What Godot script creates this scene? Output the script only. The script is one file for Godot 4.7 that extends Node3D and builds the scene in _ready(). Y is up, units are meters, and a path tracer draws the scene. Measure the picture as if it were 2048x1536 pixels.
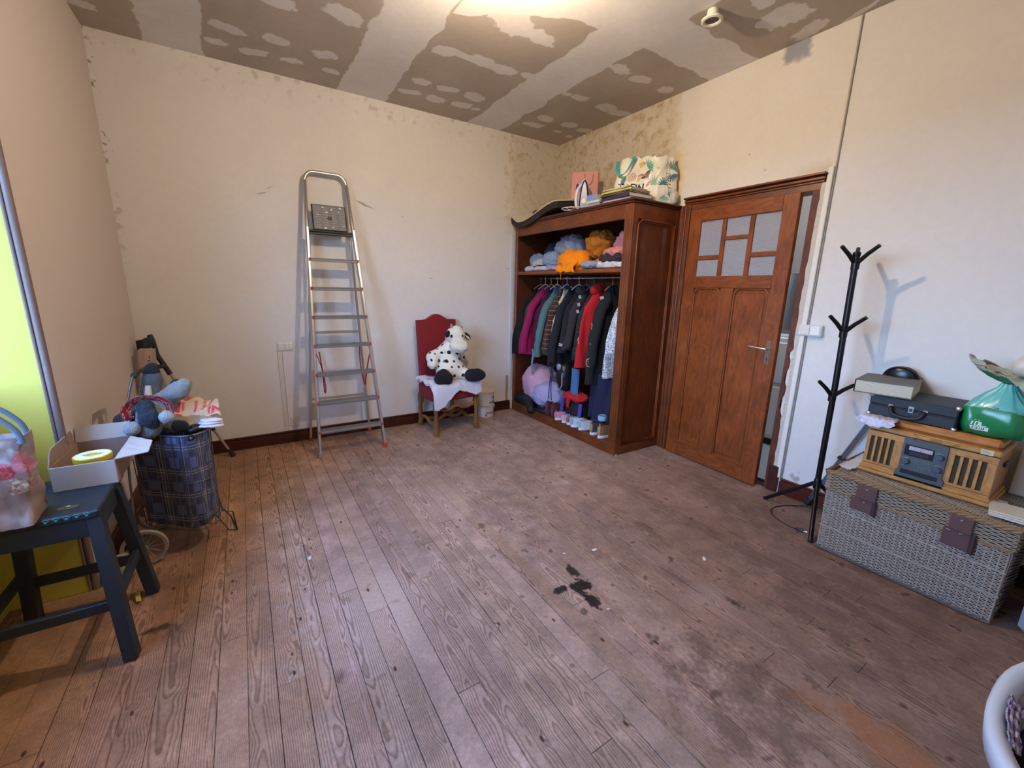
extends Node3D
# A bedroom under renovation: plank floor, stained walls, patched plasterboard ceiling, wardrobe, ladder, chair and clutter.

class MB:
	# collects shapes in world coordinates for one mesh
	var st := SurfaceTool.new()
	var n := 0
	var uvs := 1.0          # metres to texture units
	var off := Vector2.ZERO
	var grain := -1         # axis that texture V follows on boxes
	var col := Color.WHITE
	var group := 0
	func _init() -> void:
		st.begin(Mesh.PRIMITIVE_TRIANGLES)
	func smooth(on: bool) -> void:
		group += 1
		st.set_smooth_group(group if on else -1)
	func v(p: Vector3, uv: Vector2) -> void:
		st.set_color(col)
		st.set_uv(uv)
		st.set_uv2(Vector2((p.x + 4.4) / 4.4, p.z / 5.0))
		st.add_vertex(p)
	func tri(a: Vector3, b: Vector3, c: Vector3, ua := Vector2.ZERO, ub := Vector2.ZERO, uc := Vector2.ZERO) -> void:
		v(a, ua); v(b, ub); v(c, uc)
		n += 1
	func quad(a: Vector3, b: Vector3, c: Vector3, d: Vector3, ua := Vector2(0, 0), ub := Vector2(1, 0), uc := Vector2(1, 1), ud := Vector2(0, 1)) -> void:
		tri(a, b, c, ua, ub, uc)
		tri(a, c, d, ua, uc, ud)
	# a face turned away from a point
	func out3(a: Vector3, b: Vector3, c: Vector3, away: Vector3, ua := Vector2.ZERO, ub := Vector2.ZERO, uc := Vector2.ZERO) -> void:
		var nn := (a - c).cross(a - b)
		if nn.dot((a + b + c) / 3.0 - away) >= 0.0:
			tri(a, b, c, ua, ub, uc)
		else:
			tri(a, c, b, ua, uc, ub)
	func out4(a: Vector3, b: Vector3, c: Vector3, d: Vector3, away: Vector3, ua := Vector2(0, 0), ub := Vector2(1, 0), uc := Vector2(1, 1), ud := Vector2(0, 1)) -> void:
		var nn := (a - c).cross(a - b) + (a - d).cross(a - c)
		if nn.dot((a + b + c + d) / 4.0 - away) >= 0.0:
			quad(a, b, c, d, ua, ub, uc, ud)
		else:
			quad(a, d, c, b, ua, ud, uc, ub)
	func boxuv(p: Vector3, axis: int) -> Vector2:
		var g := grain
		if g < 0 or g == axis:
			g = 1 if axis != 1 else 2
		var o := 3 - g - axis
		return Vector2(p[o], p[g]) * uvs + off
	func box(t: Transform3D, s: Vector3, b := 0.002) -> void:
		st.set_smooth_group(-1)
		var h := s * 0.5
		b = minf(b, minf(h.x, minf(h.y, h.z)) * 0.9)
		var at := func(sg: Vector3, axis: int) -> Vector3:
			var p := Vector3(sg.x * h.x, sg.y * h.y, sg.z * h.z)
			for k in 3:
				if k != axis:
					p[k] -= sg[k] * b
			return p
		var o := t.origin
		for axis in 3:
			var i := (axis + 1) % 3
			var j := (axis + 2) % 3
			for sg in [-1.0, 1.0]:
				var q := []
				for c in [[-1.0, -1.0], [1.0, -1.0], [1.0, 1.0], [-1.0, 1.0]]:
					var w := Vector3()
					w[axis] = sg; w[i] = c[0]; w[j] = c[1]
					q.append(at.call(w, axis))
				out4(t * q[0], t * q[1], t * q[2], t * q[3], o, boxuv(q[0], axis), boxuv(q[1], axis), boxuv(q[2], axis), boxuv(q[3], axis))
			if b <= 0.0:
				continue
			for si in [-1.0, 1.0]:
				for sj in [-1.0, 1.0]:
					var w0 := Vector3(); var w1 := Vector3()
					w0[axis] = -1.0; w0[i] = si; w0[j] = sj
					w1[axis] = 1.0; w1[i] = si; w1[j] = sj
					var a: Vector3 = at.call(w0, i); var bb: Vector3 = at.call(w1, i); var c2: Vector3 = at.call(w1, j); var d: Vector3 = at.call(w0, j)
					out4(t * a, t * bb, t * c2, t * d, o, boxuv(a, i), boxuv(bb, i), boxuv(c2, i), boxuv(d, i))
		if b > 0.0:
			for x in [-1.0, 1.0]:
				for y in [-1.0, 1.0]:
					for z in [-1.0, 1.0]:
						var w := Vector3(x, y, z)
						out3(t * at.call(w, 0), t * at.call(w, 1), t * at.call(w, 2), o, boxuv(at.call(w, 0), 0), boxuv(at.call(w, 0), 0), boxuv(at.call(w, 0), 0))
	# box between two corners
	func bb(a: Vector3, c: Vector3, b := 0.002) -> void:
		box(Transform3D(Basis(), (a + c) * 0.5), (c - a).abs(), b)
	# bar of rectangular section w (across) x d (along the hint) from a to c
	func bar(a: Vector3, c: Vector3, w: float, d: float, hint := Vector3.UP, b := 0.002) -> void:
		var y := (c - a).normalized()
		var z := (hint - y * hint.dot(y)).normalized()
		box(Transform3D(Basis(y.cross(z), y, z), (a + c) * 0.5), Vector3(w, a.distance_to(c), d), b)
	func ring_join(r0: PackedVector3Array, r1: PackedVector3Array, closed: bool, v0: float, v1: float) -> void:
		var m := r0.size()
		for i in (m if closed else m - 1):
			var k := (i + 1) % m
			quad(r0[i], r1[i], r1[k], r0[k], Vector2(float(i) / m, v0), Vector2(float(i) / m, v1), Vector2(float(i + 1) / m, v1), Vector2(float(i + 1) / m, v0))
	func cap(r: PackedVector3Array, up: Vector3) -> void:
		var c := Vector3.ZERO
		for p in r:
			c += p
		c /= r.size()
		st.set_smooth_group(-1)
		for i in r.size():
			out3(c, r[i], r[(i + 1) % r.size()], c - up, Vector2(0.5, 0.5), Vector2(0.5, 0.5) + Vector2.from_angle(TAU * i / r.size()) * 0.5, Vector2(0.5, 0.5) + Vector2.from_angle(TAU * (i + 1) / r.size()) * 0.5)
	# rings of equal size from one end to the other
	func loft(rings: Array, caps := true, flip := false) -> void:
		smooth(true)
		var acc := 0.0
		for k in rings.size() - 1:
			var step: float = rings[k][0].distance_to(rings[k + 1][0])
			if flip:
				ring_join(rings[k + 1], rings[k], true, acc + step, acc)
			else:
				ring_join(rings[k], rings[k + 1], true, acc, acc + step)
			acc += step
		if caps:
			var d := mid(rings[0]) - mid(rings[1])
			cap(rings[0], d if d.length() > 1e-6 else Vector3.DOWN)
			d = mid(rings[-1]) - mid(rings[-2])
			cap(rings[-1], d if d.length() > 1e-6 else Vector3.UP)
	func mid(r: PackedVector3Array) -> Vector3:
		var c := Vector3.ZERO
		for p in r:
			c += p
		return c / r.size()
	# round tube; radius is a number or one per point
	func tube(pts: Array, radius: Variant, seg := 8, closed := false) -> void:
		var rings := []
		var m := pts.size()
		var side := Vector3.ZERO
		for i in m:
			var a: Vector3 = pts[(i - 1 + m) % m] if closed or i > 0 else pts[i]
			var c: Vector3 = pts[(i + 1) % m] if closed or i < m - 1 else pts[i]
			var d := (c - a).normalized()
			if side == Vector3.ZERO:
				side = d.cross(Vector3.UP if absf(d.y) < 0.9 else Vector3.RIGHT).normalized()
			side = (side - d * side.dot(d)).normalized()
			var up := d.cross(side)
			var r: float = radius[i] if radius is Array else radius
			var ring := PackedVector3Array()
			for k in seg:
				var t := TAU * k / seg
				ring.append(pts[i] + (side * cos(t) + up * sin(t)) * r)
			rings.append(ring)
		if closed:
			rings.append(rings[0])
			loft(rings, false)
		else:
			loft(rings)
	func rod(a: Vector3, c: Vector3, r: float, seg := 10) -> void:
		tube([a, c], r, seg)
	# profile of (radius, height) turned round an axis; sharp corners stay sharp
	func lathe(t: Transform3D, prof: Array, seg := 20, sharp := 35.0) -> void:
		smooth(true)
		for k in prof.size() - 1:
			if k > 0:
				var d0: Vector2 = prof[k] - prof[k - 1]
				var d1: Vector2 = prof[k + 1] - prof[k]
				if absf(rad_to_deg(d0.angle_to(d1))) > sharp:
					smooth(true)
			for i in seg:
				var a0 := TAU * i / seg
				var a1 := TAU * (i + 1) / seg
				var e := func(p: Vector2, a: float) -> Vector3: return t * Vector3(p.x * cos(a), p.y, p.x * sin(a))
				var p0: Vector2 = prof[k]; var p1: Vector2 = prof[k + 1]
				var u0 := float(i) / seg; var u1 := float(i + 1) / seg
				if p0.x < 1e-5:
					tri(e.call(p0, a0), e.call(p1, a0), e.call(p1, a1), Vector2(u0, k), Vector2(u0, k + 1), Vector2(u1, k + 1))
				elif p1.x < 1e-5:
					tri(e.call(p0, a0), e.call(p1, a0), e.call(p0, a1), Vector2(u0, k), Vector2(u0, k + 1), Vector2(u1, k))
				else:
					quad(e.call(p0, a0), e.call(p1, a0), e.call(p1, a1), e.call(p0, a1), Vector2(u0, k), Vector2(u0, k + 1), Vector2(u1, k + 1), Vector2(u1, k))
	# flat outline (in the xy plane of t) with depth along +z, chamfered at the front
	func slab(t: Transform3D, poly: PackedVector2Array, depth: float, bev := 0.0) -> void:
		st.set_smooth_group(-1)
		var p := poly
		if Geometry2D.is_polygon_clockwise(p):
			p.reverse()
		var front := p
		if bev > 0.0:
			var ins := Geometry2D.offset_polygon(p, -bev)
			if ins.size() == 1 and ins[0].size() == p.size():
				# keep the same start point
				var q: PackedVector2Array = ins[0]
				var best := 0
				for i in q.size():
					if q[i].distance_to(p[0]) < q[best].distance_to(p[0]):
						best = i
				front = PackedVector2Array()
				for i in q.size():
					front.append(q[(i + best) % q.size()])
			else:
				bev = 0.0
		var z0 := 0.0; var z1 := depth - bev; var z2 := depth
		var idx := Geometry2D.triangulate_polygon(front)
		var sz := t.basis.z * 10.0
		for k in range(0, idx.size(), 3):
			var a := front[idx[k]]; var b := front[idx[k + 1]]; var c := front[idx[k + 2]]
			var f := t * Vector3(a.x, a.y, z2)
			out3(f, t * Vector3(b.x, b.y, z2), t * Vector3(c.x, c.y, z2), f - sz, a * uvs + off, b * uvs + off, c * uvs + off)
		idx = Geometry2D.triangulate_polygon(p)
		for k in range(0, idx.size(), 3):
			var a := p[idx[k]]; var b := p[idx[k + 1]]; var c := p[idx[k + 2]]
			var f := t * Vector3(a.x, a.y, z0)
			out3(f, t * Vector3(b.x, b.y, z0), t * Vector3(c.x, c.y, z0), f + sz, a * uvs, b * uvs, c * uvs)
		for i in p.size():
			var k := (i + 1) % p.size()
			var a := p[i]; var b := p[k]
			var nn := t.basis * Vector3(b.y - a.y, a.x - b.x, 0)
			var m := t * Vector3((a.x + b.x) * 0.5, (a.y + b.y) * 0.5, depth * 0.5)
			out4(t * Vector3(a.x, a.y, z0), t * Vector3(b.x, b.y, z0), t * Vector3(b.x, b.y, z1), t * Vector3(a.x, a.y, z1), m - nn.normalized(), a * uvs, b * uvs, (b + Vector2(z1, z1)) * uvs, (a + Vector2(z1, z1)) * uvs)
			if bev > 0.0:
				var fa := front[i]; var fb := front[k]
				out4(t * Vector3(a.x, a.y, z1), t * Vector3(b.x, b.y, z1), t * Vector3(fb.x, fb.y, z2), t * Vector3(fa.x, fa.y, z2), m - nn.normalized(), a * uvs, b * uvs, fb * uvs, fa * uvs)
	# surface from f(u, v) -> Vector3, both sides drawn by the renderer
	func sheet(nu: int, nv: int, f: Callable, thick := 0.0) -> void:
		smooth(true)
		var g := []
		for j in nv + 1:
			var row := PackedVector3Array()
			for i in nu + 1:
				row.append(f.call(float(i) / nu, float(j) / nv))
			g.append(row)
		for j in nv:
			for i in nu:
				quad(g[j][i], g[j][i + 1], g[j + 1][i + 1], g[j + 1][i], Vector2(float(i) / nu, float(j) / nv), Vector2(float(i + 1) / nu, float(j) / nv), Vector2(float(i + 1) / nu, float(j + 1) / nv), Vector2(float(i) / nu, float(j + 1) / nv))
		if thick != 0.0:
			var h := []
			for j in nv + 1:
				var row := PackedVector3Array()
				for i in nu + 1:
					var a: Vector3 = g[j][mini(i + 1, nu)] - g[j][maxi(i - 1, 0)]
					var b: Vector3 = g[mini(j + 1, nv)][i] - g[maxi(j - 1, 0)][i]
					row.append(g[j][i] + a.cross(b).normalized() * thick)
				h.append(row)
			smooth(true)
			for j in nv:
				for i in nu:
					quad(h[j][i], h[j + 1][i], h[j + 1][i + 1], h[j][i + 1], Vector2(float(i) / nu, float(j) / nv), Vector2(float(i) / nu, float(j + 1) / nv), Vector2(float(i + 1) / nu, float(j + 1) / nv), Vector2(float(i + 1) / nu, float(j) / nv))
			st.set_smooth_group(-1)
			for i in nu:
				quad(g[0][i], h[0][i], h[0][i + 1], g[0][i + 1])
				quad(g[nv][i], g[nv][i + 1], h[nv][i + 1], h[nv][i])
			for j in nv:
				quad(g[j][0], g[j + 1][0], h[j + 1][0], h[j][0])
				quad(g[j][nu], h[j][nu], h[j + 1][nu], g[j + 1][nu])
	# soft heap: a squashed ball with creases; flat where it rests
	func heap(t: Transform3D, r: Vector3, sd: int, crease := 0.12, freq := 3.0, square := 0.75, bottom := 0.35, nu := 36, nv := 22) -> void:
		smooth(true)
		var no := FastNoiseLite.new()
		no.seed = sd
		no.noise_type = FastNoiseLite.TYPE_SIMPLEX_SMOOTH
		no.frequency = 1.0
		no.fractal_type = FastNoiseLite.FRACTAL_RIDGED
		no.fractal_octaves = 3
		var low := FastNoiseLite.new()
		low.seed = sd + 7
		low.frequency = 1.0
		low.fractal_octaves = 2
		var big := maxf(r.x, maxf(r.y, r.z))
		var amp := minf(0.075, big * 0.5)
		var f := func(u: float, w: float) -> Vector3:
			var th := TAU * u
			var ph := PI * (w - 0.5)
			var sg := func(x: float) -> float: return signf(x) * pow(absf(x), square)
			var d := Vector3(sg.call(cos(ph)) * sg.call(cos(th)), sg.call(sin(ph)), sg.call(cos(ph)) * sg.call(sin(th)))
			var q := Vector3(cos(ph) * cos(th), sin(ph), cos(ph) * sin(th)) * r / big * freq * 0.42
			q += Vector3(low.get_noise_3d(q.x, q.y, q.z + 3.0), low.get_noise_3d(q.y, q.z, q.x + 5.0), low.get_noise_3d(q.z, q.x, q.y + 8.0)) * 0.55
			var nn := (d / r).normalized()
			var p := d * r * (1.0 + crease * 0.55 * low.get_noise_3d(q.x + 9.0, q.y, q.z)) + nn * crease * amp * (no.get_noise_3d(q.x, q.y * 1.3, q.z) - 0.25)
			p.y = maxf(p.y, -bottom * r.y)
			return t * p
		var g := []
		for j in nv + 1:
			var row := PackedVector3Array()
			for i in nu:
				row.append(f.call(float(i) / nu, float(j) / nv))
			g.append(row)
		for j in nv:
			for i in nu:
				var k := (i + 1) % nu
				var a: Vector3 = g[j][i]; var b: Vector3 = g[j + 1][i]; var c: Vector3 = g[j + 1][k]; var d: Vector3 = g[j][k]
				var u0 := Vector2(float(i) / nu, 1.0 - float(j) / nv); var u1 := Vector2(float(i) / nu, 1.0 - float(j + 1) / nv)
				var u2 := Vector2(float(i + 1) / nu, 1.0 - float(j + 1) / nv); var u3 := Vector2(float(i + 1) / nu, 1.0 - float(j) / nv)
				if j > 0:
					tri(a, c, d, u0, u2, u3)
				if j < nv - 1:
					tri(a, b, c, u0, u1, u2)
	# a smooth skin round tapered bones [from, to, radius from, radius to], meshed as surface nets
	func skin(bones: Array, cell: float, k := 0.02, fur := 0.0, sd := 1) -> void:
		var lo := Vector3.INF; var hi := -Vector3.INF
		for b in bones:
			for e in 2:
				lo = lo.min(b[e] - Vector3.ONE * (b[2 + e] + 2.5 * cell + fur)); hi = hi.max(b[e] + Vector3.ONE * (b[2 + e] + 2.5 * cell + fur))
		var nx := int((hi.x - lo.x) / cell) + 2; var ny := int((hi.y - lo.y) / cell) + 2; var nz := int((hi.z - lo.z) / cell) + 2
		var f := PackedFloat32Array(); f.resize(nx * ny * nz); f.fill(9.0)
		for b in bones:
			var a: Vector3 = b[0]; var c: Vector3 = b[1]; var ra: float = b[2]; var rb: float = b[3]
			var m := maxf(ra, rb) + 3.0 * cell + k
			var l := ((a.min(c) - Vector3.ONE * m - lo) / cell).max(Vector3.ZERO)
			var h := ((a.max(c) + Vector3.ONE * m - lo) / cell)
			var ac := c - a
			var len2 := maxf(ac.length_squared(), 1e-9)
			for z in range(int(l.z), mini(int(h.z) + 1, nz)):
				for y in range(int(l.y), mini(int(h.y) + 1, ny)):
					for x in range(int(l.x), mini(int(h.x) + 1, nx)):
						var p := lo + Vector3(x, y, z) * cell
						var t := clampf((p - a).dot(ac) / len2, 0.0, 1.0)
						var d := p.distance_to(a + ac * t) - lerpf(ra, rb, t)
						var i := (z * ny + y) * nx + x
						var e := f[i]
						var q := maxf(k - absf(d - e), 0.0) / k
						f[i] = minf(d, e) - q * q * k * 0.25
		if fur > 0.0:
			var no := FastNoiseLite.new(); no.seed = sd; no.frequency = 0.35 / cell; no.fractal_octaves = 2
			for i in f.size():
				if f[i] < 3.0 * cell and f[i] > -3.0 * cell:
					var x := i % nx; var y := (i / nx) % ny; var z := i / (nx * ny)
					f[i] += fur * no.get_noise_3d(x * cell, y * cell * 0.6, z * cell)
		var id := {}
		var pts := PackedVector3Array()
		for z in nz - 1:
			for y in ny - 1:
				for x in nx - 1:
					var i := (z * ny + y) * nx + x
					var s0 := f[i] < 0.0
					var mixed := false
					for o in [1, nx, nx + 1, nx * ny, nx * ny + 1, nx * ny + nx, nx * ny + nx + 1]:
						if (f[i + o] < 0.0) != s0:
							mixed = true
							break
					if not mixed:
						continue
					var sum := Vector3.ZERO; var cnt := 0
					for e in [[0, 1, 0], [2, 3, 0], [4, 5, 0], [6, 7, 0], [0, 2, 1], [1, 3, 1], [4, 6, 1], [5, 7, 1], [0, 4, 2], [1, 5, 2], [2, 6, 2], [3, 7, 2]]:
						var c0: int = e[0]; var c1: int = e[1]
						var f0 := f[i + (c0 & 1) + ((c0 >> 1) & 1) * nx + (c0 >> 2) * nx * ny]
						var f1 := f[i + (c1 & 1) + ((c1 >> 1) & 1) * nx + (c1 >> 2) * nx * ny]
						if (f0 < 0.0) != (f1 < 0.0):
							var p := Vector3(c0 & 1, (c0 >> 1) & 1, c0 >> 2)
							p[e[2]] += f0 / (f0 - f1)
							sum += p; cnt += 1
					id[i] = pts.size()
					pts.append(lo + (Vector3(x, y, z) + sum / cnt) * cell)
		smooth(true)
		for i in id:
			var x: int = i % nx; var y: int = (i / nx) % ny; var z: int = i / (nx * ny)
			var ins := f[i] < 0.0
			for ax in 3:
				var o: int = [1, nx, nx * ny][ax]
				var o1: int = [nx, nx * ny, 1][ax]
				var o2: int = [nx * ny, 1, nx][ax]
				if [y, z, x][ax] == 0 or [z, x, y][ax] == 0:
					continue
				if (f[i + o] < 0.0) == ins:
					continue
				if not (id.has(i - o1) and id.has(i - o2) and id.has(i - o1 - o2)):
					continue
				var a := pts[id[i]]; var b := pts[id[i - o1]]; var c := pts[id[i - o1 - o2]]; var d := pts[id[i - o2]]
				if ins:
					quad(a, d, c, b)
				else:
					quad(a, b, c, d)
	func mesh() -> ArrayMesh:
		st.generate_normals()
		st.index()
		return st.commit()

var mats := {}
var taken := {}
var rng := RandomNumberGenerator.new()

func numbered(called: String) -> String:
	if not taken.has(called):
		taken[called] = 0
		return called
	taken[called] += 1
	return "%s_%03d" % [called, taken[called]]

func thing(called: String, label: String, category: String, at: Vector3, group := "") -> Node3D:
	var o := Node3D.new()
	o.name = numbered(called)
	add_child(o)
	o.position = at
	o.set_meta("label", label)
	o.set_meta("category", category)
	if group:
		o.set_meta("group", group)
	return o

# shapes are collected in world coordinates; the mesh is stored relative to its parent
func put(called: String, mb: MB, m: Material, parent: Node3D = null) -> MeshInstance3D:
	var o := MeshInstance3D.new()
	var at := Vector3.ZERO
	var p := parent
	while p != null and p != self:
		at += p.position
		p = p.get_parent() as Node3D
	var me := mb.mesh()
	if at != Vector3.ZERO:
		var st := SurfaceTool.new()
		st.append_from(me, 0, Transform3D(Basis(), -at))
		me = st.commit()
	o.mesh = me
	o.material_override = m
	if parent == null:
		o.name = numbered(called)
		add_child(o)
	else:
		o.name = called
		parent.add_child(o, true)
	return o

func tag(o: Node3D, label: String, category: String, group := "") -> Node3D:
	o.set_meta("label", label)
	o.set_meta("category", category)
	if group:
		o.set_meta("group", group)
	return o

func struct(o: Node3D, label := "", category := "") -> Node3D:
	o.set_meta("kind", "structure")
	if label:
		o.set_meta("label", label)
		o.set_meta("category", category)
	return o

func hx(s: String) -> Color:
	return Color.html(s)

func mat(color: String, rough := 0.7, metal := 0.0, extra := {}) -> StandardMaterial3D:
	var key := "%s|%s|%s|%s" % [color, rough, metal, extra]
	if mats.has(key):
		return mats[key]
	var m := StandardMaterial3D.new()
	m.albedo_color = hx(color)
	m.roughness = rough
	m.metallic = metal
	for k in extra:
		m.set(k, extra[k])
	mats[key] = m
	return m

# cloth: fine weave relief and a soft sheen
func cloth(color: String, rim := 0.3, rough := 0.9) -> StandardMaterial3D:
	return mat(color, rough, 0.0, {"rim_enabled": rim > 0.0, "rim": rim, "rim_tint": 0.6, "heightmap_enabled": true, "heightmap_texture": tex.weave, "heightmap_scale": 0.12, "uv1_triplanar": true, "uv1_scale": Vector3(9, 9, 9)})

func fuzzy(color: String, amount := 0.5) -> StandardMaterial3D:
	return mat(color, 1.0, 0.0, {"rim_enabled": true, "rim": 0.6, "rim_tint": 0.7, "heightmap_enabled": true, "heightmap_texture": tex.fur, "heightmap_scale": amount, "uv1_triplanar": true, "uv1_scale": Vector3(7, 7, 7)})

func textured(t: Texture2D, rough := 0.7, extra := {}) -> StandardMaterial3D:
	var m := StandardMaterial3D.new()
	m.albedo_texture = t
	m.roughness = rough
	for k in extra:
		m.set(k, extra[k])
	return m

func at(x: float, y: float, z: float) -> Transform3D:
	return Transform3D(Basis(), Vector3(x, y, z))

func turned(p: Vector3, deg: Vector3) -> Transform3D:
	return Transform3D(Basis.from_euler(deg * PI / 180.0), p)

func V(x: float, y: float, z: float) -> Vector3:
	return Vector3(x, y, z)

func arc(c: Vector3, a: Vector3, b: Vector3, from: float, to: float, n: int) -> Array:
	var out := []
	for i in n + 1:
		var t := deg_to_rad(lerpf(from, to, float(i) / n))
		out.append(c + a * cos(t) + b * sin(t))
	return out

func rect(x0: float, y0: float, x1: float, y1: float) -> PackedVector2Array:
	return PackedVector2Array([Vector2(x0, y0), Vector2(x1, y0), Vector2(x1, y1), Vector2(x0, y1)])

# a smooth curve through points
func curve(pts: Array, n := 6) -> Array:
	var out := []
	for i in pts.size() - 1:
		var p0: Vector3 = pts[maxi(i - 1, 0)]; var p1: Vector3 = pts[i]; var p2: Vector3 = pts[i + 1]; var p3: Vector3 = pts[mini(i + 2, pts.size() - 1)]
		for k in n:
			out.append(p1.cubic_interpolate(p2, p0, p3, float(k) / n))
	out.append(pts[-1])
	return out

# ---------------------------------------------------------------- textures
var tex := {}

func noise_img(w: int, h: int, freq: float, sd: int, oct := 3, kind := FastNoiseLite.TYPE_SIMPLEX_SMOOTH, seamless := false) -> PackedByteArray:
	var n := FastNoiseLite.new()
	n.seed = sd
	n.noise_type = kind
	n.frequency = freq
	n.fractal_octaves = oct
	var im := n.get_seamless_image(w, h, false, false, 0.1, false) if seamless else n.get_image(w, h, false, false, false)
	im.convert(Image.FORMAT_L8)
	return im.get_data()

func as_tex(w: int, h: int, data: PackedByteArray, fmt := Image.FORMAT_RGB8) -> ImageTexture:
	return ImageTexture.create_from_image(Image.create_from_data(w, h, false, fmt, data))

func grey_tex(w: int, h: int, freq: float, sd: int, oct := 3, kind := FastNoiseLite.TYPE_SIMPLEX_SMOOTH) -> ImageTexture:
	return as_tex(w, h, noise_img(w, h, freq, sd, oct, kind, true), Image.FORMAT_L8)

func ss(a: float, b: float, x: float) -> float:
	return smoothstep(a, b, x)

# pine board faces: STRIPS boards side by side, grain along U
const STRIPS := 12
func make_pine() -> void:
	var w := 1536
	var hs := 88
	var h := hs * STRIPS
	var d := PackedByteArray(); d.resize(w * h * 3)
	var wob := noise_img(w, h, 0.0045, 3, 2)
	var fine := noise_img(w, h, 0.09, 5, 2)
	var streak := noise_img(256, h, 0.33, 8, 2)
	var r := RandomNumberGenerator.new(); r.seed = 41
	for s in STRIPS:
		var cx := r.randf_range(0.1, 0.9)
		var depth := r.randf_range(2.0, 14.0)
		var slope := r.randf_range(-0.016, 0.016)
		var flat := r.randf() < 0.62
		var knots := []
		for k in r.randi_range(0, 2):
			knots.append(Vector3(r.randf_range(40, w - 40), r.randf_range(14, hs - 14), r.randf_range(4.0, 8.0)))
		for y in hs:
			var yy := s * hs + y
			for x in w:
				var i := yy * w + x
				var wb := (wob[i] - 127) * 0.085
				var dy := y - cx * hs + wb * 0.9
				var q: float
				if flat:
					var dd := depth + slope * (x - 768) * 1.1
					q = sqrt(dy * dy * 0.16 + dd * dd) + wb * 0.22 + x * 0.004
				else:
					q = (y + wb * 1.3) * 0.62 + x * 0.001
				var dark := 0.0
				for kn in knots:
					var ex: float = (x - kn.x) * 0.45
					var ey: float = y - kn.y
					var e := sqrt(ex * ex + ey * ey)
					if e < 46.0:
						var g := exp(-e * e / (kn.z * kn.z * 5.0))
						q += g * 5.0
						if e < kn.z:
							dark = maxf(dark, 1.0 - ss(kn.z * 0.55, kn.z, e))
				var ph := q * 0.40
				ph -= floorf(ph)
				var ring := ss(0.35, 0.88, ph) * (1.0 - ss(0.9, 1.0, ph))
				var st := (streak[(yy * 256) + (x >> 3) % 256] - 127) * 0.0005 + (fine[i] - 127) * 0.00025
				var late := ring * (0.60 if flat else 0.36)
				var rr := lerpf(0.765, 0.47, late) + st
				var gg := lerpf(0.682, 0.375, late) + st
				var bb := lerpf(0.630, 0.315, late) + st
				if dark > 0.0:
					rr = lerpf(rr, 0.30, dark); gg = lerpf(gg, 0.19, dark); bb = lerpf(bb, 0.16, dark)
				d[i * 3] = int(clampf(rr, 0, 1) * 255); d[i * 3 + 1] = int(clampf(gg, 0, 1) * 255); d[i * 3 + 2] = int(clampf(bb, 0, 1) * 255)
	tex.pine = as_tex(w, h, d)

# wear and dirt of the whole floor, seen from above: U over x -4.4..0, V over z 0..5
func make_dirt() -> void:
	var w := 880
	var h := 1000
	var d := PackedByteArray(); d.resize(w * h * 3)
	var big := noise_img(w, h, 0.006, 21, 4)
	var mid := noise_img(w, h, 0.03, 22, 4)
	var spot := noise_img(w, h, 0.055, 23, 2)
	var fine := noise_img(w, h, 0.2, 24, 2)
	for y in h:
		for x in w:
			var i := y * w + x
			var px := x / 200.0 - 4.4
			var pz := y / 200.0
			var b := (big[i] - 127) / 127.0
			var m := (mid[i] - 127) / 127.0
			var c := Vector3(0.86, 0.825, 0.815)
			# worn pale middle, darker and browner towards the right
			var right := ss(-2.35, -1.0, px + b * 0.35) * ss(1.6, 3.2, pz)
			c = c.lerp(Vector3(0.66, 0.59, 0.555), right * 0.85)
			# ochre varnish left along the walls
			var ochre := maxf(ss(-2.95, -3.45, px + b * 0.25), ss(1.0, 0.35, pz + b * 0.3) * ss(-1.9, -3.0, px) * 0.8)
			c = c.lerp(Vector3(0.84, 0.70, 0.565), ochre * 0.8)
			c *= 1.0 + 0.14 * b + 0.16 * m
			# small dark specks
			var sp := ss(0.42, 0.62, (spot[i] - 127) / 127.0 * 0.6 + m * 0.5 + 0.15 * b) * 0.42
			c *= 1.0 - sp * (0.35 + 0.65 * ss(-3.0, -1.6, px))
			c *= 1.0 + (fine[i] - 127) / 127.0 * 0.07
			# black burn marks and a dark spill
			for bl in BLOTS:
				var dx: float = (px - bl[0]) / bl[2]
				var dz: float = (pz - bl[1]) / bl[3]
				if absf(dx) < 1.7 and absf(dz) < 1.7:
					var e := sqrt(dx * dx + dz * dz) + m * 1.1 + (fine[i] - 127) / 260.0
					c = c.lerp(bl[5], bl[4] * ((1.0 - ss(0.75, 1.05, e)) if bl[4] > 0.61 else (1.0 - ss(0.25, 1.35, e))))
			d[i * 3] = int(clampf(c.x, 0, 1) * 255); d[i * 3 + 1] = int(clampf(c.y, 0, 1) * 255); d[i * 3 + 2] = int(clampf(c.z, 0, 1) * 255)
	tex.dirt = as_tex(w, h, d)

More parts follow.
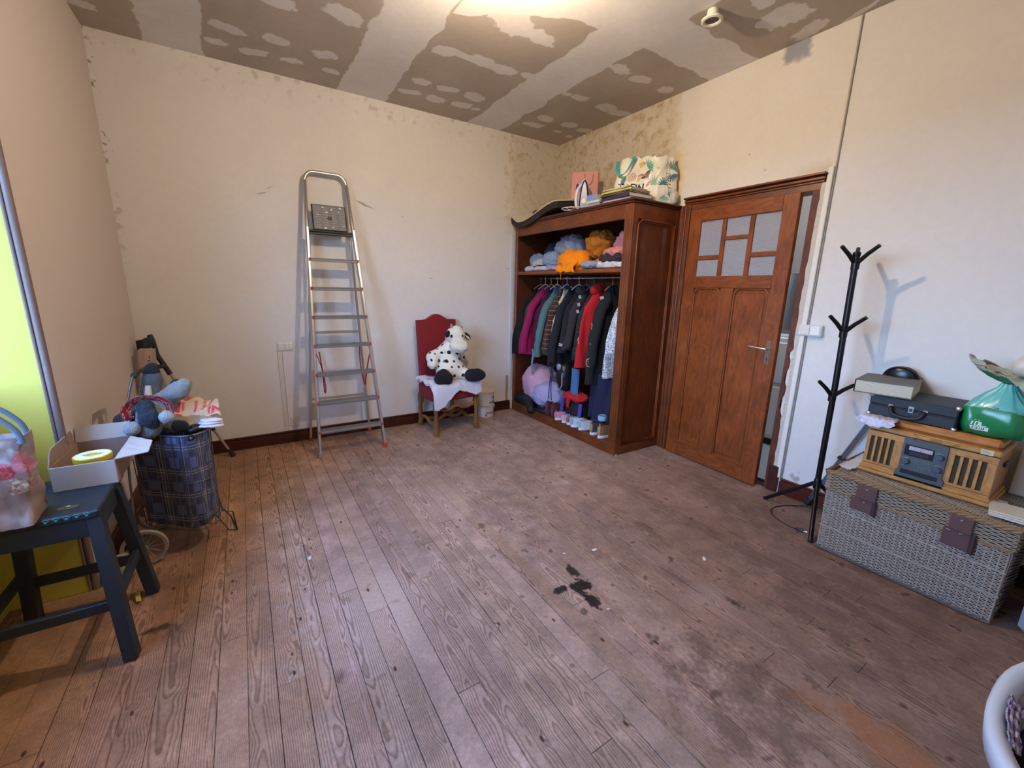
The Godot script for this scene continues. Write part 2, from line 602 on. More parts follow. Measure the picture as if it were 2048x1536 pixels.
func make_walls() -> void:
	# back wall: U over x -3.95..0, V over y 3.1..0
	var w := 948
	var h := 744
	var d := PackedByteArray(); d.resize(w * h * 3)
	var big := noise_img(w, h, 0.005, 31, 4)
	var fine := noise_img(w, h, 0.06, 32, 4)
	var crust := noise_img(w, h, 0.035, 33, 5)
	for y in h:
		for x in w:
			var i := y * w + x
			var px := x / 240.0 - 3.95
			var py := 3.1 - y / 240.0
			var b := (big[i] - 127) / 127.0
			var f := (fine[i] - 127) / 127.0
			var k := (crust[i] - 127) / 127.0
			var c := Vector3(0.87, 0.85, 0.825) * (1.0 + b * 0.025 + f * 0.012)
			# damp, yellowed paper left in the corner over the wardrobe
			var st := ss(-0.72, -0.60, px + k * 0.12) * ss(1.95, 2.15, py + b * 0.2)
			st = maxf(st, ss(-1.25, -0.72, px + b * 0.25) * ss(2.55, 3.0, py) * 0.5)
			if st > 0.0:
				c = c.lerp(Vector3(0.83, 0.785, 0.705) * (1.0 + k * 0.07), st * 0.85)
				c = c.lerp(Vector3(0.70, 0.61, 0.45), st * ss(0.05, 0.6, k + b * 0.3) * 0.35)
				c = c.lerp(Vector3(0.55, 0.47, 0.34), st * ss(0.18, 0.5, f * 0.8 + k * 0.45) * 0.22)
			# grey scuffs under the ceiling, and dark crumbs in the left corner
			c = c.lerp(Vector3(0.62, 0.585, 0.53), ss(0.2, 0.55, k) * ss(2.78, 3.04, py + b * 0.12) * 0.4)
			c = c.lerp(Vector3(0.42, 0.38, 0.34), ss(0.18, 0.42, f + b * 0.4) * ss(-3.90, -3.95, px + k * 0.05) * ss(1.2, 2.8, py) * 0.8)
			for m in [[-2.22, 2.16, 0.085, 0.012, -0.35], [-3.02, 2.15, 0.05, 0.006, 0.3], [-2.96, 2.20, 0.03, 0.004, 0.5], [-1.58, 1.52, 0.02, 0.004, 0.0], [-1.86, 2.09, 0.006, 0.006, 0.0], [-0.66, 1.66, 0.02, 0.005, -0.2]]:
				var dx: float = px - m[0]
				var dy: float = py - m[1] - dx * m[4]
				var e: float = absf(dx) / m[2] + absf(dy) / m[3] + f * 0.6
				c = c.lerp(Vector3(0.50, 0.46, 0.43), (1.0 - ss(0.6, 1.3, e)) * 0.55)
			d[i * 3] = int(clampf(c.x, 0, 1) * 255); d[i * 3 + 1] = int(clampf(c.y, 0, 1) * 255); d[i * 3 + 2] = int(clampf(c.z, 0, 1) * 255)
	tex.wall_back = as_tex(w, h, d)
	# right wall: U over z 0..5, V over y 3.1..0
	w = 1000; h = 620
	d = PackedByteArray(); d.resize(w * h * 3)
	big = noise_img(w, h, 0.006, 41, 4); fine = noise_img(w, h, 0.085, 42, 4); crust = noise_img(w, h, 0.04, 43, 5)
	for y in h:
		for x in w:
			var i := y * w + x
			var pz := x / 200.0
			var py := 3.1 - y / 200.0
			var b := (big[i] - 127) / 127.0
			var f := (fine[i] - 127) / 127.0
			var k := (crust[i] - 127) / 127.0
			var c := Vector3(0.885, 0.86, 0.82) if pz < 2.85 else Vector3(0.88, 0.862, 0.835)
			c *= 1.0 + b * 0.02 + f * 0.012
			var st := ss(1.66, 1.54, pz - (3.04 - py) * 0.06 + k * 0.10)
			if st > 0.0:
				c = c.lerp(Vector3(0.83, 0.78, 0.69) * (1.0 + k * 0.08 + f * 0.04), st * 0.9)
				c = c.lerp(Vector3(0.70, 0.60, 0.42), st * ss(0.0, 0.55, k + b * 0.4) * 0.45)
				c = c.lerp(Vector3(0.50, 0.41, 0.27), st * ss(0.16, 0.46, f * 0.85 + k * 0.5) * 0.30)
				c = c.lerp(Vector3(0.88, 0.84, 0.77), st * ss(0.15, 0.5, -k + b * 0.3) * 0.5)
			# yellow damp by the bag and over the door frame
			c = c.lerp(Vector3(0.87, 0.70, 0.40), (1.0 - ss(0.0, 0.10, absf(pz - 1.66) + f * 0.03)) * ss(2.75, 2.35, py) * ss(2.1, 2.2, py) * 0.5)
			c = c.lerp(Vector3(0.78, 0.70, 0.57), (1.0 - ss(0.0, 0.07, absf(py - 2.23) + k * 0.03)) * ss(2.55, 2.8, pz) * ss(2.84, 2.8, pz) * 0.5)
			# slate-blue paint smudge under the ceiling
			var e := maxf(absf(pz - 2.5) / 0.075, absf(py - 3.03) / 0.085) + f * 0.25
			c = c.lerp(Vector3(0.56, 0.565, 0.615), (1.0 - ss(0.75, 1.35, e)) * 0.8)
			for m in [[2.27, 2.43, 0.008], [2.40, 2.30, 0.008]]:
				var q := sqrt(pow(pz - m[0], 2) + pow(py - m[1], 2))
				c = c.lerp(Vector3(0.6, 0.5, 0.42), (1.0 - ss(m[2] * 0.6, m[2], q)) * 0.5)
			c = c.lerp(Vector3(0.55, 0.51, 0.48), (1.0 - ss(0.1, 0.35, absf(pz - 2.95) / 0.12 + absf(py - 0.16) / 0.10 + k * 0.6)) * 0.6)
			d[i * 3] = int(clampf(c.x, 0, 1) * 255); d[i * 3 + 1] = int(clampf(c.y, 0, 1) * 255); d[i * 3 + 2] = int(clampf(c.z, 0, 1) * 255)
	tex.wall_right = as_tex(w, h, d)

# plasterboard ceiling with filled joints and screw heads: U over x -4.4..0, V over z 0..5
func make_ceiling() -> void:
	var w := 1056
	var h := 1200
	var d := PackedByteArray(); d.resize(w * h * 3)
	var big := noise_img(w, h, 0.006, 51, 3)
	var edge := noise_img(w, h, 0.012, 52, 3)
	var rag := noise_img(w, h, 0.06, 53, 3)
	var cov := PackedFloat32Array(); cov.resize(w * h)
	var joints := [[-3.64, -3.29], [-2.385, -2.0], [-1.165, -0.79]]
	for y in h:
		var z := y / 240.0
		for x in w:
			var i := y * w + x
			var e := (edge[i] - 127) / 127.0 * 0.036 + (rag[i] - 127) / 127.0 * 0.007
			var px := x / 240.0 - 4.4
			var c := 0.0
			for jn in joints:
				c = maxf(c, 1.0 - ss(-0.006, 0.006, absf(px - (jn[0] + jn[1]) * 0.5) + e - (jn[1] - jn[0]) * 0.5))
			# cross joint of the two right-hand boards, and one nearer the camera
			var a0 := 1.87 if px > -0.98 else lerpf(1.50, 1.86, clampf((px + 1.97) / 0.6, 0, 1))
			var a1 := 2.25 if px > -0.98 else 2.55
			if px > -2.0:
				c = maxf(c, ss(-0.006, 0.006, z + e - a0) * (1.0 - ss(-0.006, 0.006, z + e - a1)))
			cov[i] = c
	# filled screw heads
	var r := RandomNumberGenerator.new(); r.seed = 12
	var spots := []
	for q in SCREWS:
		spots.append([q[0], q[1], q[2] if q.size() > 2 else r.randf_range(0.068, 0.09), q[3] if q.size() > 3 else r.randf_range(0.042, 0.058)])
	for gx in [-4.15, -3.9]:
		for gz in [0.3, 0.6]:
			spots.append([gx, gz, 0.06, 0.04])
	for gx in [-3.15, -2.9, -2.6, -1.85, -1.6, -1.35, -0.6, -0.3, -0.1]:
		for gz in [2.1, 2.65, 3.2, 3.7, 4.3]:
			if gx < -2.0 or gz > 2.6:
				if gx < -1.2 or gz > 2.9:
					spots.append([gx + r.randf_range(-0.03, 0.03), gz + r.randf_range(-0.03, 0.03), 0.07, 0.05])
	for s in spots:
		var wx: float = s[2] * 1.2; var wz: float = s[3] * 1.2
		var ang := r.randf_range(-0.35, 0.35)
		for y in range(maxi(0, int((s[1] - 0.25) * 240)), mini(h, int((s[1] + 0.25) * 240))):
			for x in range(maxi(0, int((s[0] + 4.15) * 240)), mini(w, int((s[0] + 4.65) * 240))):
				var i := y * w + x
				var dx: float = x / 240.0 - 4.4 - s[0]
				var dz: float = y / 240.0 - s[1]
				var ux := (dx * cos(ang) + dz * sin(ang)) / wx
				var uz := (dz * cos(ang) - dx * sin(ang)) / wz
				var e := pow(pow(absf(ux), 2.6) + pow(absf(uz), 2.6), 0.385) + (rag[i] - 127) / 127.0 * 0.3 + (edge[i] - 127) / 127.0 * 0.4
				cov[i] = maxf(cov[i], 0.92 * (1.0 - ss(0.88, 1.05, e)))
	for y in h:
		for x in w:
			var i := y * w + x
			var b := (big[i] - 127) / 127.0
			var f := (rag[i] - 127) / 127.0
			var c := (Vector3(0.70, 0.655, 0.60) * (1.0 + b * 0.05 + f * 0.02)).lerp(Vector3(0.87, 0.855, 0.835) * (1.0 + b * 0.04 + f * 0.02), cov[i])
			d[i * 3] = int(clampf(c.x, 0, 1) * 255); d[i * 3 + 1] = int(clampf(c.y, 0, 1) * 255); d[i * 3 + 2] = int(clampf(c.z, 0, 1) * 255)
	tex.ceiling = as_tex(w, h, d)

# varnished pine and walnut: grain along V
func make_varnish() -> void:
	var w := 256
	var h := 768
	for kind in 3:
		var lo: Vector3 = [Vector3(0.38, 0.18, 0.065), Vector3(0.32, 0.155, 0.062), Vector3(0.60, 0.40, 0.19)][kind]
		var hi: Vector3 = [Vector3(0.62, 0.335, 0.14), Vector3(0.52, 0.275, 0.115), Vector3(0.80, 0.605, 0.345)][kind]
		var d := PackedByteArray(); d.resize(w * h * 3)
		var wob := noise_img(w, h / 6, 0.022, 61 + kind, 3, FastNoiseLite.TYPE_SIMPLEX_SMOOTH, true)
		var stk := noise_img(w, 64, 0.10, 71 + kind, 3, FastNoiseLite.TYPE_SIMPLEX_SMOOTH, true)
		var tone := noise_img(w, h / 2, 0.010, 81 + kind, 3, FastNoiseLite.TYPE_SIMPLEX_SMOOTH, true)
		for y in h:
			for x in w:
				var i := y * w + x
				var wv := (wob[(y / 6) * w + x] - 127) / 127.0
				var q := (x / 256.0 * 14.0 + wv * 1.5)
				q -= floorf(q)
				var ring := ss(0.15, 0.9, q) * (1.0 - ss(0.92, 1.0, q))
				var s := (stk[(y / 12) * w + x] - 127) / 127.0
				var k := clampf(0.60 - ring * 0.26 + s * 0.26 + (tone[(y / 2) * w + x] - 127) / 127.0 * 0.30, 0, 1)
				var c := lo.lerp(hi, k)
				d[i * 3] = int(c.x * 255); d[i * 3 + 1] = int(c.y * 255); d[i * 3 + 2] = int(c.z * 255)
		tex[["door", "wardrobe", "oak"][kind]] = as_tex(w, h, d)

func px_img(w: int, h: int, c: String) -> Image:
	var im := Image.create_empty(w, h, false, Image.FORMAT_RGB8)
	im.fill(hx(c))
	return im

func dot(im: Image, x: float, y: float, rx: float, ry: float, c: String, ang := 0.0, ring := 0.0) -> void:
	var k := hx(c)
	var m := maxf(rx, ry)
	for j in range(int(y - m) - 1, int(y + m) + 2):
		for i in range(int(x - m) - 1, int(x + m) + 2):
			var dx := i - x; var dy := j - y
			var u := (dx * cos(ang) + dy * sin(ang)) / rx
			var v := (dy * cos(ang) - dx * sin(ang)) / ry
			var e := u * u + v * v
			if e <= 1.0 and e >= ring:
				im.set_pixel(posmod(i, im.get_width()), posmod(j, im.get_height()), k)

func line(im: Image, a: Vector2, b: Vector2, wd: float, c: String) -> void:
	var n := int(a.distance_to(b)) + 1
	for i in n + 1:
		var p := a.lerp(b, float(i) / n)
		dot(im, p.x, p.y, wd, wd, c)

func leaf(im: Image, p: Vector2, ang: float, size: float, c: String, n := 7, spread := 1.3) -> void:
	for i in n:
		var t := ang + lerpf(-spread, spread, float(i) / (n - 1))
		var q := p + Vector2.from_angle(t) * size * 0.55
		dot(im, q.x, q.y, size * 0.5, size * 0.085, c, t)

# letters as strokes on a 4 x 6 grid, for the print on bags and cases
const GLYPH := {"A": "0630 3036 0434", "B": "0600 0030 3032 3202 0333 3336 3606", "C": "3000 0006 0636", "D": "0600 0020 2031 3135 3526 2606", "E": "3000 0006 0636 0323", "F": "3000 0006 0323", "G": "3000 0006 0636 3633 3313", "H": "0006 3036 0333", "I": "1016", "L": "0006 0636", "M": "0600 0013 1330 3036", "N": "0600 0036 3630", "O": "0030 3036 3606 0600", "P": "0600 0030 3033 3303", "R": "0600 0030 3033 3303 1336", "S": "3000 0003 0333 3336 3606", "T": "0030 1516 1016", "U": "0006 0636 3630", "V": "0016 1630", "X": "0036 3006", "Y": "0013 3013 1316", "Z": "0030 3006 0636", "0": "0030 3036 3606 0600", "1": "0110 1016", "2": "0030 3033 3303 0306 0636", "K": "0006 3003 0336"}
func text(im: Image, s: String, p: Vector2, across: Vector2, down: Vector2, wd: float, c: String) -> void:
	for ch in s:
		if GLYPH.has(ch):
			for g in GLYPH[ch].split(" "):
				line(im, p + across * int(g[0]) + down * int(g[1]), p + across * int(g[2]) + down * int(g[3]), wd, c)
		p += across * 4.6

func to_tex(im: Image) -> ImageTexture:
	return ImageTexture.create_from_image(im)

const INK := Vector3(0.10, 0.09, 0.10)
const SOOT := Vector3(0.55, 0.50, 0.48)
const AMBER := Vector3(0.92, 0.66, 0.42)
const GREY := Vector3(0.62, 0.60, 0.62)
const CHALK := Vector3(1.02, 1.01, 1.02)
# x, z, half size across, half size along, strength, colour
const BLOTS := [[-1.96, 2.86, 0.045, 0.035, 0.95, INK], [-2.05, 2.83, 0.035, 0.018, 0.9, INK], [-1.985, 2.95, 0.028, 0.06, 0.95, INK], [-1.92, 2.755, 0.018, 0.03, 0.8, INK], [-1.84, 3.6, 0.20, 0.22, 0.55, SOOT], [-1.74, 3.48, 0.12, 0.14, 0.3, SOOT], [-1.585, 3.95, 0.08, 0.28, 0.5, AMBER], [-1.55, 3.73, 0.03, 0.07, 0.7, SOOT], [-1.26, 2.75, 0.03, 0.07, 0.6, SOOT], [-1.26, 2.6, 0.035, 0.08, 0.5, SOOT], [-1.78, 3.49, 0.02, 0.03, 0.62, SOOT], [-1.82, 3.62, 0.02, 0.03, 0.62, SOOT], [-1.40, 3.32, 0.025, 0.04, 0.6, INK], [-1.48, 3.12, 0.04, 0.06, 0.5, SOOT], [-1.32, 3.82, 0.025, 0.04, 0.7, SOOT], [-1.15, 3.6, 0.10, 0.30, 0.5, SOOT], [-0.98, 3.35, 0.08, 0.35, 0.4, SOOT], [-3.07, 2.78, 0.022, 0.03, 0.75, SOOT], [-3.70, 2.15, 0.05, 0.02, 0.6, INK], [-3.62, 2.2, 0.03, 0.03, 0.6, SOOT], [-2.9, 2.5, 0.28, 0.30, 0.6, CHALK], [-2.25, 1.7, 0.25, 0.25, 0.35, CHALK], [-1.95, 2.05, 0.18, 0.3, 0.35, GREY], [-1.5, 3.25, 0.10, 0.12, 0.4, CHALK], [-1.01, 2.71, 0.03, 0.12, 0.5, SOOT], [-1.69, 2.68, 0.06, 0.10, 0.3, SOOT]]
const SCREWS := [[-3.15, 0.52], [-3.22, 0.28], [-2.99, 0.28], [-2.86, 0.54], [-2.77, 0.30], [-2.56, 0.54], [-2.48, 0.30, 0.05, 0.035], [-2.89, 1.0, 0.075, 0.05], [-2.54, 1.09, 0.10, 0.07], [-1.86, 1.08, 0.085, 0.05], [-1.73, 1.09, 0.09, 0.035], [-1.60, 1.11, 0.09, 0.055], [-1.39, 1.09], [-1.85, 0.55], [-1.85, 0.32], [-1.64, 0.31], [-1.61, 0.55], [-1.38, 0.55], [-1.38, 0.34], [-1.24, 0.33, 0.04, 0.03], [-1.66, 1.62, 0.12, 0.09], [-1.40, 1.58, 0.11, 0.06], [-1.20, 1.12, 0.05, 0.03], [-0.69, 1.60, 0.09, 0.05], [-0.45, 1.58], [-0.15, 1.57, 0.07, 0.045], [-0.64, 1.06, 0.08, 0.045], [-0.75, 1.05, 0.05, 0.03], [-0.30, 1.05], [-0.10, 1.03], [-0.58, 0.53], [-0.60, 0.33], [-0.31, 0.54], [-0.29, 0.33, 0.045, 0.03], [-0.06, 0.52], [-0.09, 0.29, 0.04, 0.03], [-0.35, 2.58, 0.09, 0.11], [-0.09, 2.60, 0.05, 0.11], [-0.60, 2.58, 0.07, 0.05], [-0.04, 2.85, 0.02, 0.1]]

func wbox(mb: MB, lo: Vector3, hi: Vector3, uv: Callable) -> void:
	mb.st.set_smooth_group(-1)
	var m := (lo + hi) * 0.5
	for axis in 3:
		for s in [lo, hi]:
			var i := (axis + 1) % 3
			var j := (axis + 2) % 3
			var p := []
			for c in [[lo[i], lo[j]], [hi[i], lo[j]], [hi[i], hi[j]], [lo[i], hi[j]]]:
				var q := Vector3()
				q[axis] = s[axis]; q[i] = c[0]; q[j] = c[1]
				p.append(q)
			mb.out4(p[0], p[1], p[2], p[3], m, uv.call(p[0]), uv.call(p[1]), uv.call(p[2]), uv.call(p[3]))

func make_room() -> void:
	# ---- floor: boards 9 cm wide along z on a dark bed
	var mb := MB.new()
	mb.bb(V(-4.42, -0.09, -0.12), V(0.13, -0.022, 5.06), 0.0)
	var fl := put("floor", mb, mat("33251d", 0.95))
	struct(fl, "worn pine plank floor with stains, knots and dark joints", "floor")
	var pine := textured(tex.pine, 0.62, {"vertex_color_use_as_albedo": true, "detail_enabled": true, "detail_albedo": tex.dirt, "detail_uv_layer": BaseMaterial3D.DETAIL_UV_2, "detail_blend_mode": BaseMaterial3D.BLEND_MODE_MUL, "heightmap_enabled": true, "heightmap_texture": tex.pine, "heightmap_scale": 0.015, "metallic_specular": 0.45})
	rng.seed = 77
	var k := 0
	for s in range(-20, 28):
		var x0 := -2.535 + s * 0.0915 + 0.0004
		var x1 := x0 + 0.0915 - rng.randf_range(0.0006, 0.0022)
		var zs := 0.002
		var ze := 5.0
		if x0 < -3.951:
			zs = 1.70; ze = 3.60
			if x1 < -4.25: continue
			x0 = maxf(x0, -4.25)
		var edge_strip := x0 < -3.951 and x1 > -3.951
		x1 = minf(x1, -0.001)
		if edge_strip: x1 = x0 + 0.089
		if x1 - x0 < 0.01: continue
		var z := zs
		var first := true
		while z < ze - 0.02:
			var l := rng.randf_range(0.4, 2.3) if first else rng.randf_range(1.3, 2.5)
			first = false
			var z1 := minf(z + l, ze)
			if ze - z1 < 0.25: z1 = ze
			mb = MB.new()
			var t := rng.randf_range(0.84, 1.08)
			mb.col = Color(t * rng.randf_range(0.99, 1.05), t, t * rng.randf_range(0.93, 1.02))
			var strip := rng.randi() % STRIPS
			var u0 := rng.randf()
			var flip := rng.randf() < 0.5
			var y := rng.randf_range(-0.0012, 0.0)
			var y2 := y + rng.randf_range(-0.0006, 0.0006)
			var b := 0.0010
			var uv := func(p: Vector3) -> Vector2:
				var a := clampf((p.x - x0) / 0.0905, 0.02, 0.98)
				return Vector2((u0 + (p.z - z) / 1.65) * (1.0 if not flip else -1.0), (strip + (a if not flip else 1.0 - a)) / STRIPS)
			var P := func(px: float, py: float, pz: float) -> Array:
				var q := Vector3(px, py, pz)
				return [q, uv.call(q)]
			var e := z + 0.0008
			var f := z1 - 0.0008
			var top := [P.call(x0 + b, y, e + b), P.call(x1 - b, y2, e + b), P.call(x1 - b, y2, f - b), P.call(x0 + b, y, f - b)]
			var low := [P.call(x0, y - b, e), P.call(x1, y2 - b, e), P.call(x1, y2 - b, f), P.call(x0, y - b, f)]
			var bot := [P.call(x0, -0.021, e), P.call(x1, -0.021, e), P.call(x1, -0.021, f), P.call(x0, -0.021, f)]
			var away := Vector3((x0 + x1) * 0.5, -0.02, (e + f) * 0.5)
			mb.st.set_smooth_group(-1)
			mb.out4(top[0][0], top[1][0], top[2][0], top[3][0], away, top[0][1], top[1][1], top[2][1], top[3][1])
			for i in 4:
				var j := (i + 1) % 4
				mb.out4(top[i][0], top[j][0], low[j][0], low[i][0], away, top[i][1], top[j][1], low[j][1], low[i][1])
				mb.out4(low[i][0], low[j][0], bot[j][0], bot[i][0], away, low[i][1], low[j][1], low[j][1], low[i][1])
			put("floor_plank", mb, pine, fl)
			k += 1
			z = z1
	# ---- walls
	var plaster := {"heightmap_enabled": true, "heightmap_texture": tex.plaster, "heightmap_scale": 0.25, "uv1_scale": Vector3(1, 1, 1)}
	mb = MB.new()
	wbox(mb, V(-4.45, -0.1, -0.15), V(0.14, 3.2, 0.0), func(p): return Vector2((p.x + 3.95) / 3.95, (3.1 - p.y) / 3.1))
	struct(put("wall_back", mb, textured(tex.wall_back, 0.92)), "cream painted back wall with scuffs and damp stains behind the ladder and chair", "wall")
	mb = MB.new()
	var ruv := func(p): return Vector2((p.z + p.x * 0.3) / 5.0, (3.1 - p.y) / 3.1)
	wbox(mb, V(0, -0.1, 0.0), V(0.14, 3.2, 1.86), ruv)
	wbox(mb, V(0, 2.11, 1.86), V(0.14, 3.2, 2.765), ruv)
	wbox(mb, V(0, -0.1, 2.765), V(0.14, 3.2, 5.1), ruv)
	struct(put("wall_right", mb, textured(tex.wall_right, 0.92)), "cream right-hand wall with a damp mouldy corner above the wardrobe", "wall")
	var paint := mat("c9bdb2", 0.92, 0.0, {"heightmap_enabled": true, "heightmap_texture": tex.plaster, "heightmap_scale": 0.2, "uv1_triplanar": true, "uv1_world_triplanar": true})
	mb = MB.new()
	var nouv := func(_p): return Vector2.ZERO
	wbox(mb, V(-4.45, -0.1, 0.0), V(-3.951, 3.2, 1.70), nouv)
	wbox(mb, V(-4.45, -0.1, 3.60), V(-3.951, 3.2, 5.1), nouv)
	wbox(mb, V(-4.45, 2.50, 1.70), V(-3.951, 3.2, 3.60), nouv)
	wbox(mb, V(-4.45, -0.1, 1.70), V(-4.25, 0.95, 3.60), nouv)
	struct(put("wall_left", mb, paint), "pinkish cream left wall with a deep yellow window recess", "wall")
	mb = MB.new()
	wbox(mb, V(-4.45, -0.1, 5.0), V(0.14, 3.2, 5.15), nouv)
	struct(put("wall_near", mb, paint), "plain cream wall behind the viewer", "wall")
	mb = MB.new()
	wbox(mb, V(-4.45, 3.043, -0.15), V(0.14, 3.2, 5.15), func(p): return Vector2((p.x + 4.4) / 4.4, p.z / 5.0))
	struct(put("ceiling", mb, textured(tex.ceiling, 0.9)), "bare plasterboard ceiling with pale filled joints and screw heads", "ceiling")
	# ---- yellow recess lining, lilac corner moulding
	var yellow := mat("cbb94e", 0.5, 0.0, {"heightmap_enabled": true, "heightmap_texture": tex.plaster, "heightmap_scale": 0.1, "uv1_triplanar": true})
	mb = MB.new()
	mb.bb(V(-4.25, 0.0, 1.70), V(-3.972, 2.5, 1.712), 0.002)
	struct(put("trim_1", mb, yellow), "yellow painted side of the window recess", "window reveal")
	mb = MB.new()
	mb.bb(V(-4.25, 0.0, 3.588), V(-3.985, 2.5, 3.60), 0.002)
	mb.bb(V(-4.25, 0.0, 1.712), V(-4.238, 0.93, 3.588), 0.002)
	struct(put("trim_2", mb, yellow), "yellow lining under the window", "window reveal")
	mb = MB.new()
	var lil := mat("75625a", 0.6)
	for zz in [[1.703, 1.0], [3.597, -1.0]]:
		mb.tube([V(-3.959, 0, zz[0]), V(-3.959, 2.5, zz[0])], 0.0135, 12)
		mb.tube([V(-3.977, 0, zz[0] + 0.006 * zz[1]), V(-3.977, 2.5, zz[0] + 0.006 * zz[1])], 0.0065, 8)
	struct(put("trim_3", mb, lil), "lilac grey rounded moulding on the corner of the window recess", "corner moulding")
	# ---- window in the left wall
	var win := Node3D.new(); win.name = "window_1"; add_child(win); win.position = V(-4.30, 0.95, 2.65)
	struct(win, "tall white casement window in the yellow recess", "window")
	var wwhite := mat("e6e6e2", 0.5)
	mb = MB.new()
	mb.bb(V(-4.34, 0.95, 1.70), V(-4.27, 1.01, 3.60), 0.004)
	mb.bb(V(-4.34, 2.44, 1.70), V(-4.27, 2.50, 3.60), 0.004)
	mb.bb(V(-4.34, 1.01, 1.70), V(-4.27, 2.44, 1.76), 0.004)
	mb.bb(V(-4.34, 1.01, 3.54), V(-4.27, 2.44, 3.60), 0.004)
	put("window_frame", mb, wwhite, win)
	mb = MB.new()
	mb.bb(V(-4.33, 1.01, 2.61), V(-4.26, 2.44, 2.69), 0.006)
	put("mullion", mb, wwhite, win)
	mb = MB.new()
	mb.bb(V(-4.28, 0.93, 1.715), V(-4.20, 0.952, 3.585), 0.004)
	put("window_sill", mb, wwhite, win)
	for zz in [1.76, 2.69]:
		for yy in [1.01, 1.735]:
			mb = MB.new()
			mb.bb(V(-4.306, yy, zz), V(-4.302, yy + 0.705, zz + 0.85), 0.0)
			var pane := mat("ffffff0a", 0.02, 0.0, {"transparency": BaseMaterial3D.TRANSPARENCY_ALPHA})
			put("glass_pane", mb, pane, win)
		mb = MB.new()
		mb.bb(V(-4.325, 1.712, zz), V(-4.28, 1.738, zz + 0.85), 0.003)
		put("glazing_bar", mb, wwhite, win)
	# ---- baseboards
	var bb := textured(tex.wardrobe, 0.45, {"albedo_color": hx("9c6a62")})
	mb = MB.new(); mb.grain = 0; mb.uvs = 1.3
	mb.bb(V(-3.93, 0, 0.0), V(-0.60, 0.088, 0.020), 0.002)
	mb.bb(V(-3.93, 0.088, 0.0), V(-0.60, 0.112, 0.014), 0.006)
	struct(put("baseboard_back", mb, bb), "dark red-brown varnished baseboard along the back wall", "baseboard")
	mb = MB.new(); mb.grain = 2; mb.uvs = 1.3
	mb.bb(V(-0.020, 0, 2.845), V(0.0, 0.095, 5.0), 0.002)
	mb.bb(V(-0.014, 0.095, 2.845), V(0.0, 0.118, 5.0), 0.006)
	struct(put("baseboard_right", mb, textured(tex.wardrobe, 0.45, {"albedo_color": hx("b58078")})), "red-brown baseboard right of the door", "baseboard")
	mb = MB.new(); mb.grain = 2
	mb.bb(V(-3.951, 0, 0.0), V(-3.931, 0.112, 1.66), 0.003)
	struct(put("baseboard_left", mb, bb), "dark baseboard on the left wall", "baseboard")
	mb = MB.new(); mb.grain = 1
	mb.bb(V(-0.028, 0, 2.765), V(0.03, 0.20, 2.832), 0.003)
	struct(put("trim_4", mb, bb), "dark plinth block at the foot of the door frame", "plinth block")
	# white board, raw plaster and cable run right of the door
	mb = MB.new()
	var rr := RandomNumberGenerator.new(); rr.seed = 5
	var pts := PackedVector2Array()
	for i in 41:
		pts.append(Vector2(2.788 + rr.randf_range(-0.004, 0.004) - (0.005 if i > 18 and i < 30 else 0.0), 0.20 + i * 0.0485))
	pts.append(Vector2(2.822, 2.14)); pts.append(Vector2(2.822, 0.20))
	mb.slab(Transform3D(Basis(V(0, 0, 1), V(0, 1, 0), V(-1, 0, 0)), V(-0.004, 0, 0)), pts, 0.016)
	struct(put("trim_5", mb, mat("cdc3b4", 0.95, 0.0, {"heightmap_enabled": true, "heightmap_texture": tex.plaster, "heightmap_scale": 1.0, "uv1_triplanar": true, "uv1_scale": Vector3(2, 2, 2)})), "rough broken filler between the door frame and the white board", "plaster")
	mb = MB.new()
	mb.bb(V(-0.026, 0.12, 2.815), V(0.0, 2.225, 2.846), 0.003)
	struct(put("trim_6", mb, mat("e6e2d8", 0.6)), "white painted board beside the door frame", "trim board")
	mb = MB.new()
	mb.tube([V(-0.007, 0.12, 2.8505), V(-0.007, 3.04, 2.8505)], 0.0045, 8)
	struct(put("trim_7", mb, mat("a39c96", 0.7)), "thin grey cable run from ceiling to floor right of the door", "cable")
	mb = MB.new()
	mb.bb(V(-0.006, 2.23, 2.835), V(0.0, 3.03, 2.846), 0.002)
	struct(put("trim_8", mb, mat("ddd6ca", 0.8)), "pale filled seam above the white board", "seam")

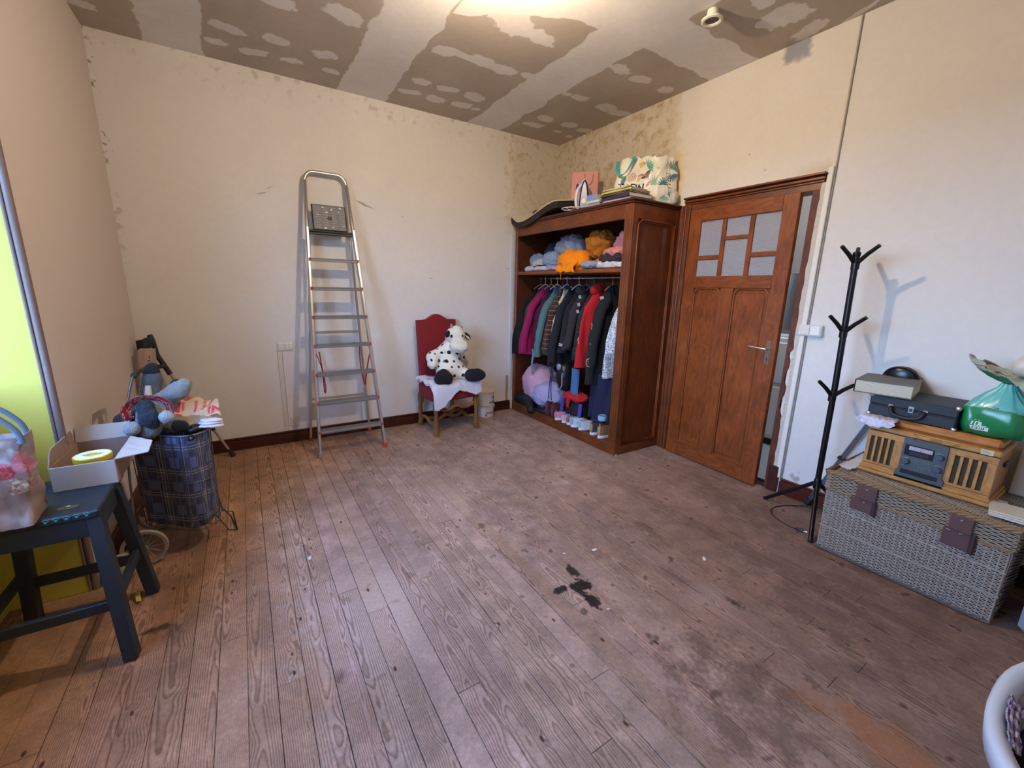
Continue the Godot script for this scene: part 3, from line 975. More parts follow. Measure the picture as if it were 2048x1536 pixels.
func make_door() -> void:
	var dm := textured(tex.door, 0.38, {"metallic_specular": 0.5})
	var dk := textured(tex.wardrobe, 0.4)
	var d := Node3D.new(); d.name = "door_1"; add_child(d); d.position = V(0, 0, 2.3)
	struct(d, "varnished pine door with six frosted panes, standing slightly ajar", "door")
	var mb := MB.new(); mb.grain = 1; mb.uvs = 1.1
	mb.bb(V(-0.022, 0, 1.742), V(0.0, 2.145, 1.845), 0.003)
	mb.tube([V(-0.024, 0, 1.765), V(-0.024, 2.14, 1.765)], 0.007, 8)
	mb.bb(V(-0.014, 0, 1.845), V(0.13, 2.105, 1.873), 0.003)
	mb.tube([V(-0.024, 0, 1.80), V(-0.024, 2.14, 1.80)], 0.009, 8)
	mb.tube([V(-0.022, 0, 1.835), V(-0.022, 2.14, 1.835)], 0.006, 8)
	put("left_jamb", mb, dk, d).name = "door_jamb"
	mb = MB.new(); mb.grain = 1; mb.uvs = 1.1; mb.off = Vector2(0.3, 0)
	var rr := RandomNumberGenerator.new(); rr.seed = 9
	var pts := PackedVector2Array([Vector2(2.742, 0.0), Vector2(2.742, 2.105)])
	for i in 44:
		var y := 2.105 - i * 0.0489
		var bite := 0.0
		if y < 1.05 and y > 0.55: bite = 0.018 + 0.012 * sin(y * 31.0)
		pts.append(Vector2(2.786 - bite + rr.randf_range(-0.004, 0.004), y))
	mb.slab(Transform3D(Basis(V(0, 0, 1), V(0, 1, 0), V(-1, 0, 0)), V(0.13, 0, 0)), pts, 0.142, 0.0)
	put("door_jamb", mb, textured(tex.wardrobe, 0.6, {"albedo_color": hx("e0c8c0")}), d)
	mb = MB.new(); mb.grain = 2; mb.uvs = 1.1
	mb.bb(V(-0.014, 2.10, 1.845), V(0.13, 2.145, 2.79), 0.003)
	put("door_head", mb, dk, d)
	mb = MB.new(); mb.grain = 2; mb.uvs = 1.1
	for s in [[2.143, 2.158, 0.024], [2.158, 2.176, 0.038], [2.176, 2.184, 0.030], [2.184, 2.199, 0.055]]:
		mb.bb(V(-s[2], s[0], 1.785), V(0.0, s[1], 2.80 + s[2] * 0.3), 0.004)
	put("cornice_moulding", mb, dk, d)
	# the leaf: local z runs from hinge to lock, -x faces the room
	var T := Transform3D(Basis(V(0, 1, 0), deg_to_rad(-2.3)), V(-0.014, 0.0, 1.876))
	var lb := func(parent: Node3D, called: String, z0: float, y0: float, z1: float, y1: float, x0: float, x1: float, g: int, m: Material, b := 0.003) -> MeshInstance3D:
		var q := MB.new(); q.grain = g; q.uvs = 1.0; q.off = Vector2(z0 * 3.1, y0 * 1.7)
		q.box(T * at((x0 + x1) * 0.5, (y0 + y1) * 0.5, (z0 + z1) * 0.5), V(absf(x1 - x0), y1 - y0, z1 - z0), b)
		return put(called, q, m, parent)
	var X0 := -0.040
	var X1 := 0.0
	lb.call(d, "stile", 0.0, 0.012, 0.104, 2.092, X0, X1, 1, dm)
	lb.call(d, "stile", 0.730, 0.012, 0.832, 2.092, X0, X1, 1, dm)
	lb.call(d, "rail", 0.104, 1.992, 0.730, 2.092, X0, X1, 2, dm)
	lb.call(d, "rail", 0.104, 1.475, 0.730, 1.567, X0, X1, 2, dm)
	lb.call(d, "rail", 0.104, 0.012, 0.730, 0.128, X0, X1, 2, dm)
	lb.call(d, "stile", 0.352, 0.128, 0.455, 1.475, X0, X1, 1, dm)
	# glazing bars and six panes
	for z in [[0.292, 0.328], [0.510, 0.546]]:
		lb.call(d, "glazing_bar", z[0], 1.567, z[1], 1.992, X0 + 0.004, X1 - 0.004, 1, dm)
	for q in [[0.104, 0.292, 1.695, 1.728], [0.328, 0.510, 1.833, 1.860], [0.546, 0.730, 1.697, 1.730]]:
		lb.call(d, "glazing_bar", q[0], q[2], q[1], q[3], X0 + 0.004, X1 - 0.004, 2, dm)
	var frost := mat("b6b7be", 0.10, 0.0, {"backlight_enabled": true, "backlight": Color(0.55, 0.55, 0.55), "heightmap_enabled": true, "heightmap_texture": tex.frost, "heightmap_scale": 2.5, "uv1_triplanar": true, "uv1_scale": Vector3(5, 5, 5), "metallic_specular": 0.7})
	for q in [[0.104, 0.292, 1.728, 1.992], [0.104, 0.292, 1.567, 1.695], [0.328, 0.510, 1.860, 1.992], [0.328, 0.510, 1.567, 1.833], [0.546, 0.730, 1.730, 1.992], [0.546, 0.730, 1.567, 1.697]]:
		lb.call(d, "glass_pane", q[0] - 0.004, q[2] - 0.004, q[1] + 0.004, q[3] + 0.004, -0.024, -0.020, 1, frost, 0.0)
	# two long panels with chamfered upper corners and mouldings
	var n := 0
	for q in [[0.104, 0.352], [0.455, 0.730]]:
		var e := 0.004
		var B := Transform3D(T.basis * Basis(V(0, 0, 1), V(0, 1, 0), V(-1, 0, 0)), T * V(-0.012, 0, 0))
		var oct := func(g: float, ch: float) -> PackedVector2Array:
			return PackedVector2Array([Vector2(q[0] + g, 0.128 + g), Vector2(q[1] - g, 0.128 + g), Vector2(q[1] - g, 1.475 - g - ch), Vector2(q[1] - g - ch, 1.475 - g), Vector2(q[0] + g + ch, 1.475 - g), Vector2(q[0] + g, 1.475 - g - ch)])
		mb = MB.new(); mb.uvs = 1.0; mb.off = Vector2(0.37 * n, 0.2)
		mb.slab(B, rect(q[0] - e, 0.128 - e, q[1] + e, 1.475 + e), 0.012, 0.0)
		mb.slab(B.translated_local(V(0, 0, 0.012)), oct.call(0.032, 0.028), 0.007, 0.006)
		var pan := put("panel", mb, dm, d)
		mb = MB.new()
		var o: PackedVector2Array = oct.call(0.006, 0.034)
		for i in 6:
			var a: Vector2 = o[i]; var c: Vector2 = o[(i + 1) % 6]
			mb.tube([B * V(a.x, a.y, 0.018), B * V(c.x, c.y, 0.018)], 0.007, 6)
		put("moulding", mb, dm, pan)
		n += 1
	# lock plate and lever
	var brass := mat("8a8070", 0.4, 0.85)
	mb = MB.new()
	mb.box(T * at(X0 - 0.0015, 1.028, 0.782), V(0.003, 0.172, 0.034), 0.0012)
	var plate := put("lock_plate", mb, brass, d)
	mb = MB.new()
	mb.tube([T * V(X0 - 0.003, 1.055, 0.782), T * V(X0 - 0.045, 1.055, 0.782)], 0.008, 10)
	mb.tube([T * V(X0 - 0.040, 1.055, 0.786), T * V(X0 - 0.046, 1.055, 0.76), T * V(X0 - 0.046, 1.062, 0.662)], [0.009, 0.0085, 0.007], 10)
	put("lever", mb, mat("c9c4bc", 0.3, 0.9), plate)
	mb = MB.new()
	mb.bb(T * V(X0 - 0.0038, 0.965, 0.780), T * V(X0 - 0.0028, 0.985, 0.785), 0.0)
	mb.lathe(Transform3D(Basis(V(0, 0, 1), V(-1, 0, 0), V(0, 1, 0)), T * V(X0 - 0.0028, 0.986, 0.7825)), [Vector2(0, 0.001), Vector2(0.004, 0.001), Vector2(0.004, 0)], 10)
	put("keyhole", mb, mat("15120f", 0.8), plate)
	for y in [1.82, 0.98, 0.22]:
		mb = MB.new()
		mb.tube([V(-0.052, y - 0.03, 1.873), V(-0.052, y + 0.03, 1.873)], 0.006, 8)
		put("hinge", mb, mat("3a2a20", 0.5, 0.6), d)
	# ---- the kitchen seen through the gap
	mb = MB.new()
	var nouv := func(_p): return Vector2.ZERO
	wbox(mb, V(1.60, -0.1, 0.6), V(1.72, 2.8, 4.2), nouv)
	wbox(mb, V(0.14, -0.1, 0.5), V(1.72, 2.8, 0.6), nouv)
	wbox(mb, V(0.14, -0.1, 4.1), V(1.72, 2.8, 4.2), nouv)
	struct(put("wall_kitchen", mb, mat("8a7d74", 0.9)), "pale kitchen walls beyond the door gap", "wall")
	mb = MB.new()
	wbox(mb, V(0.13, -0.1, 0.5), V(1.72, -0.001, 4.2), nouv)
	struct(put("floor_kitchen", mb, mat("8d9298", 0.5)), "grey kitchen floor beyond the door", "floor")
	mb = MB.new()
	wbox(mb, V(0.14, 2.7, 0.5), V(1.72, 2.8, 4.2), nouv)
	struct(put("ceiling_kitchen", mb, mat("e4e4e4", 0.9)), "white kitchen ceiling", "ceiling")
	var k := thing("cupboard", "white enamelled kitchen cupboard glimpsed through the door gap", "cupboard", V(1.15, 0, 2.05))
	mb = MB.new(); mb.bb(V(0.98, 0.06, 1.75), V(1.40, 1.05, 2.42), 0.012); put("body", mb, mat("dfe4ea", 0.35), k)
	mb = MB.new(); mb.bb(V(0.965, 0.10, 1.77), V(0.98, 0.58, 2.40), 0.006); put("door", mb, mat("e6eaf0", 0.3), k)
	mb = MB.new(); mb.bb(V(0.965, 0.62, 1.77), V(0.98, 1.0, 2.40), 0.006); put("door", mb, mat("e6eaf0", 0.3), k)
	mb = MB.new(); mb.bb(V(1.0, 0, 1.77), V(1.38, 0.06, 2.40), 0.0); put("plinth", mb, mat("2a2c30", 0.7), k)
	k = thing("towel", "grey patterned towel hung beyond the door gap", "towel", V(1.05, 1.1, 2.25))
	mb = MB.new()
	mb.sheet(12, 14, func(u, w): return V(1.0 + 0.012 * sin(u * 14.0), 1.62 - w * 0.5, 2.05 + u * 0.34), 0.006)
	put("cloth", mb, mat("7d7f86", 0.9, 0.0, {"heightmap_enabled": true, "heightmap_texture": tex.frost, "heightmap_scale": 0.4}), k)
	mb = MB.new(); mb.rod(V(1.02, 1.625, 1.95), V(1.02, 1.625, 2.5), 0.008); mb.rod(V(1.02, 1.625, 2.48), V(1.60, 1.625, 2.48), 0.008); put("rail", mb, mat("b0b0b0", 0.3, 0.9), k)
	# kitchen ceiling lamp
	k = thing("ceiling_lamp", "round white globe lamp on the kitchen ceiling", "lamp", V(0.85, 2.7, 2.75))
	mb = MB.new(); mb.lathe(at(0.85, 2.38, 2.75), [Vector2(0, 0.0), Vector2(0.06, 0.01), Vector2(0.12, 0.06), Vector2(0.135, 0.13), Vector2(0.11, 0.21), Vector2(0.06, 0.25)], 20); put("globe", mb, mat("ffffff", 0.4, 0.0, {"emission_enabled": true, "emission": Color(0.9, 0.95, 1.0), "emission_energy_multiplier": 2.0}), k)
	mb = MB.new(); mb.lathe(at(0.85, 2.62, 2.75), [Vector2(0.07, 0.0), Vector2(0.07, 0.08), Vector2(0, 0.08)], 20); put("base", mb, mat("d0d0d0", 0.5), k)
	var l := OmniLight3D.new(); l.name = "kitchen_light"; l.position = V(0.85, 2.50, 2.75); l.light_color = Color(0.86, 0.93, 1.0); l.light_energy = KITCHEN; l.light_size = 0.1; l.omni_range = 8.0; l.omni_attenuation = 2.0; l.shadow_enabled = true
	add_child(l)

func make_wardrobe() -> void:
	var m := textured(tex.wardrobe, 0.36)
	var ins := textured(tex.wardrobe, 0.6, {"albedo_color": hx("c9b8ac")})
	var w := thing("wardrobe", "tall open brown wooden wardrobe without doors, full of clothes, in the corner", "wardrobe", V(-0.29, 0, 0.87))
	var F := -0.578
	var W := func(called: String, a: Vector3, c: Vector3, g: int, mm: Material, b := 0.003) -> MeshInstance3D:
		var q := MB.new(); q.grain = g; q.uvs = 1.0; q.off = Vector2(a.x * 2.3 + a.z * 1.7, a.y * 1.3)
		q.bb(a, c, b)
		return put(called, q, mm, w)
	W.call("stile", V(F, 0.0, 1.645), V(F + 0.03, 2.115, 1.737), 1, m, 0.005)
	W.call("stile", V(F, 0.0, 0.022), V(F + 0.03, 2.115, 0.062), 1, m, 0.005)
	W.call("header", V(F, 2.0, 0.062), V(F + 0.03, 2.115, 1.645), 2, m)
	W.call("base_rail", V(F, 0.0, 0.062), V(F + 0.025, 0.098, 1.645), 2, m)
	W.call("floor_board", V(F + 0.025, 0.085, 0.062), V(-0.012, 0.103, 1.70), 2, ins)
	W.call("back_panel", V(-0.018, 0.0, 0.022), V(-0.004, 2.115, 1.71), 1, ins)
	W.call("side_panel", V(F + 0.03, 0.0, 0.022), V(-0.018, 2.115, 0.044), 1, ins)
	W.call("shelf", V(F + 0.012, 1.588, 0.044), V(-0.018, 1.622, 1.705), 2, textured(tex.door, 0.5))
	# right side: frame with a sunk panel and moulding
	var sp: MeshInstance3D = W.call("side_panel", V(F + 0.03, 0.0, 1.705), V(-0.004, 2.115, 1.722), 1, textured(tex.wardrobe, 0.42, {"albedo_color": hx("e8e0dc")}))
	for q in [[V(F + 0.03, 0, 1.722), V(-0.515, 2.115, 1.737), 1], [V(-0.055, 0, 1.722), V(-0.004, 2.115, 1.737), 1], [V(-0.515, 2.0, 1.722), V(-0.055, 2.115, 1.737), 0], [V(-0.515, 0, 1.722), V(-0.055, 0.085, 1.737), 0]]:
		var qb := MB.new(); qb.grain = q[2]; qb.off = Vector2(q[0].x, q[0].y); qb.bb(q[0], q[1], 0.003)
		put("frame_piece", qb, m, sp)
	var mb := MB.new()
	var c := [V(-0.508, 0.092, 1.735), V(-0.062, 0.092, 1.735), V(-0.062, 1.96, 1.735), V(-0.10, 1.993, 1.735), V(-0.47, 1.993, 1.735), V(-0.508, 1.96, 1.735)]
	mb.tube(c, 0.0075, 6, true)
	var c2 := []
	for p in c: c2.append(V(-0.285 + (p.x + 0.285) * 0.955, 1.04 + (p.y - 1.04) * 0.989, 1.728))
	mb.tube(c2, 0.006, 6, true)
	put("moulding", mb, textured(tex.door, 0.35, {"albedo_color": hx("e8d0c0")}), sp)
	# fluting on the front corner
	mb = MB.new()
	for z in [1.662, 1.69, 1.718]:
		mb.tube([V(F - 0.001, 0.12, z), V(F - 0.001, 2.1, z)], 0.004, 6)
	put("fluting", mb, m, w)
	mb = MB.new(); mb.grain = 2; mb.uvs = 1.0
	mb.bb(V(F - 0.012, 2.115, 0.006), V(-0.004, 2.128, 1.747), 0.004)
	mb.bb(V(F - 0.022, 2.128, 0.002), V(-0.004, 2.150, 1.757), 0.007)
	put("cornice", mb, textured(tex.wardrobe, 0.4, {"albedo_color": hx("c0a8a0")}), w)
	mb = MB.new(); mb.rod(V(-0.29, 1.556, 0.046), V(-0.29, 1.556, 1.704), 0.010, 12)
	put("hanging_rail", mb, mat("c8c8cc", 0.25, 0.95), w)
	mb = MB.new(); mb.lathe(at(F + 0.02, 0.0, 1.745), [Vector2(0, 0.016), Vector2(0.012, 0.014), Vector2(0.016, 0.0)], 12)
	put("foot", mb, mat("8e8478", 0.6), w)
	# strip of wall filler beside it
	mb = MB.new(); mb.bb(V(-0.625, 0.25, 0.0), V(F - 0.004, 2.02, 0.014), 0.004)
	struct(put("trim_9", mb, mat("c9cdd6", 0.9)), "whitish filler strip between wardrobe and back wall", "filler strip")
	mb = MB.new(); mb.grain = 1; mb.bb(V(-0.66, 0.112, 0.0), V(-0.627, 0.42, 0.007), 0.002)
	struct(put("trim_10", mb, mat("a58863", 0.9)), "torn brown paper strip low beside the wardrobe", "torn paper")

const SKY := 27.0
const LAMP := 2.15
const KITCHEN := 1.5

func _ready() -> void:
	# ---- camera
	var cam := Camera3D.new()
	cam.name = "camera"
	add_child(cam)
	cam.fov = rad_to_deg(2.0 * atan(768.0 / 838.33))
	cam.transform = Transform3D(Basis(Vector3.UP, -0.56630) * Basis(Vector3.RIGHT, -0.22241) * Basis(Vector3.BACK, 0.02280), V(-3.23514, 1.43, 4.20006))
	cam.near = 0.02
	cam.far = 60.0
	cam.current = true
	# ---- daylight from an overcast sky, entering by the window
	var env := Environment.new()
	var sky := Sky.new()
	var sm := ProceduralSkyMaterial.new()
	sm.sky_top_color = Color(0.46, 0.67, 1.0)
	sm.sky_horizon_color = Color(0.68, 0.83, 1.0)
	sm.sky_curve = 0.25
	sm.ground_horizon_color = Color(0.27, 0.26, 0.23)
	sm.ground_bottom_color = Color(0.20, 0.19, 0.16)
	sm.sun_angle_max = 0.0
	sky.sky_material = sm
	env.background_mode = Environment.BG_SKY
	env.sky = sky
	env.background_energy_multiplier = SKY
	env.tonemap_mode = Environment.TONE_MAPPER_LINEAR
	env.tonemap_exposure = 1.0
	env.sdfgi_enabled = true
	env.ssao_enabled = true
	env.ssil_enabled = true
	var we := WorldEnvironment.new()
	we.name = "environment"
	we.environment = env
	add_child(we)
	# ---- textures
	tex.weave = grey_tex(256, 256, 0.12, 91, 2)
	tex.fur = grey_tex(256, 256, 0.09, 92, 3)
	tex.plaster = grey_tex(512, 512, 0.02, 93, 4)
	tex.frost = grey_tex(256, 256, 0.075, 94, 2, FastNoiseLite.TYPE_CELLULAR)
	make_pine()
	make_dirt()
	make_walls()
	make_ceiling()
	make_varnish()
	make_room()
	make_door()
	make_wardrobe()
	make_lamp()
	make_ladder()
	make_back_fittings()
	make_chair()
	make_plush_cow()
	make_buckets()
	make_clothes()
	make_wardrobe_top()
	make_stool()
	make_tote()
	make_carton()
	make_cart()
	make_corner_things()
	make_donkey()
	make_fluff()
	make_coat_rack()
	make_hamper()
	make_radio()
	make_hamper_top()
	make_right_floor()

func make_lamp() -> void:
	# the room's bare bulb on its flex, just above the top edge of the photograph
	var k := thing("pendant_lamp", "bare warm bulb on a short white flex under the ceiling", "lamp", V(-2.05, 3.043, 2.25))
	var mb := MB.new(); mb.lathe(at(-2.05, 2.775, 2.25), [Vector2(0, 0), Vector2(0.018, 0.006), Vector2(0.030, 0.028), Vector2(0.029, 0.05), Vector2(0.016, 0.082), Vector2(0.013, 0.095)], 16); put("bulb", mb, mat("fff0d0", 0.3, 0.0, {"emission_enabled": true, "emission": Color(1.0, 0.78, 0.48), "emission_energy_multiplier": 12.0}), k)
	mb = MB.new(); mb.lathe(at(-2.05, 2.866, 2.25), [Vector2(0.0, 0.0), Vector2(0.017, 0.0), Vector2(0.017, 0.045), Vector2(0.006, 0.055), Vector2(0, 0.055)], 14); put("socket", mb, mat("2a2a2a", 0.5), k)
	mb = MB.new(); mb.rod(V(-2.05, 2.92, 2.25), V(-2.05, 3.043, 2.25), 0.0035, 6); put("flex", mb, mat("e0ddd6", 0.6), k)
	var l := OmniLight3D.new(); l.name = "bulb_light"; l.position = V(-2.05, 2.805, 2.25); l.light_color = Color(1.0, 0.91, 0.79); l.light_energy = LAMP; l.light_size = 0.015; l.omni_range = 12.0; l.omni_attenuation = 2.0; l.shadow_enabled = true
	add_child(l)

func make_ladder() -> void:
	var alu := mat("c4c2bf", 0.34, 0.9, {"metallic_specular": 0.5})
	var alu2 := mat("8f8d8c", 0.5, 0.8)
	var red := mat("9c4a38", 0.6)
	var l := thing("step_ladder", "tall aluminium step ladder with hoop top leaning against the back wall", "ladder", V(-2.54, 0, 0.28))
	var zf := func(y: float) -> float: return 0.527 - 0.2045 * y
	var xl := func(y: float) -> float: return -2.811 + 0.0475 * y
	var xr := func(y: float) -> float: return -2.264 - 0.0475 * y
	# the two rails run up into one hoop
	var mb := MB.new()
	var top := 2.27
	for f in [xl, xr]:
		mb = MB.new()
		mb.bar(V(f.call(0.02), 0.02, zf.call(0.02)), V(f.call(1.90), 1.90, zf.call(1.90)), 0.022, 0.056, V(0, 0.2, 1), 0.004)
		put("rail", mb, alu, l)
	mb = MB.new()
	var a := V(xl.call(1.86), 1.86, zf.call(1.86)); var b := V(xl.call(top), top, zf.call(top)); var c := V(xr.call(top), top, zf.call(top)); var d := V(xr.call(1.86), 1.86, zf.call(1.86))
	var pts := [a, b]
	for i in 7:
		var t := PI * 0.5 * (1.0 - i / 6.0)
		pts.append(V(xl.call(top) + 0.075 * (1.0 - sin(t)), top + 0.085 * cos(t), zf.call(top + 0.05)))
	for i in 7:
		var t := PI * 0.5 * i / 6.0
		pts.append(V(xr.call(top) - 0.075 * (1.0 - sin(t)), top + 0.085 * cos(t), zf.call(top + 0.05)))
	pts.append_array([c, d])
	mb.tube(pts, 0.0165, 10)
	put("hoop", mb, alu, l)
	for k in 7:
		var y := 0.222 + 0.2375 * k
		var z: float = zf.call(y)
		mb = MB.new()
		mb.bb(V(xl.call(y) + 0.010, y - 0.008, z - 0.045), V(xr.call(y) - 0.010, y, z + 0.040), 0.003)
		mb.bb(V(xl.call(y) + 0.010, y - 0.026, z + 0.030), V(xr.call(y) - 0.010, y - 0.006, z + 0.040), 0.003)
		for r in 6:
			mb.bb(V(xl.call(y) + 0.02, y, z - 0.036 + r * 0.014), V(xr.call(y) - 0.02, y + 0.0022, z - 0.031 + r * 0.014), 0.0)
		var s := put("step", mb, alu2, l)
		for f in [[xl, 1.0], [xr, -1.0]]:
			mb = MB.new()
			mb.bb(V(f[0].call(y) + 0.004 * f[1] - 0.008, y - 0.022, z + 0.026), V(f[0].call(y) + 0.004 * f[1] + 0.008, y + 0.004, z + 0.044), 0.003)
			put("end_cap", mb, red, s)
	# folded platform with a moulded tread
	var T := Transform3D(Basis(V(1, 0, 0), -0.2045 * 0.98), V(-2.54, 1.985, zf.call(1.985) + 0.012))
	mb = MB.new()
	mb.box(T, V(0.272, 0.215, 0.022), 0.005)
	var pl := put("platform", mb, mat("23282b", 0.6), l)
	mb = MB.new()
	var r2 := RandomNumberGenerator.new(); r2.seed = 3
	for i in 4:
		for j in 9:
			mb.box(T * at(-0.098 + i * 0.065 + 0.006 * (j % 2), -0.085 + j * 0.021, 0.0125), V(0.040, 0.010, 0.004), 0.001)
	put("tread", mb, mat("8b8781", 0.6), pl)
	mb = MB.new()
	mb.box(T * at(0, 0, 0.0118), V(0.255, 0.2, 0.003), 0.001)
	put("tread_plate", mb, mat("76736e", 0.7), pl)
	mb = MB.new()
	for s in [-1.0, 1.0]:
		mb.slab(T * at(0, -0.005, 0.013), PackedVector2Array([Vector2(0.003 * s, 0.017), Vector2(0.014 * s, 0.012), Vector2(0.019 * s, 0), Vector2(0.014 * s, -0.012), Vector2(0.003 * s, -0.017)]), 0.004)
	put("emblem", mb, mat("15171a", 0.6), pl)
	mb = MB.new()
	for q in [[-0.05, 0.085, 0.008], [0.02, 0.07, 0.009], [0.09, 0.09, 0.010], [0.075, 0.055, 0.006], [-0.02, 0.045, 0.010], [-0.04, -0.09, 0.010], [0.02, -0.08, 0.007], [0.11, -0.06, 0.006], [-0.09, 0.02, 0.005]]:
		mb.heap(T * at(q[0], q[1], 0.0145), V(q[2], q[2] * 0.7, 0.002), int(q[0] * 1000) + 200, 0.3, 3.0, 1.0, 1.0, 10, 6)
	put("paint_spatter", mb, mat("e8e4dc", 0.8), pl)
	mb = MB.new()
	mb.rod(V(xl.call(1.875) + 0.005, 1.872, zf.call(1.872) + 0.014), V(xr.call(1.875) - 0.005, 1.872, zf.call(1.872) + 0.014), 0.009, 8)
	mb.bb(V(xl.call(1.86) + 0.01, 1.845, zf.call(1.86) - 0.03), V(xr.call(1.86) - 0.01, 1.862, zf.call(1.86) + 0.03), 0.003)
	put("platform_hinge", mb, mat("3d3d3f", 0.5, 0.5), l)
	# rear legs, almost flat against the wall
	for s in [-1.0, 1.0]:
		mb = MB.new()
		mb.bar(V(-2.552 + s * 0.271, 0.015, 0.040), V(-2.540 + s * 0.165, 1.85, 0.105), 0.020, 0.026, V(0, 0, 1), 0.003)
		var q := put("rear_leg", mb, alu, l)
		mb = MB.new(); mb.box(at(-2.552 + s * 0.272, 0.018, 0.040), V(0.030, 0.036, 0.036), 0.006)
		put("foot", mb, mat("a8402c", 0.6), q)
	for y in [1.012, 0.40]:
		mb = MB.new()
		var h: float = 0.271 - y * 0.057
		mb.bb(V(-2.546 - h, y - 0.011, 0.044 + y * 0.035), V(-2.546 + h, y + 0.011, 0.058 + y * 0.035), 0.003)
		put("cross_bar", mb, alu, l)
	for s in [-1.0, 1.0]:
		mb = MB.new()
		mb.box(at(-2.5375 + s * 0.2735, 0.022, zf.call(0.02)), V(0.031, 0.044, 0.064), 0.007)
		put("foot", mb, mat("d2452c", 0.5) if s > 0 else mat("8e8c88", 0.6), l)
	# red safety straps between front and rear legs
	for q in [[V(-2.732, 0.875, 0.34), V(-2.712, 0.70, 0.30), V(-2.700, 0.52, 0.24), V(-2.690, 0.475, 0.20), V(-2.672, 0.52, 0.14), V(-2.690, 0.70, 0.10), V(-2.735, 0.86, 0.075)], [V(-2.305, 0.875, 0.34), V(-2.325, 0.74, 0.30), V(-2.335, 0.60, 0.24), V(-2.338, 0.52, 0.20), V(-2.346, 0.60, 0.16), V(-2.350, 0.74, 0.11), V(-2.340, 0.88, 0.075)]]:
		mb = MB.new()
		var cv := curve(q, 7)
		mb.sheet(1, cv.size() - 1, func(u, w): return cv[int(roundf(w * (cv.size() - 1)))] + V(0.005, 0, 0.026) * (u - 0.5), 0.0016)
		put("strap", mb, mat("b02a26", 0.8), l)

func make_back_fittings() -> void:
	var wh := mat("dcd5cb", 0.45)
	var s := thing("light_switch", "cream double light switch on the back wall left of the ladder", "switch", V(-2.96, 0.885, 0.0))
	var mb := MB.new(); mb.bb(V(-3.022, 0.850, 0.0), V(-2.895, 0.925, 0.010), 0.004); put("back_box", mb, wh, s)
	mb = MB.new(); mb.bb(V(-3.014, 0.857, 0.010), V(-2.966, 0.918, 0.016), 0.003); put("cover", mb, wh, s)
	for x in [-2.962, -2.931]:
		mb = MB.new(); mb.box(turned(V(x + 0.014, 0.888, 0.012), V(2, 0, 0)), V(0.028, 0.058, 0.010), 0.003); put("rocker", mb, mat("e2dcd2", 0.35), s)
	s = thing("cable_channel", "slim cream cable channel from the switch down to the baseboard", "cable channel", V(-3.0, 0.5, 0.0))
	mb = MB.new(); mb.bb(V(-3.026, 0.112, 0.0), V(-2.992, 0.849, 0.009), 0.002); put("channel", mb, mat("d3c9bc", 0.7), s)
	mb = MB.new(); mb.bb(V(-2.9905, 0.112, 0.0), V(-2.9885, 0.849, 0.002), 0.0); put("seam", mb, mat("7a6c60", 0.9), s)
	s = thing("wall_socket", "small cream wall socket low down beside the ladder", "socket", V(-2.937, 0.19, 0.0))
	mb = MB.new(); mb.bb(V(-2.972, 0.152, 0.0), V(-2.902, 0.240, 0.011), 0.004); put("plate", mb, wh, s)
	mb = MB.new(); mb.lathe(Transform3D(Basis(V(1, 0, 0), V(0, 0, 1), V(0, -1, 0)), V(-2.937, 0.196, 0.0)), [Vector2(0.0, 0.007), Vector2(0.018, 0.007), Vector2(0.020, 0.0125), Vector2(0.024, 0.0125), Vector2(0.025, 0.010)], 20); put("socket_well", mb, mat("c9c1b6", 0.5), s)
	mb = MB.new()
	for x in [-0.008, 0.008]: mb.rod(V(-2.937 + x, 0.196, 0.0065), V(-2.937 + x, 0.196, 0.0085), 0.003, 8)
	put("holes", mb, mat("2a2522", 0.8), s)
	s = thing("door_switch", "wide white light switch on the right wall beside the door", "switch", V(0, 1.2, 2.87))
	mb = MB.new(); mb.bb(V(-0.034, 1.166, 2.806), V(0.0, 1.240, 2.944), 0.004); put("back_box", mb, mat("ddd8d0", 0.5), s)
	mb = MB.new(); mb.bb(V(-0.040, 1.174, 2.880), V(-0.034, 1.232, 2.936), 0.003); put("rocker", mb, mat("efece6", 0.35), s)
	mb = MB.new(); mb.bb(V(-0.0385, 1.174, 2.814), V(-0.034, 1.232, 2.874), 0.003); put("blank_cover", mb, mat("e0dbd3", 0.45), s)
	# recessed spot on the ceiling
	s = thing("ceiling_spotlight", "round white recessed spotlight housing on the ceiling", "spotlight", V(-0.748, 3.043, 2.381))
	var T := Transform3D(Basis(V(1, 0, 0), deg_to_rad(180)), V(-0.748, 3.043, 2.381))
	mb = MB.new(); mb.lathe(T, [Vector2(0.030, 0.0), Vector2(0.034, 0.035), Vector2(0.052, 0.042), Vector2(0.060, 0.048), Vector2(0.060, 0.056), Vector2(0.050, 0.060), Vector2(0.040, 0.056), Vector2(0.038, 0.044)], 32); put("ring", mb, mat("e4ddd0", 0.5), s)
	mb = MB.new(); mb.lathe(T, [Vector2(0.039, 0.050), Vector2(0.030, 0.045), Vector2(0.0, 0.043)], 28); put("grille", mb, mat("6c6862", 0.6), s)

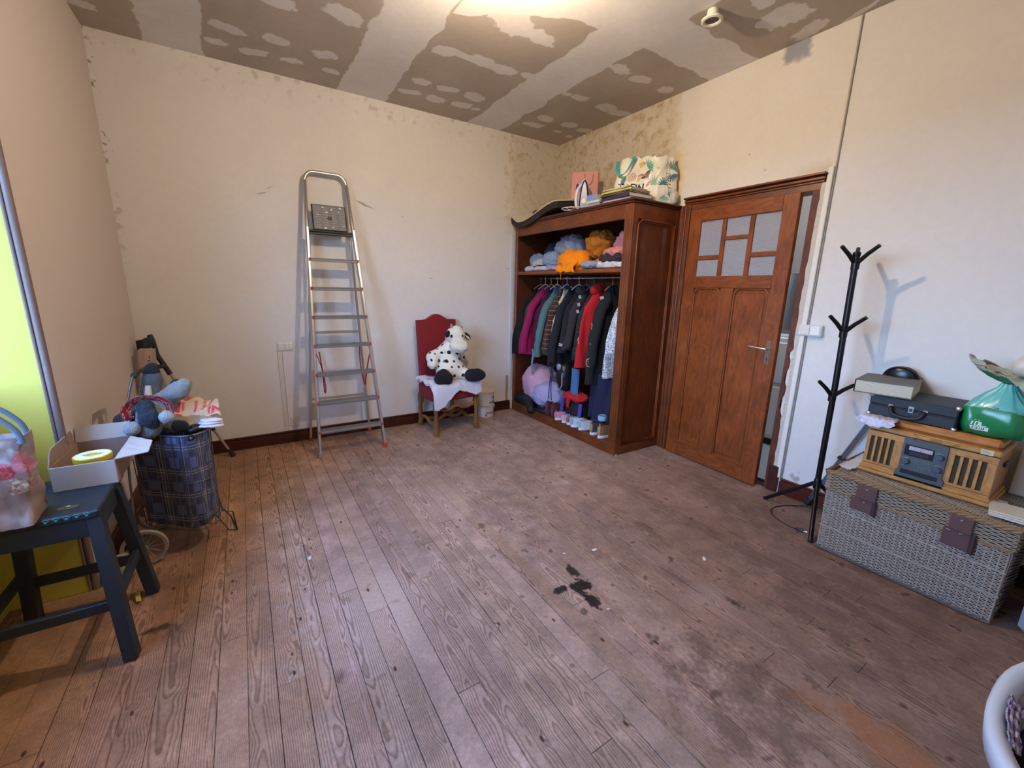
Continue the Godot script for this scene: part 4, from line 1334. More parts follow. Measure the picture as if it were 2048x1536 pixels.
func make_chair() -> void:
	var red := mat("7c131d", 0.75, 0.0, {"rim_enabled": true, "rim": 0.5, "rim_tint": 0.9, "heightmap_enabled": true, "heightmap_texture": tex.weave, "heightmap_scale": 0.06, "uv1_triplanar": true, "uv1_scale": Vector3(12, 12, 12)})
	var oak := textured(tex.oak, 0.55, {"albedo_color": hx("b9b3a4")})
	var c := thing("dining_chair", "red upholstered chair with carved pale oak legs and a humped back", "chair", V(-1.55, 0, 0.27))
	# local frame: x right along the seat front, z towards the room
	var T := Transform3D(Basis(V(0, 1, 0), deg_to_rad(7.0)), V(-1.545, 0, 0.278))
	var w := func(x: float, y: float, z: float) -> Vector3: return T * V(x, y, z)
	# seat
	var mb := MB.new()
	var rings := []
	for k in [[0.345, 1.0], [0.352, 1.008], [0.44, 1.008], [0.462, 0.985], [0.472, 0.93], [0.474, 0.80]]:
		var ring := PackedVector3Array()
		for i in 48:
			var t := TAU * i / 48
			var cx := signf(cos(t)) * pow(absf(cos(t)), 0.25); var cz := signf(sin(t)) * pow(absf(sin(t)), 0.25)
			var wd := lerpf(0.215, 0.262, (cz + 1) * 0.5)
			ring.append(w.call(cx * wd * k[1], k[0], cz * 0.225 * k[1] - 0.005))
		rings.append(ring)
	mb.loft(rings)
	var seat := put("seat", mb, red, c)
	mb = MB.new()
	for i in 46:
		mb.lathe(Transform3D(T.basis * Basis(V(1, 0, 0), PI / 2), w.call(-0.262 + i * 0.0116, 0.352, 0.224)), [Vector2(0, 0.004), Vector2(0.0035, 0.0025), Vector2(0.0045, 0)], 6)
	put("nail_heads", mb, mat("5a2a20", 0.4, 0.7), seat)
	# back with a humped top, leaning a little
	var poly := PackedVector2Array([Vector2(-0.205, 0.40), Vector2(0.205, 0.40), Vector2(0.219, 1.105)])
	for i in 25:
		var u := 1.0 - i / 24.0 * 2.0
		var hump := 0.5 + 0.5 * cos(clampf(u / 0.72, -1, 1) * PI)
		poly.append(Vector2(u * 0.195, 1.108 + hump * 0.055))
	poly.append(Vector2(-0.219, 1.105))
	mb = MB.new()
	mb.slab(Transform3D(T.basis * Basis(V(1, 0, 0), deg_to_rad(-2.6)), w.call(0, 0.0, -0.170)), poly, 0.055, 0.012)
	put("backrest", mb, red, c)
	# carved legs and stretchers
	for q in [[-0.232, 0.198, 0.0], [0.232, 0.198, 0.0], [-0.190, -0.200, -0.012], [0.190, -0.200, -0.012]]:
		mb = MB.new()
		var pts := []; var rr := []
		for k in [[0.36, 0.0, 0.024], [0.30, 0.0, 0.025], [0.255, 0.0, 0.026], [0.235, 0.002, 0.019], [0.19, 0.006, 0.020], [0.12, 0.004, 0.023], [0.07, -0.002, 0.026], [0.035, 0.004, 0.029], [0.010, 0.010, 0.027], [0.0, 0.010, 0.022]]:
			pts.append(w.call(q[0] + signf(q[0]) * k[1] * 0.5, k[0], q[1] + signf(q[1]) * k[1] + q[2] * (1.0 - k[0] * 2.5)))
			rr.append(k[2])
		mb.tube(pts, rr, 10)
		mb.box(Transform3D(T.basis, w.call(q[0], 0.30, q[1])), V(0.050, 0.095, 0.050), 0.006)
		put("leg", mb, oak, c)
	var wavy := func(a: Vector3, b: Vector3, amp: float, n: float) -> void:
		var pts := []; var rr := []
		for i in 21:
			var u := i / 20.0
			pts.append(a.lerp(b, u) + V(0, amp * cos(u * TAU * n), 0))
			rr.append(0.014 + 0.006 * absf(sin(u * PI * n * 2.0)))
		var m2 := MB.new()
		m2.tube(pts, rr, 8)
		put("stretcher", m2, oak, c)
	wavy.call(w.call(-0.215, 0.262, 0.196), w.call(0.215, 0.262, 0.196), 0.016, 2.0)
	wavy.call(w.call(-0.228, 0.115, 0.20), w.call(-0.195, 0.115, -0.20), 0.014, 1.5)
	wavy.call(w.call(0.228, 0.115, 0.20), w.call(0.195, 0.115, -0.20), 0.014, 1.5)
	wavy.call(w.call(-0.205, 0.118, 0.0), w.call(0.205, 0.118, 0.0), 0.016, 2.0)
	mb = MB.new()
	var sp := []
	for i in 19:
		var t := i / 18.0 * TAU * 1.2
		sp.append(w.call(0.03 * cos(t) * (1.0 - i / 30.0), 0.16 + 0.024 * sin(t) * (1.0 - i / 30.0), 0.004))
	mb.tube(sp, 0.009, 7)
	put("scroll", mb, oak, c)

func make_plush_cow() -> void:
	# white cloth on the seat
	var b := thing("white_cloth", "crumpled white sheet folded on the red chair seat under the toy cow", "sheet", V(-1.55, 0.475, 0.26))
	var T := Transform3D(Basis(V(0, 1, 0), deg_to_rad(7.0)), V(-1.545, 0, 0.278))
	var no := FastNoiseLite.new(); no.seed = 4; no.frequency = 1.0; no.fractal_octaves = 3
	var mb := MB.new()
	mb.sheet(44, 40, func(u, v):
		var x := lerpf(-0.268, 0.268, u)
		var z := lerpf(-0.17, 0.262 - 0.020 * u + 0.016 * sin(u * 9.0), v)
		var y: float = 0.492 + 0.020 * no.get_noise_2d(u * 3.0, v * 3.5) + 0.016 * no.get_noise_2d(u * 9.0, v * 9.0 + 5.0) + 0.030 * exp(-pow((u - 0.1) * 5.0, 2)) * (1.0 - v)
		if z > 0.215:
			y -= (z - 0.215) * 2.6
			z = 0.215 + (z - 0.215) * 0.55
		var drop := ss(0.26, 0.0, u) * ss(0.72, 1.0, v)
		y -= drop * 0.085
		z += drop * 0.016
		x -= drop * 0.012
		return T * V(x, y, z), -0.022)
	put("fabric", mb, cloth("cfd0dc", 0.3), b)
	b = thing("purple_garment", "small folded purple garment peeking out beside the toy cow", "garment", V(-1.74, 0.49, 0.22))
	mb = MB.new(); mb.heap(T * turned(V(-0.185, 0.512, 0.06), V(0, 20, 0)), V(0.075, 0.012, 0.05), 8, 0.2, 4.0, 0.8, 0.8, 24, 12); put("fabric", mb, cloth("5d3a78"), b)
	b = thing("grey_sock", "small grey sock between chair back and toy cow", "sock", V(-1.76, 0.53, 0.2))
	mb = MB.new(); mb.tube(curve([T * V(-0.215, 0.510, -0.02), T * V(-0.205, 0.545, 0.02), T * V(-0.18, 0.545, 0.05), T * V(-0.155, 0.525, 0.06)], 5), 0.018, 9); put("fabric", mb, cloth("9a9aa6"), b)
	# the cow, seated and leaning to its left
	var cow := thing("plush_cow", "white plush cow with black spots and black hooves sitting on the red chair", "plush toy", V(-1.50, 0.50, 0.28))
	var spots := px_img(256, 256, "e6e2d4")
	var r := RandomNumberGenerator.new(); r.seed = 19
	for i in 26:
		var gx := (i % 5) * 51 + (25 if (i / 5) % 2 else 0) + r.randf_range(-9, 9)
		var gy := (i / 5) * 50 + r.randf_range(-9, 9)
		var s := r.randf_range(7, 14)
		dot(spots, gx, gy, s, s * r.randf_range(0.7, 1.0), "0c0d12", r.randf() * 3.0)
		dot(spots, gx + s * 0.4, gy + s * 0.3, s * 0.7, s * 0.6, "0c0d12", r.randf() * 3.0)
	var hide := textured(to_tex(spots), 0.95, {"uv1_triplanar": true, "uv1_scale": Vector3(2.7, 2.7, 2.7), "uv1_triplanar_sharpness": 12.0, "rim_enabled": true, "rim": 0.4})
	var cream := fuzzy("ddd8ca", 0.2)
	var blk := fuzzy("101119", 0.35)
	var P := func(x: float, y: float, z: float) -> Vector3: return V(x, y, z)
	mb = MB.new()
	mb.skin([[V(-1.508, 0.635, 0.27), V(-1.50, 0.80, 0.26), 0.138, 0.104], [V(-1.545, 0.60, 0.30), V(-1.45, 0.60, 0.30), 0.105, 0.105], [V(-1.56, 0.81, 0.25), V(-1.685, 0.745, 0.27), 0.050, 0.058], [V(-1.685, 0.745, 0.27), V(-1.705, 0.685, 0.31), 0.058, 0.050], [V(-1.42, 0.82, 0.24), V(-1.365, 0.72, 0.27), 0.045, 0.042],
		[V(-1.56, 0.575, 0.33), V(-1.655, 0.590, 0.44), 0.065, 0.058], [V(-1.44, 0.57, 0.33), V(-1.36, 0.575, 0.42), 0.065, 0.055], [V(-1.49, 0.86, 0.26), V(-1.475, 0.93, 0.27), 0.06, 0.06]], 0.0085, 0.03)
	put("body", mb, hide, cow)
	mb = MB.new()
	mb.skin([[V(-1.475, 0.955, 0.30), V(-1.43, 0.965, 0.31), 0.080, 0.078], [V(-1.45, 0.99, 0.30), V(-1.44, 1.005, 0.30), 0.062, 0.055], [V(-1.455, 0.89, 0.36), V(-1.44, 0.885, 0.38), 0.06, 0.06]], 0.0075, 0.03)
	put("head", mb, cream, cow)
	mb = MB.new()
	mb.skin([[V(-1.50, 0.872, 0.40), V(-1.415, 0.862, 0.41), 0.056, 0.056], [V(-1.475, 0.85, 0.41), V(-1.44, 0.845, 0.415), 0.05, 0.05]], 0.0075, 0.02)
	var muz := put("muzzle", mb, cream, cow)
	mb = MB.new()
	mb.tube(curve([V(-1.512, 0.864, 0.447), V(-1.505, 0.842, 0.457), V(-1.48, 0.828, 0.464), V(-1.44, 0.826, 0.466), V(-1.40, 0.838, 0.460)], 5), 0.0022, 5)
	mb.heap(at(-1.485, 0.896, 0.449), V(0.003, 0.004, 0.003), 3, 0.0, 1.0, 1.0, 1.0, 8, 6)
	put("mouth_stitch", mb, mat("7a7468", 0.9), muz)
	for q in [[-1.535, 0.50], [-1.385, 0.95]]:
		mb = MB.new()
		var e := V(-1.528, 1.005, 0.315) if q[0] < -1.5 else V(-1.368, 0.985, 0.318)
		var tip := V(-1.570, 0.955, 0.352) if q[0] < -1.5 else V(-1.292, 0.915, 0.325)
		mb.tube([e, e.lerp(tip, 0.3), e.lerp(tip, 0.7), tip], [0.014, 0.027, 0.026, 0.009], 9)
		var er := put("ear", mb, blk, cow)
		if q[0] > -1.5:
			mb = MB.new(); mb.tube([e.lerp(tip, 0.2) + V(-0.008, -0.003, 0.019), e.lerp(tip, 0.6) + V(-0.008, -0.003, 0.020), tip + V(-0.004, 0, 0.012)], [0.004, 0.013, 0.005], 8); put("ear_lining", mb, cream, er)
	for q in [V(-1.492, 1.055, 0.30), V(-1.385, 1.030, 0.305)]:
		mb = MB.new(); mb.tube([q + V(0, -0.03, 0), q, q + V(0.006 if q.x > -1.45 else 0.0, 0.022, 0.004)], [0.017, 0.015, 0.010], 9); put("horn", mb, fuzzy("857c7c", 0.2), cow)
	for q in [[V(-1.522, 0.962, 0.367), 0.014], [V(-1.412, 0.962, 0.384), 0.011], [V(-1.388, 0.985, 0.355), 0.016]]:
		mb = MB.new(); mb.heap(at(q[0].x, q[0].y, q[0].z), V(q[1], q[1] * 1.2, q[1] * 0.6), 2, 0.0, 1.0, 1.0, 1.0, 14, 10); put("eye", mb, blk, cow)
	mb = MB.new(); mb.skin([[V(-1.690, 0.567, 0.475), V(-1.630, 0.57, 0.487), 0.062, 0.062], [V(-1.67, 0.60, 0.455), V(-1.65, 0.61, 0.46), 0.05, 0.05]], 0.008, 0.02)
	put("hoof", mb, blk, cow)
	mb = MB.new(); mb.skin([[V(-1.36, 0.572, 0.475), V(-1.29, 0.57, 0.48), 0.066, 0.066], [V(-1.28, 0.575, 0.475), V(-1.245, 0.567, 0.48), 0.05, 0.045]], 0.008, 0.02)
	put("hoof", mb, blk, cow)

func make_buckets() -> void:
	var y0 := 0.0
	for k in 2:
		var b := thing("plastic_tub", ["lower of the two stacked white plastic tubs by the corner, right of the chair", "upper of the two stacked white plastic tubs with a cream lid"][k], "tub", V(-1.0, y0, 0.125), "stacked white plastic tubs")
		var h := 0.135 if k == 0 else 0.165
		var mb := MB.new()
		mb.lathe(at(-1.0, y0, 0.125), [Vector2(0, 0), Vector2(0.088, 0), Vector2(0.092, 0.004), Vector2(0.099, h - 0.03), Vector2(0.105, h - 0.03), Vector2(0.105, h - 0.018), Vector2(0.100, h - 0.018), Vector2(0.101, h - 0.006), Vector2(0.0, h - 0.006)], 28)
		put("body", mb, mat("d8d3cc", 0.45), b)
		mb = MB.new()
		mb.lathe(at(-1.0, y0 + h - 0.012, 0.125), [Vector2(0.104, 0), Vector2(0.108, 0.002), Vector2(0.108, 0.012), Vector2(0.096, 0.012), Vector2(0.092, 0.008), Vector2(0, 0.008)], 28)
		put("lid", mb, mat("cfc4b0", 0.5), b)
		# printed label band and marks on the front
		mb = MB.new()
		for q in [[58.0, 112.0, 0.045, 0.068]] if k == 0 else [[40.0, 92.0, 0.030, 0.056]]:
			mb.sheet(10, 1, func(u, v):
				var t := deg_to_rad(lerpf(q[0], q[1], u))
				var yy := lerpf(q[2], q[3], v)
				var rr := 0.0935 + yy * 0.06
				return V(-1.0 + rr * cos(t), y0 + yy, 0.125 + rr * sin(t)))
		put("label", mb, mat("9a86a8", 0.6), b)
		mb = MB.new()
		mb.sheet(4, 1, func(u, v):
			var t := deg_to_rad(lerpf(50, 62, u) if k == 1 else lerpf(108, 118, u))
			var yy := lerpf(0.085, 0.112, v) if k == 1 else lerpf(0.02, 0.04, v)
			var rr := 0.0937 + yy * 0.06
			return V(-1.0 + rr * cos(t), y0 + yy, 0.125 + rr * sin(t)))
		put("mark", mb, mat("3c3a40", 0.6), b)
		y0 += h

func make_stool() -> void:
	var blk := mat("1c2630", 0.55, 0.0, {"heightmap_enabled": true, "heightmap_texture": tex.plaster, "heightmap_scale": 0.15, "uv1_triplanar": true})
	var s := thing("stool", "black painted wooden stool with splayed legs and a row of teal paw prints", "stool", V(-3.92, 0, 2.0))
	var mb := MB.new(); mb.bb(V(-4.115, 0.572, 1.80), V(-3.765, 0.602, 2.205), 0.006); put("seat", mb, blk, s)
	var legs := [[V(-3.785, 0.572, 2.17), V(-3.735, 0.0, 2.285)], [V(-3.785, 0.572, 1.905), V(-3.728, 0.0, 1.865)], [V(-4.09, 0.572, 2.17), V(-4.15, 0.0, 2.285)], [V(-4.075, 0.572, 1.905), V(-4.115, 0.0, 1.865)]]
	for q in legs:
		mb = MB.new(); mb.bar(q[1] + V(0, 0.002, 0), q[0], 0.046, 0.050, V(0, 0, 1), 0.004); put("leg", mb, blk, s)
	for q in [[V(-4.07, 0.535, 2.185), V(-3.80, 0.535, 2.185)], [V(-4.06, 0.535, 1.90), V(-3.80, 0.535, 1.90)], [V(-3.785, 0.535, 1.92), V(-3.785, 0.535, 2.16)], [V(-4.08, 0.535, 1.92), V(-4.08, 0.535, 2.16)]]:
		mb = MB.new(); mb.bar(q[0], q[1], 0.020, 0.074, V(0, 1, 0), 0.002); put("apron", mb, blk, s)
	for q in [[V(-4.12, 0.225, 2.24), V(-3.76, 0.225, 2.24)], [V(-4.10, 0.20, 1.88), V(-3.745, 0.20, 1.88)], [V(-3.752, 0.235, 1.89), V(-3.758, 0.235, 2.22)], [V(-4.115, 0.235, 1.89), V(-4.12, 0.235, 2.22)]]:
		mb = MB.new(); mb.bar(q[0], q[1], 0.022, 0.042, V(0, 1, 0), 0.003); put("stretcher", mb, blk, s)
	# teal paw prints along the front edge
	for k in 5:
		mb = MB.new()
		var c := V(-3.903 + k * 0.0265, 0.592 + 0.001 * (k % 2), 2.2055)
		for d in [[0.0, -0.003, 0.0050], [-0.006, 0.003, 0.0026], [-0.002, 0.0062, 0.0026], [0.003, 0.006, 0.0026], [0.007, 0.0022, 0.0026]]:
			mb.heap(at(c.x + d[0], c.y + d[1], c.z), V(d[2], d[2] * 0.85, 0.0012), 4, 0.0, 1.0, 1.0, 1.0, 8, 5)
		put("paw_print", mb, mat("3f9c9a", 0.6), s)
	mb = MB.new(); mb.heap(at(-3.862, 0.6022, 2.13), V(0.030, 0.0010, 0.018), 12, 0.35, 4.0, 1.0, 1.0, 18, 6); put("worn_patch", mb, mat("5f5648", 0.9), s)
	mb = MB.new(); mb.heap(at(-3.862, 0.604, 2.125), V(0.006, 0.003, 0.0045), 13, 0.2, 4.0, 1.0, 1.0, 10, 6); put("paint_drop", mb, mat("cfc4ae", 0.7), s)

func make_tote() -> void:
	var t := thing("tote_bag", "pale plastic tote bag with a strawberry picture and blue-grey handles on the black stool", "bag", V(-4.0, 0.603, 2.12))
	var im := px_img(512, 640, "8f746a")
	var r := RandomNumberGenerator.new(); r.seed = 8
	for i in 60:
		dot(im, r.randf() * 512, r.randf() * 640, 40 + r.randf() * 50, 20 + r.randf() * 40, ["927a70", "8a7066", "997f75"][i % 3], r.randf() * 3)
	# strawberries and nuts
	for q in [[290, 230, 66, 62, "a83a40"], [272, 250, 54, 44, "b04848"], [400, 170, 50, 62, "b3626a"], [430, 220, 44, 50, "ab5560"], [380, 215, 34, 40, "b9747a"]]:
		dot(im, q[0], q[1], q[2], q[3], q[4], 0.3)
	for i in 60:
		dot(im, 240 + r.randf() * 90, 190 + r.randf() * 90, 2.2, 3.2, "d98a7e")
	for i in 40:
		dot(im, 365 + r.randf() * 95, 130 + r.randf() * 120, 3.0, 3.0, "cc8d92")
	for i in 80:
		dot(im, 300 + r.randf() * 170, 300 + r.randf() * 110, 6 + r.randf() * 13, 4 + r.randf() * 9, ["a98468", "b8987c", "8f6250", "c9ad92", "a0605c"][i % 5], r.randf() * 3)
	var skin := textured(to_tex(im), 0.35, {"backlight_enabled": true, "backlight": Color(0.12, 0.11, 0.11)})
	var no := FastNoiseLite.new(); no.seed = 3; no.frequency = 1.0
	var mb := MB.new()
	var f := func(u: float, v: float) -> Vector3:
		# front panel wraps round the right side
		var x := lerpf(-4.11, -3.915, minf(u / 0.8, 1.0))
		var z := 2.185 - 0.10 * ss(0.8, 1.0, u)
		var y := lerpf(0.905, 0.607, v)
		z += 0.020 * sin(v * PI) + 0.012 * no.get_noise_2d(u * 2.5, v * 3.0) + 0.030 * ss(0.75, 1.0, v) * (1.0 - ss(0.85, 1.0, u))
		x += 0.016 * no.get_noise_2d(u * 2.0 + 7.0, v * 2.0) - 0.012 * v
		if v > 0.88:
			y -= (v - 0.88) * 0.14 * (1.0 - u * 0.7)
			z += (v - 0.88) * 0.10
		return V(x, y, z)
	mb.sheet(26, 30, f, 0.0015)
	put("front_panel", mb, skin, t)
	mb = MB.new()
	mb.sheet(12, 16, func(u, v): return V(lerpf(-4.11, -3.925, u), lerpf(0.895, 0.612, v), 2.075 + 0.012 * no.get_noise_2d(u * 3.0, v * 3.0) + 0.02 * sin(v * 3.0)), 0.0015)
	put("back_panel", mb, textured(to_tex(px_img(8, 8, "b59a92")), 0.4), t)
	var hb := mat("566879", 0.6)
	for q in [[2.192, 0.0], [2.085, -0.02]]:
		mb = MB.new()
		var pts := curve([V(-4.14 + q[1], 0.900, q[0]), V(-4.115 + q[1], 0.985, q[0]), V(-4.05 + q[1], 1.02, q[0] + 0.006), V(-3.975 + q[1], 0.995, q[0]), V(-3.925 + q[1], 0.935, q[0]), V(-3.912 + q[1], 0.885, q[0] + 0.004)], 6)
		mb.tube(pts, 0.0085, 8)
		put("handle", mb, hb, t)
	for x in [-3.918, -4.09]:
		mb = MB.new(); mb.heap(at(x, 0.888, 2.192), V(0.009, 0.007, 0.004), 2, 0.0, 1.0, 1.0, 1.0, 12, 8); put("handle_button", mb, hb, t)

func make_carton() -> void:
	var card := mat("b3a79c", 0.9, 0.0, {"heightmap_enabled": true, "heightmap_texture": tex.weave, "heightmap_scale": 0.03, "uv1_triplanar": true})
	var inner := mat("8f7668", 0.95)
	var b := thing("cardboard_box", "open low cardboard box with folded-out flaps on the back of the black stool", "box", V(-3.845, 0.603, 1.78))
	var x0 := -3.945; var x1 := -3.752; var z0 := 1.62; var z1 := 1.955; var y0 := 0.603; var y1 := 0.704
	var W := func(called: String, a: Vector3, c: Vector3, m: Material) -> void:
		var q := MB.new(); q.bb(a, c, 0.001); put(called, q, m, b)
	W.call("front_side", V(x0, y0, z1 - 0.004), V(x1, y1, z1), mat("c6bfb8", 0.9))
	W.call("back_side", V(x0, y0, z0), V(x1, y1, z0 + 0.004), inner)
	W.call("right_side", V(x1 - 0.004, y0, z0), V(x1, y1, z1), mat("9a8577", 0.9))
	W.call("left_side", V(x0, y0, z0), V(x0 + 0.004, y1, z1), inner)
	W.call("bottom", V(x0, y0, z0), V(x1, y0 + 0.004, z1), inner)
	var flap := func(a: Vector3, c: Vector3, d: Vector3, e: Vector3, m: Material, sd: int) -> void:
		var q := MB.new()
		var no := FastNoiseLite.new(); no.seed = sd; no.frequency = 2.0
		q.sheet(16, 6, func(u, v):
			var p := a.lerp(c, u).lerp(e.lerp(d, u), v)
			return p + (c - a).cross(e - a).normalized() * 0.004 * no.get_noise_2d(u * 2.0, v), 0.004)
		put("flap", q, m, b)
	flap.call(V(x0, y1, z0), V(x1, y1, z0), V(x1 - 0.002, y1 + 0.066, z0 - 0.02), V(x0 + 0.002, y1 + 0.068, z0 - 0.025), mat("b0aaa2", 0.9), 1)
	flap.call(V(x1, y1, z0 + 0.02), V(x1, y1, z1 - 0.005), V(x1 + 0.105, y1 + 0.002, z1 - 0.03), V(x1 + 0.10, y1 + 0.008, z0 + 0.16), card, 2)
	flap.call(V(x0, y1, z0 + 0.01), V(x0, y1, z1 - 0.005), V(x0 - 0.003, y1 + 0.058, z1 - 0.07), V(x0 - 0.003, y1 + 0.062, z0 + 0.02), inner, 3)
	# tin inside
	var t := thing("biscuit_tin", "round yellow and white tin standing in the open cardboard box", "tin", V(-3.845, 0.61, 1.85))
	var mb := MB.new(); mb.lathe(at(-3.838, 0.608, 1.86), [Vector2(0, 0), Vector2(0.058, 0), Vector2(0.060, 0.003), Vector2(0.060, 0.100)], 32); put("body", mb, mat("c9a63c", 0.4, 0.2), t)
	mb = MB.new(); mb.lathe(at(-3.838, 0.690, 1.86), [Vector2(0.0605, 0.0), Vector2(0.0615, 0.001), Vector2(0.0615, 0.018), Vector2(0.060, 0.020)], 32); put("lid_band", mb, mat("d8b528", 0.35, 0.2), t)
	var im := px_img(256, 256, "e9e7e0")
	dot(im, 128, 128, 126, 126, "e6c84a"); dot(im, 128, 128, 116, 116, "eeece4"); dot(im, 128, 122, 66, 44, "dfc650", 0.1)
	for q in [[60, 120, 120, 108], [96, 134, 150, 104], [140, 120, 198, 112], [150, 150, 186, 142], [84, 150, 108, 146]]:
		line(im, Vector2(q[0], q[1]), Vector2(q[2], q[3]), 4.0, "6f6428")
	dot(im, 128, 176, 22, 8, "d9c063")
	mb = MB.new()
	mb.smooth(true)
	for i in 36:
		var a0 := TAU * i / 36; var a1 := TAU * (i + 1) / 36
		var p := V(-3.838, 0.7105, 1.86)
		mb.out3(p, p + V(cos(a0), 0, sin(a0)) * 0.0605, p + V(cos(a1), 0, sin(a1)) * 0.0605, p - V(0, 1, 0), Vector2(0.5, 0.5), Vector2(0.5, 0.5) + Vector2.from_angle(a0) * 0.49, Vector2(0.5, 0.5) + Vector2.from_angle(a1) * 0.49)
	put("lid_print", mb, textured(to_tex(im), 0.35), t)

func make_cart() -> void:
	var steel := mat("6f737a", 0.4, 0.7)
	var c := thing("shopping_trolley", "wire shopping trolley with a navy plaid fabric bag in the left corner", "trolley", V(-3.65, 0, 1.42))
	var rim := [V(-3.815, 0.66, 1.335), V(-3.795, 0.66, 1.42), V(-3.706, 0.66, 1.498), V(-3.62, 0.66, 1.572), V(-3.55, 0.66, 1.608), V(-3.495, 0.66, 1.585), V(-3.46, 0.66, 1.535), V(-3.462, 0.66, 1.42), V(-3.50, 0.66, 1.30), V(-3.60, 0.66, 1.225), V(-3.73, 0.66, 1.235)]
	var mid := V(-3.645, 0, 1.42)
	var shape := func(y: float, k: float) -> Array:
		var out := []
		for p in rim:
			var q: Vector3 = mid + (V(p.x, 0, p.z) - mid) * k * lerpf(0.94, 1.0, (y - 0.12) / 0.54)
			q.y = y
			out.append(q)
		return out
	var sub := func(pts: Array) -> Array:
		var out := []
		for i in pts.size():
			var p0: Vector3 = pts[i - 1]; var p1: Vector3 = pts[i]; var p2: Vector3 = pts[(i + 1) % pts.size()]; var p3: Vector3 = pts[(i + 2) % pts.size()]
			for k in 4: out.append(p1.cubic_interpolate(p2, p0, p3, k / 4.0))
		return out
	# plaid bag
	var im := px_img(256, 256, "565d78")
	for i in 256:
		for j in 256:
			var a := (i % 128) < 56
			var b := (j % 128) < 56
			if a != b: im.set_pixel(i, j, hx("474d66"))
			elif a and b: im.set_pixel(i, j, hx("66709a"))
	for o in [70, 84, 198, 212]:
		for i in 256:
			for w in 3:
				if (i / 2) % 2 == 0 or w == 1:
					im.set_pixel(o + w, i, hx("e6ddd6")); im.set_pixel(i, o + w, hx("e6ddd6"))
	for o in [92, 220]:
		for i in 256:
			if (i / 3) % 2 == 0:
				im.set_pixel(o, i, hx("a98478")); im.set_pixel(i, o, hx("a98478"))
	var no := FastNoiseLite.new(); no.seed = 5; no.frequency = 1.0
	var mb := MB.new()
	mb.smooth(true)
	var rings := []
	var ys := [0.125, 0.13, 0.16, 0.22, 0.30, 0.38, 0.46, 0.54, 0.60, 0.64, 0.655]
	for y in ys:
		var ring := PackedVector3Array()
		var pts: Array = sub.call(shape.call(y, 0.965))
		for i in pts.size():
			var p: Vector3 = pts[i]
			var d := (V(p.x, 0, p.z) - mid).normalized()
			var kk: float = 0.012 * no.get_noise_2d(i * 0.32, y * 5.0) - 0.004 - (0.03 if y < 0.14 else 0.0)
			ring.append(p + d * kk)
		rings.append(ring)
	var m := rings[0].size() as int
	for k in rings.size() - 1:
		for i in m:
			var j := (i + 1) % m
			var u0 := float(i) / m * 4.0; var u1 := float(i + 1) / m * 4.0
			var v0: float = ys[k] * -3.7; var v1: float = ys[k + 1] * -3.7
			mb.out4(rings[k][i], rings[k][j], rings[k + 1][j], rings[k + 1][i], mid + V(0, (ys[k] + ys[k + 1]) * 0.5, 0), Vector2(u0, v0), Vector2(u1, v0), Vector2(u1, v1), Vector2(u0, v1))
	mb.cap(rings[0], V(0, -1, 0))
	put("fabric_bag", mb, textured(to_tex(im), 0.85), c)
	# cage: rim, hoops and many thin uprights
	mb = MB.new(); mb.tube(sub.call(shape.call(0.662, 1.0)), 0.0042, 7, true); put("rim_wire", mb, steel, c)
	for y in [0.40, 0.13]:
		mb = MB.new(); mb.tube(sub.call(shape.call(y, 1.0)), 0.003, 6, true); put("hoop_wire", mb, steel, c)
	var lo: Array = sub.call(shape.call(0.12, 1.0))
	var hi: Array = sub.call(shape.call(0.662, 1.0))
	for i in range(0, lo.size(), 2):
		mb = MB.new(); mb.rod(lo[i], hi[i], 0.0026, 6); put("upright_wire", mb, steel, c)
	for k in 4:
		var a: Vector3 = lo[k * 5]; var b: Vector3 = lo[(k * 5 + 22) % lo.size()]
		mb = MB.new(); mb.rod(a, b, 0.0026, 6); put("floor_wire", mb, steel, c)
	# snap buttons of the bag over the rim
	for i in [9, 17]:
		var p: Vector3 = hi[i]
		var d := (V(p.x, 0, p.z) - mid).normalized()
		mb = MB.new(); mb.heap(Transform3D(Basis.looking_at(d), p + d * 0.006 + V(0, -0.012, 0)), V(0.016, 0.018, 0.005), 3, 0.0, 1.0, 0.8, 1.0, 14, 8)
		var tab := put("bag_tab", mb, mat("14161c", 0.6), c)
		mb = MB.new(); mb.lathe(Transform3D(Basis(d.cross(V(0, 1, 0)), d, V(0, 1, 0)), p + d * 0.011 + V(0, -0.012, 0)), [Vector2(0, 0.003), Vector2(0.005, 0.002), Vector2(0.0062, 0)], 12); put("snap", mb, mat("8e9096", 0.3, 0.9), tab)
	# handle, axle, wheels, front stand
	mb = MB.new()
	mb.tube(curve([V(-3.83, 0.12, 1.50), V(-3.815, 0.52, 1.47), V(-3.785, 0.80, 1.44), V(-3.752, 0.945, 1.41), V(-3.745, 0.958, 1.385)], 4), 0.0055, 8)
	mb.tube(curve([V(-3.84, 0.12, 1.26), V(-3.815, 0.52, 1.25), V(-3.775, 0.80, 1.22), V(-3.735, 0.945, 1.20), V(-3.730, 0.958, 1.215)], 4), 0.0055, 8)
	put("handle_post", mb, mat("7d838c", 0.35, 0.8), c)
	mb = MB.new(); mb.tube([V(-3.746, 0.957, 1.39), V(-3.738, 0.960, 1.30), V(-3.730, 0.957, 1.21)], 0.011, 10); put("handle_grip", mb, mat("1c2026", 0.6), c)
	mb = MB.new(); mb.heap(at(-3.746, 0.955, 1.398), V(0.014, 0.014, 0.012), 4, 0.0, 1.0, 1.0, 1.0, 12, 8); put("end_cap", mb, mat("1c2026", 0.6), c)
	mb = MB.new(); mb.rod(V(-3.80, 0.097, 1.20), V(-3.785, 0.097, 1.62), 0.005, 8); put("axle", mb, steel, c)
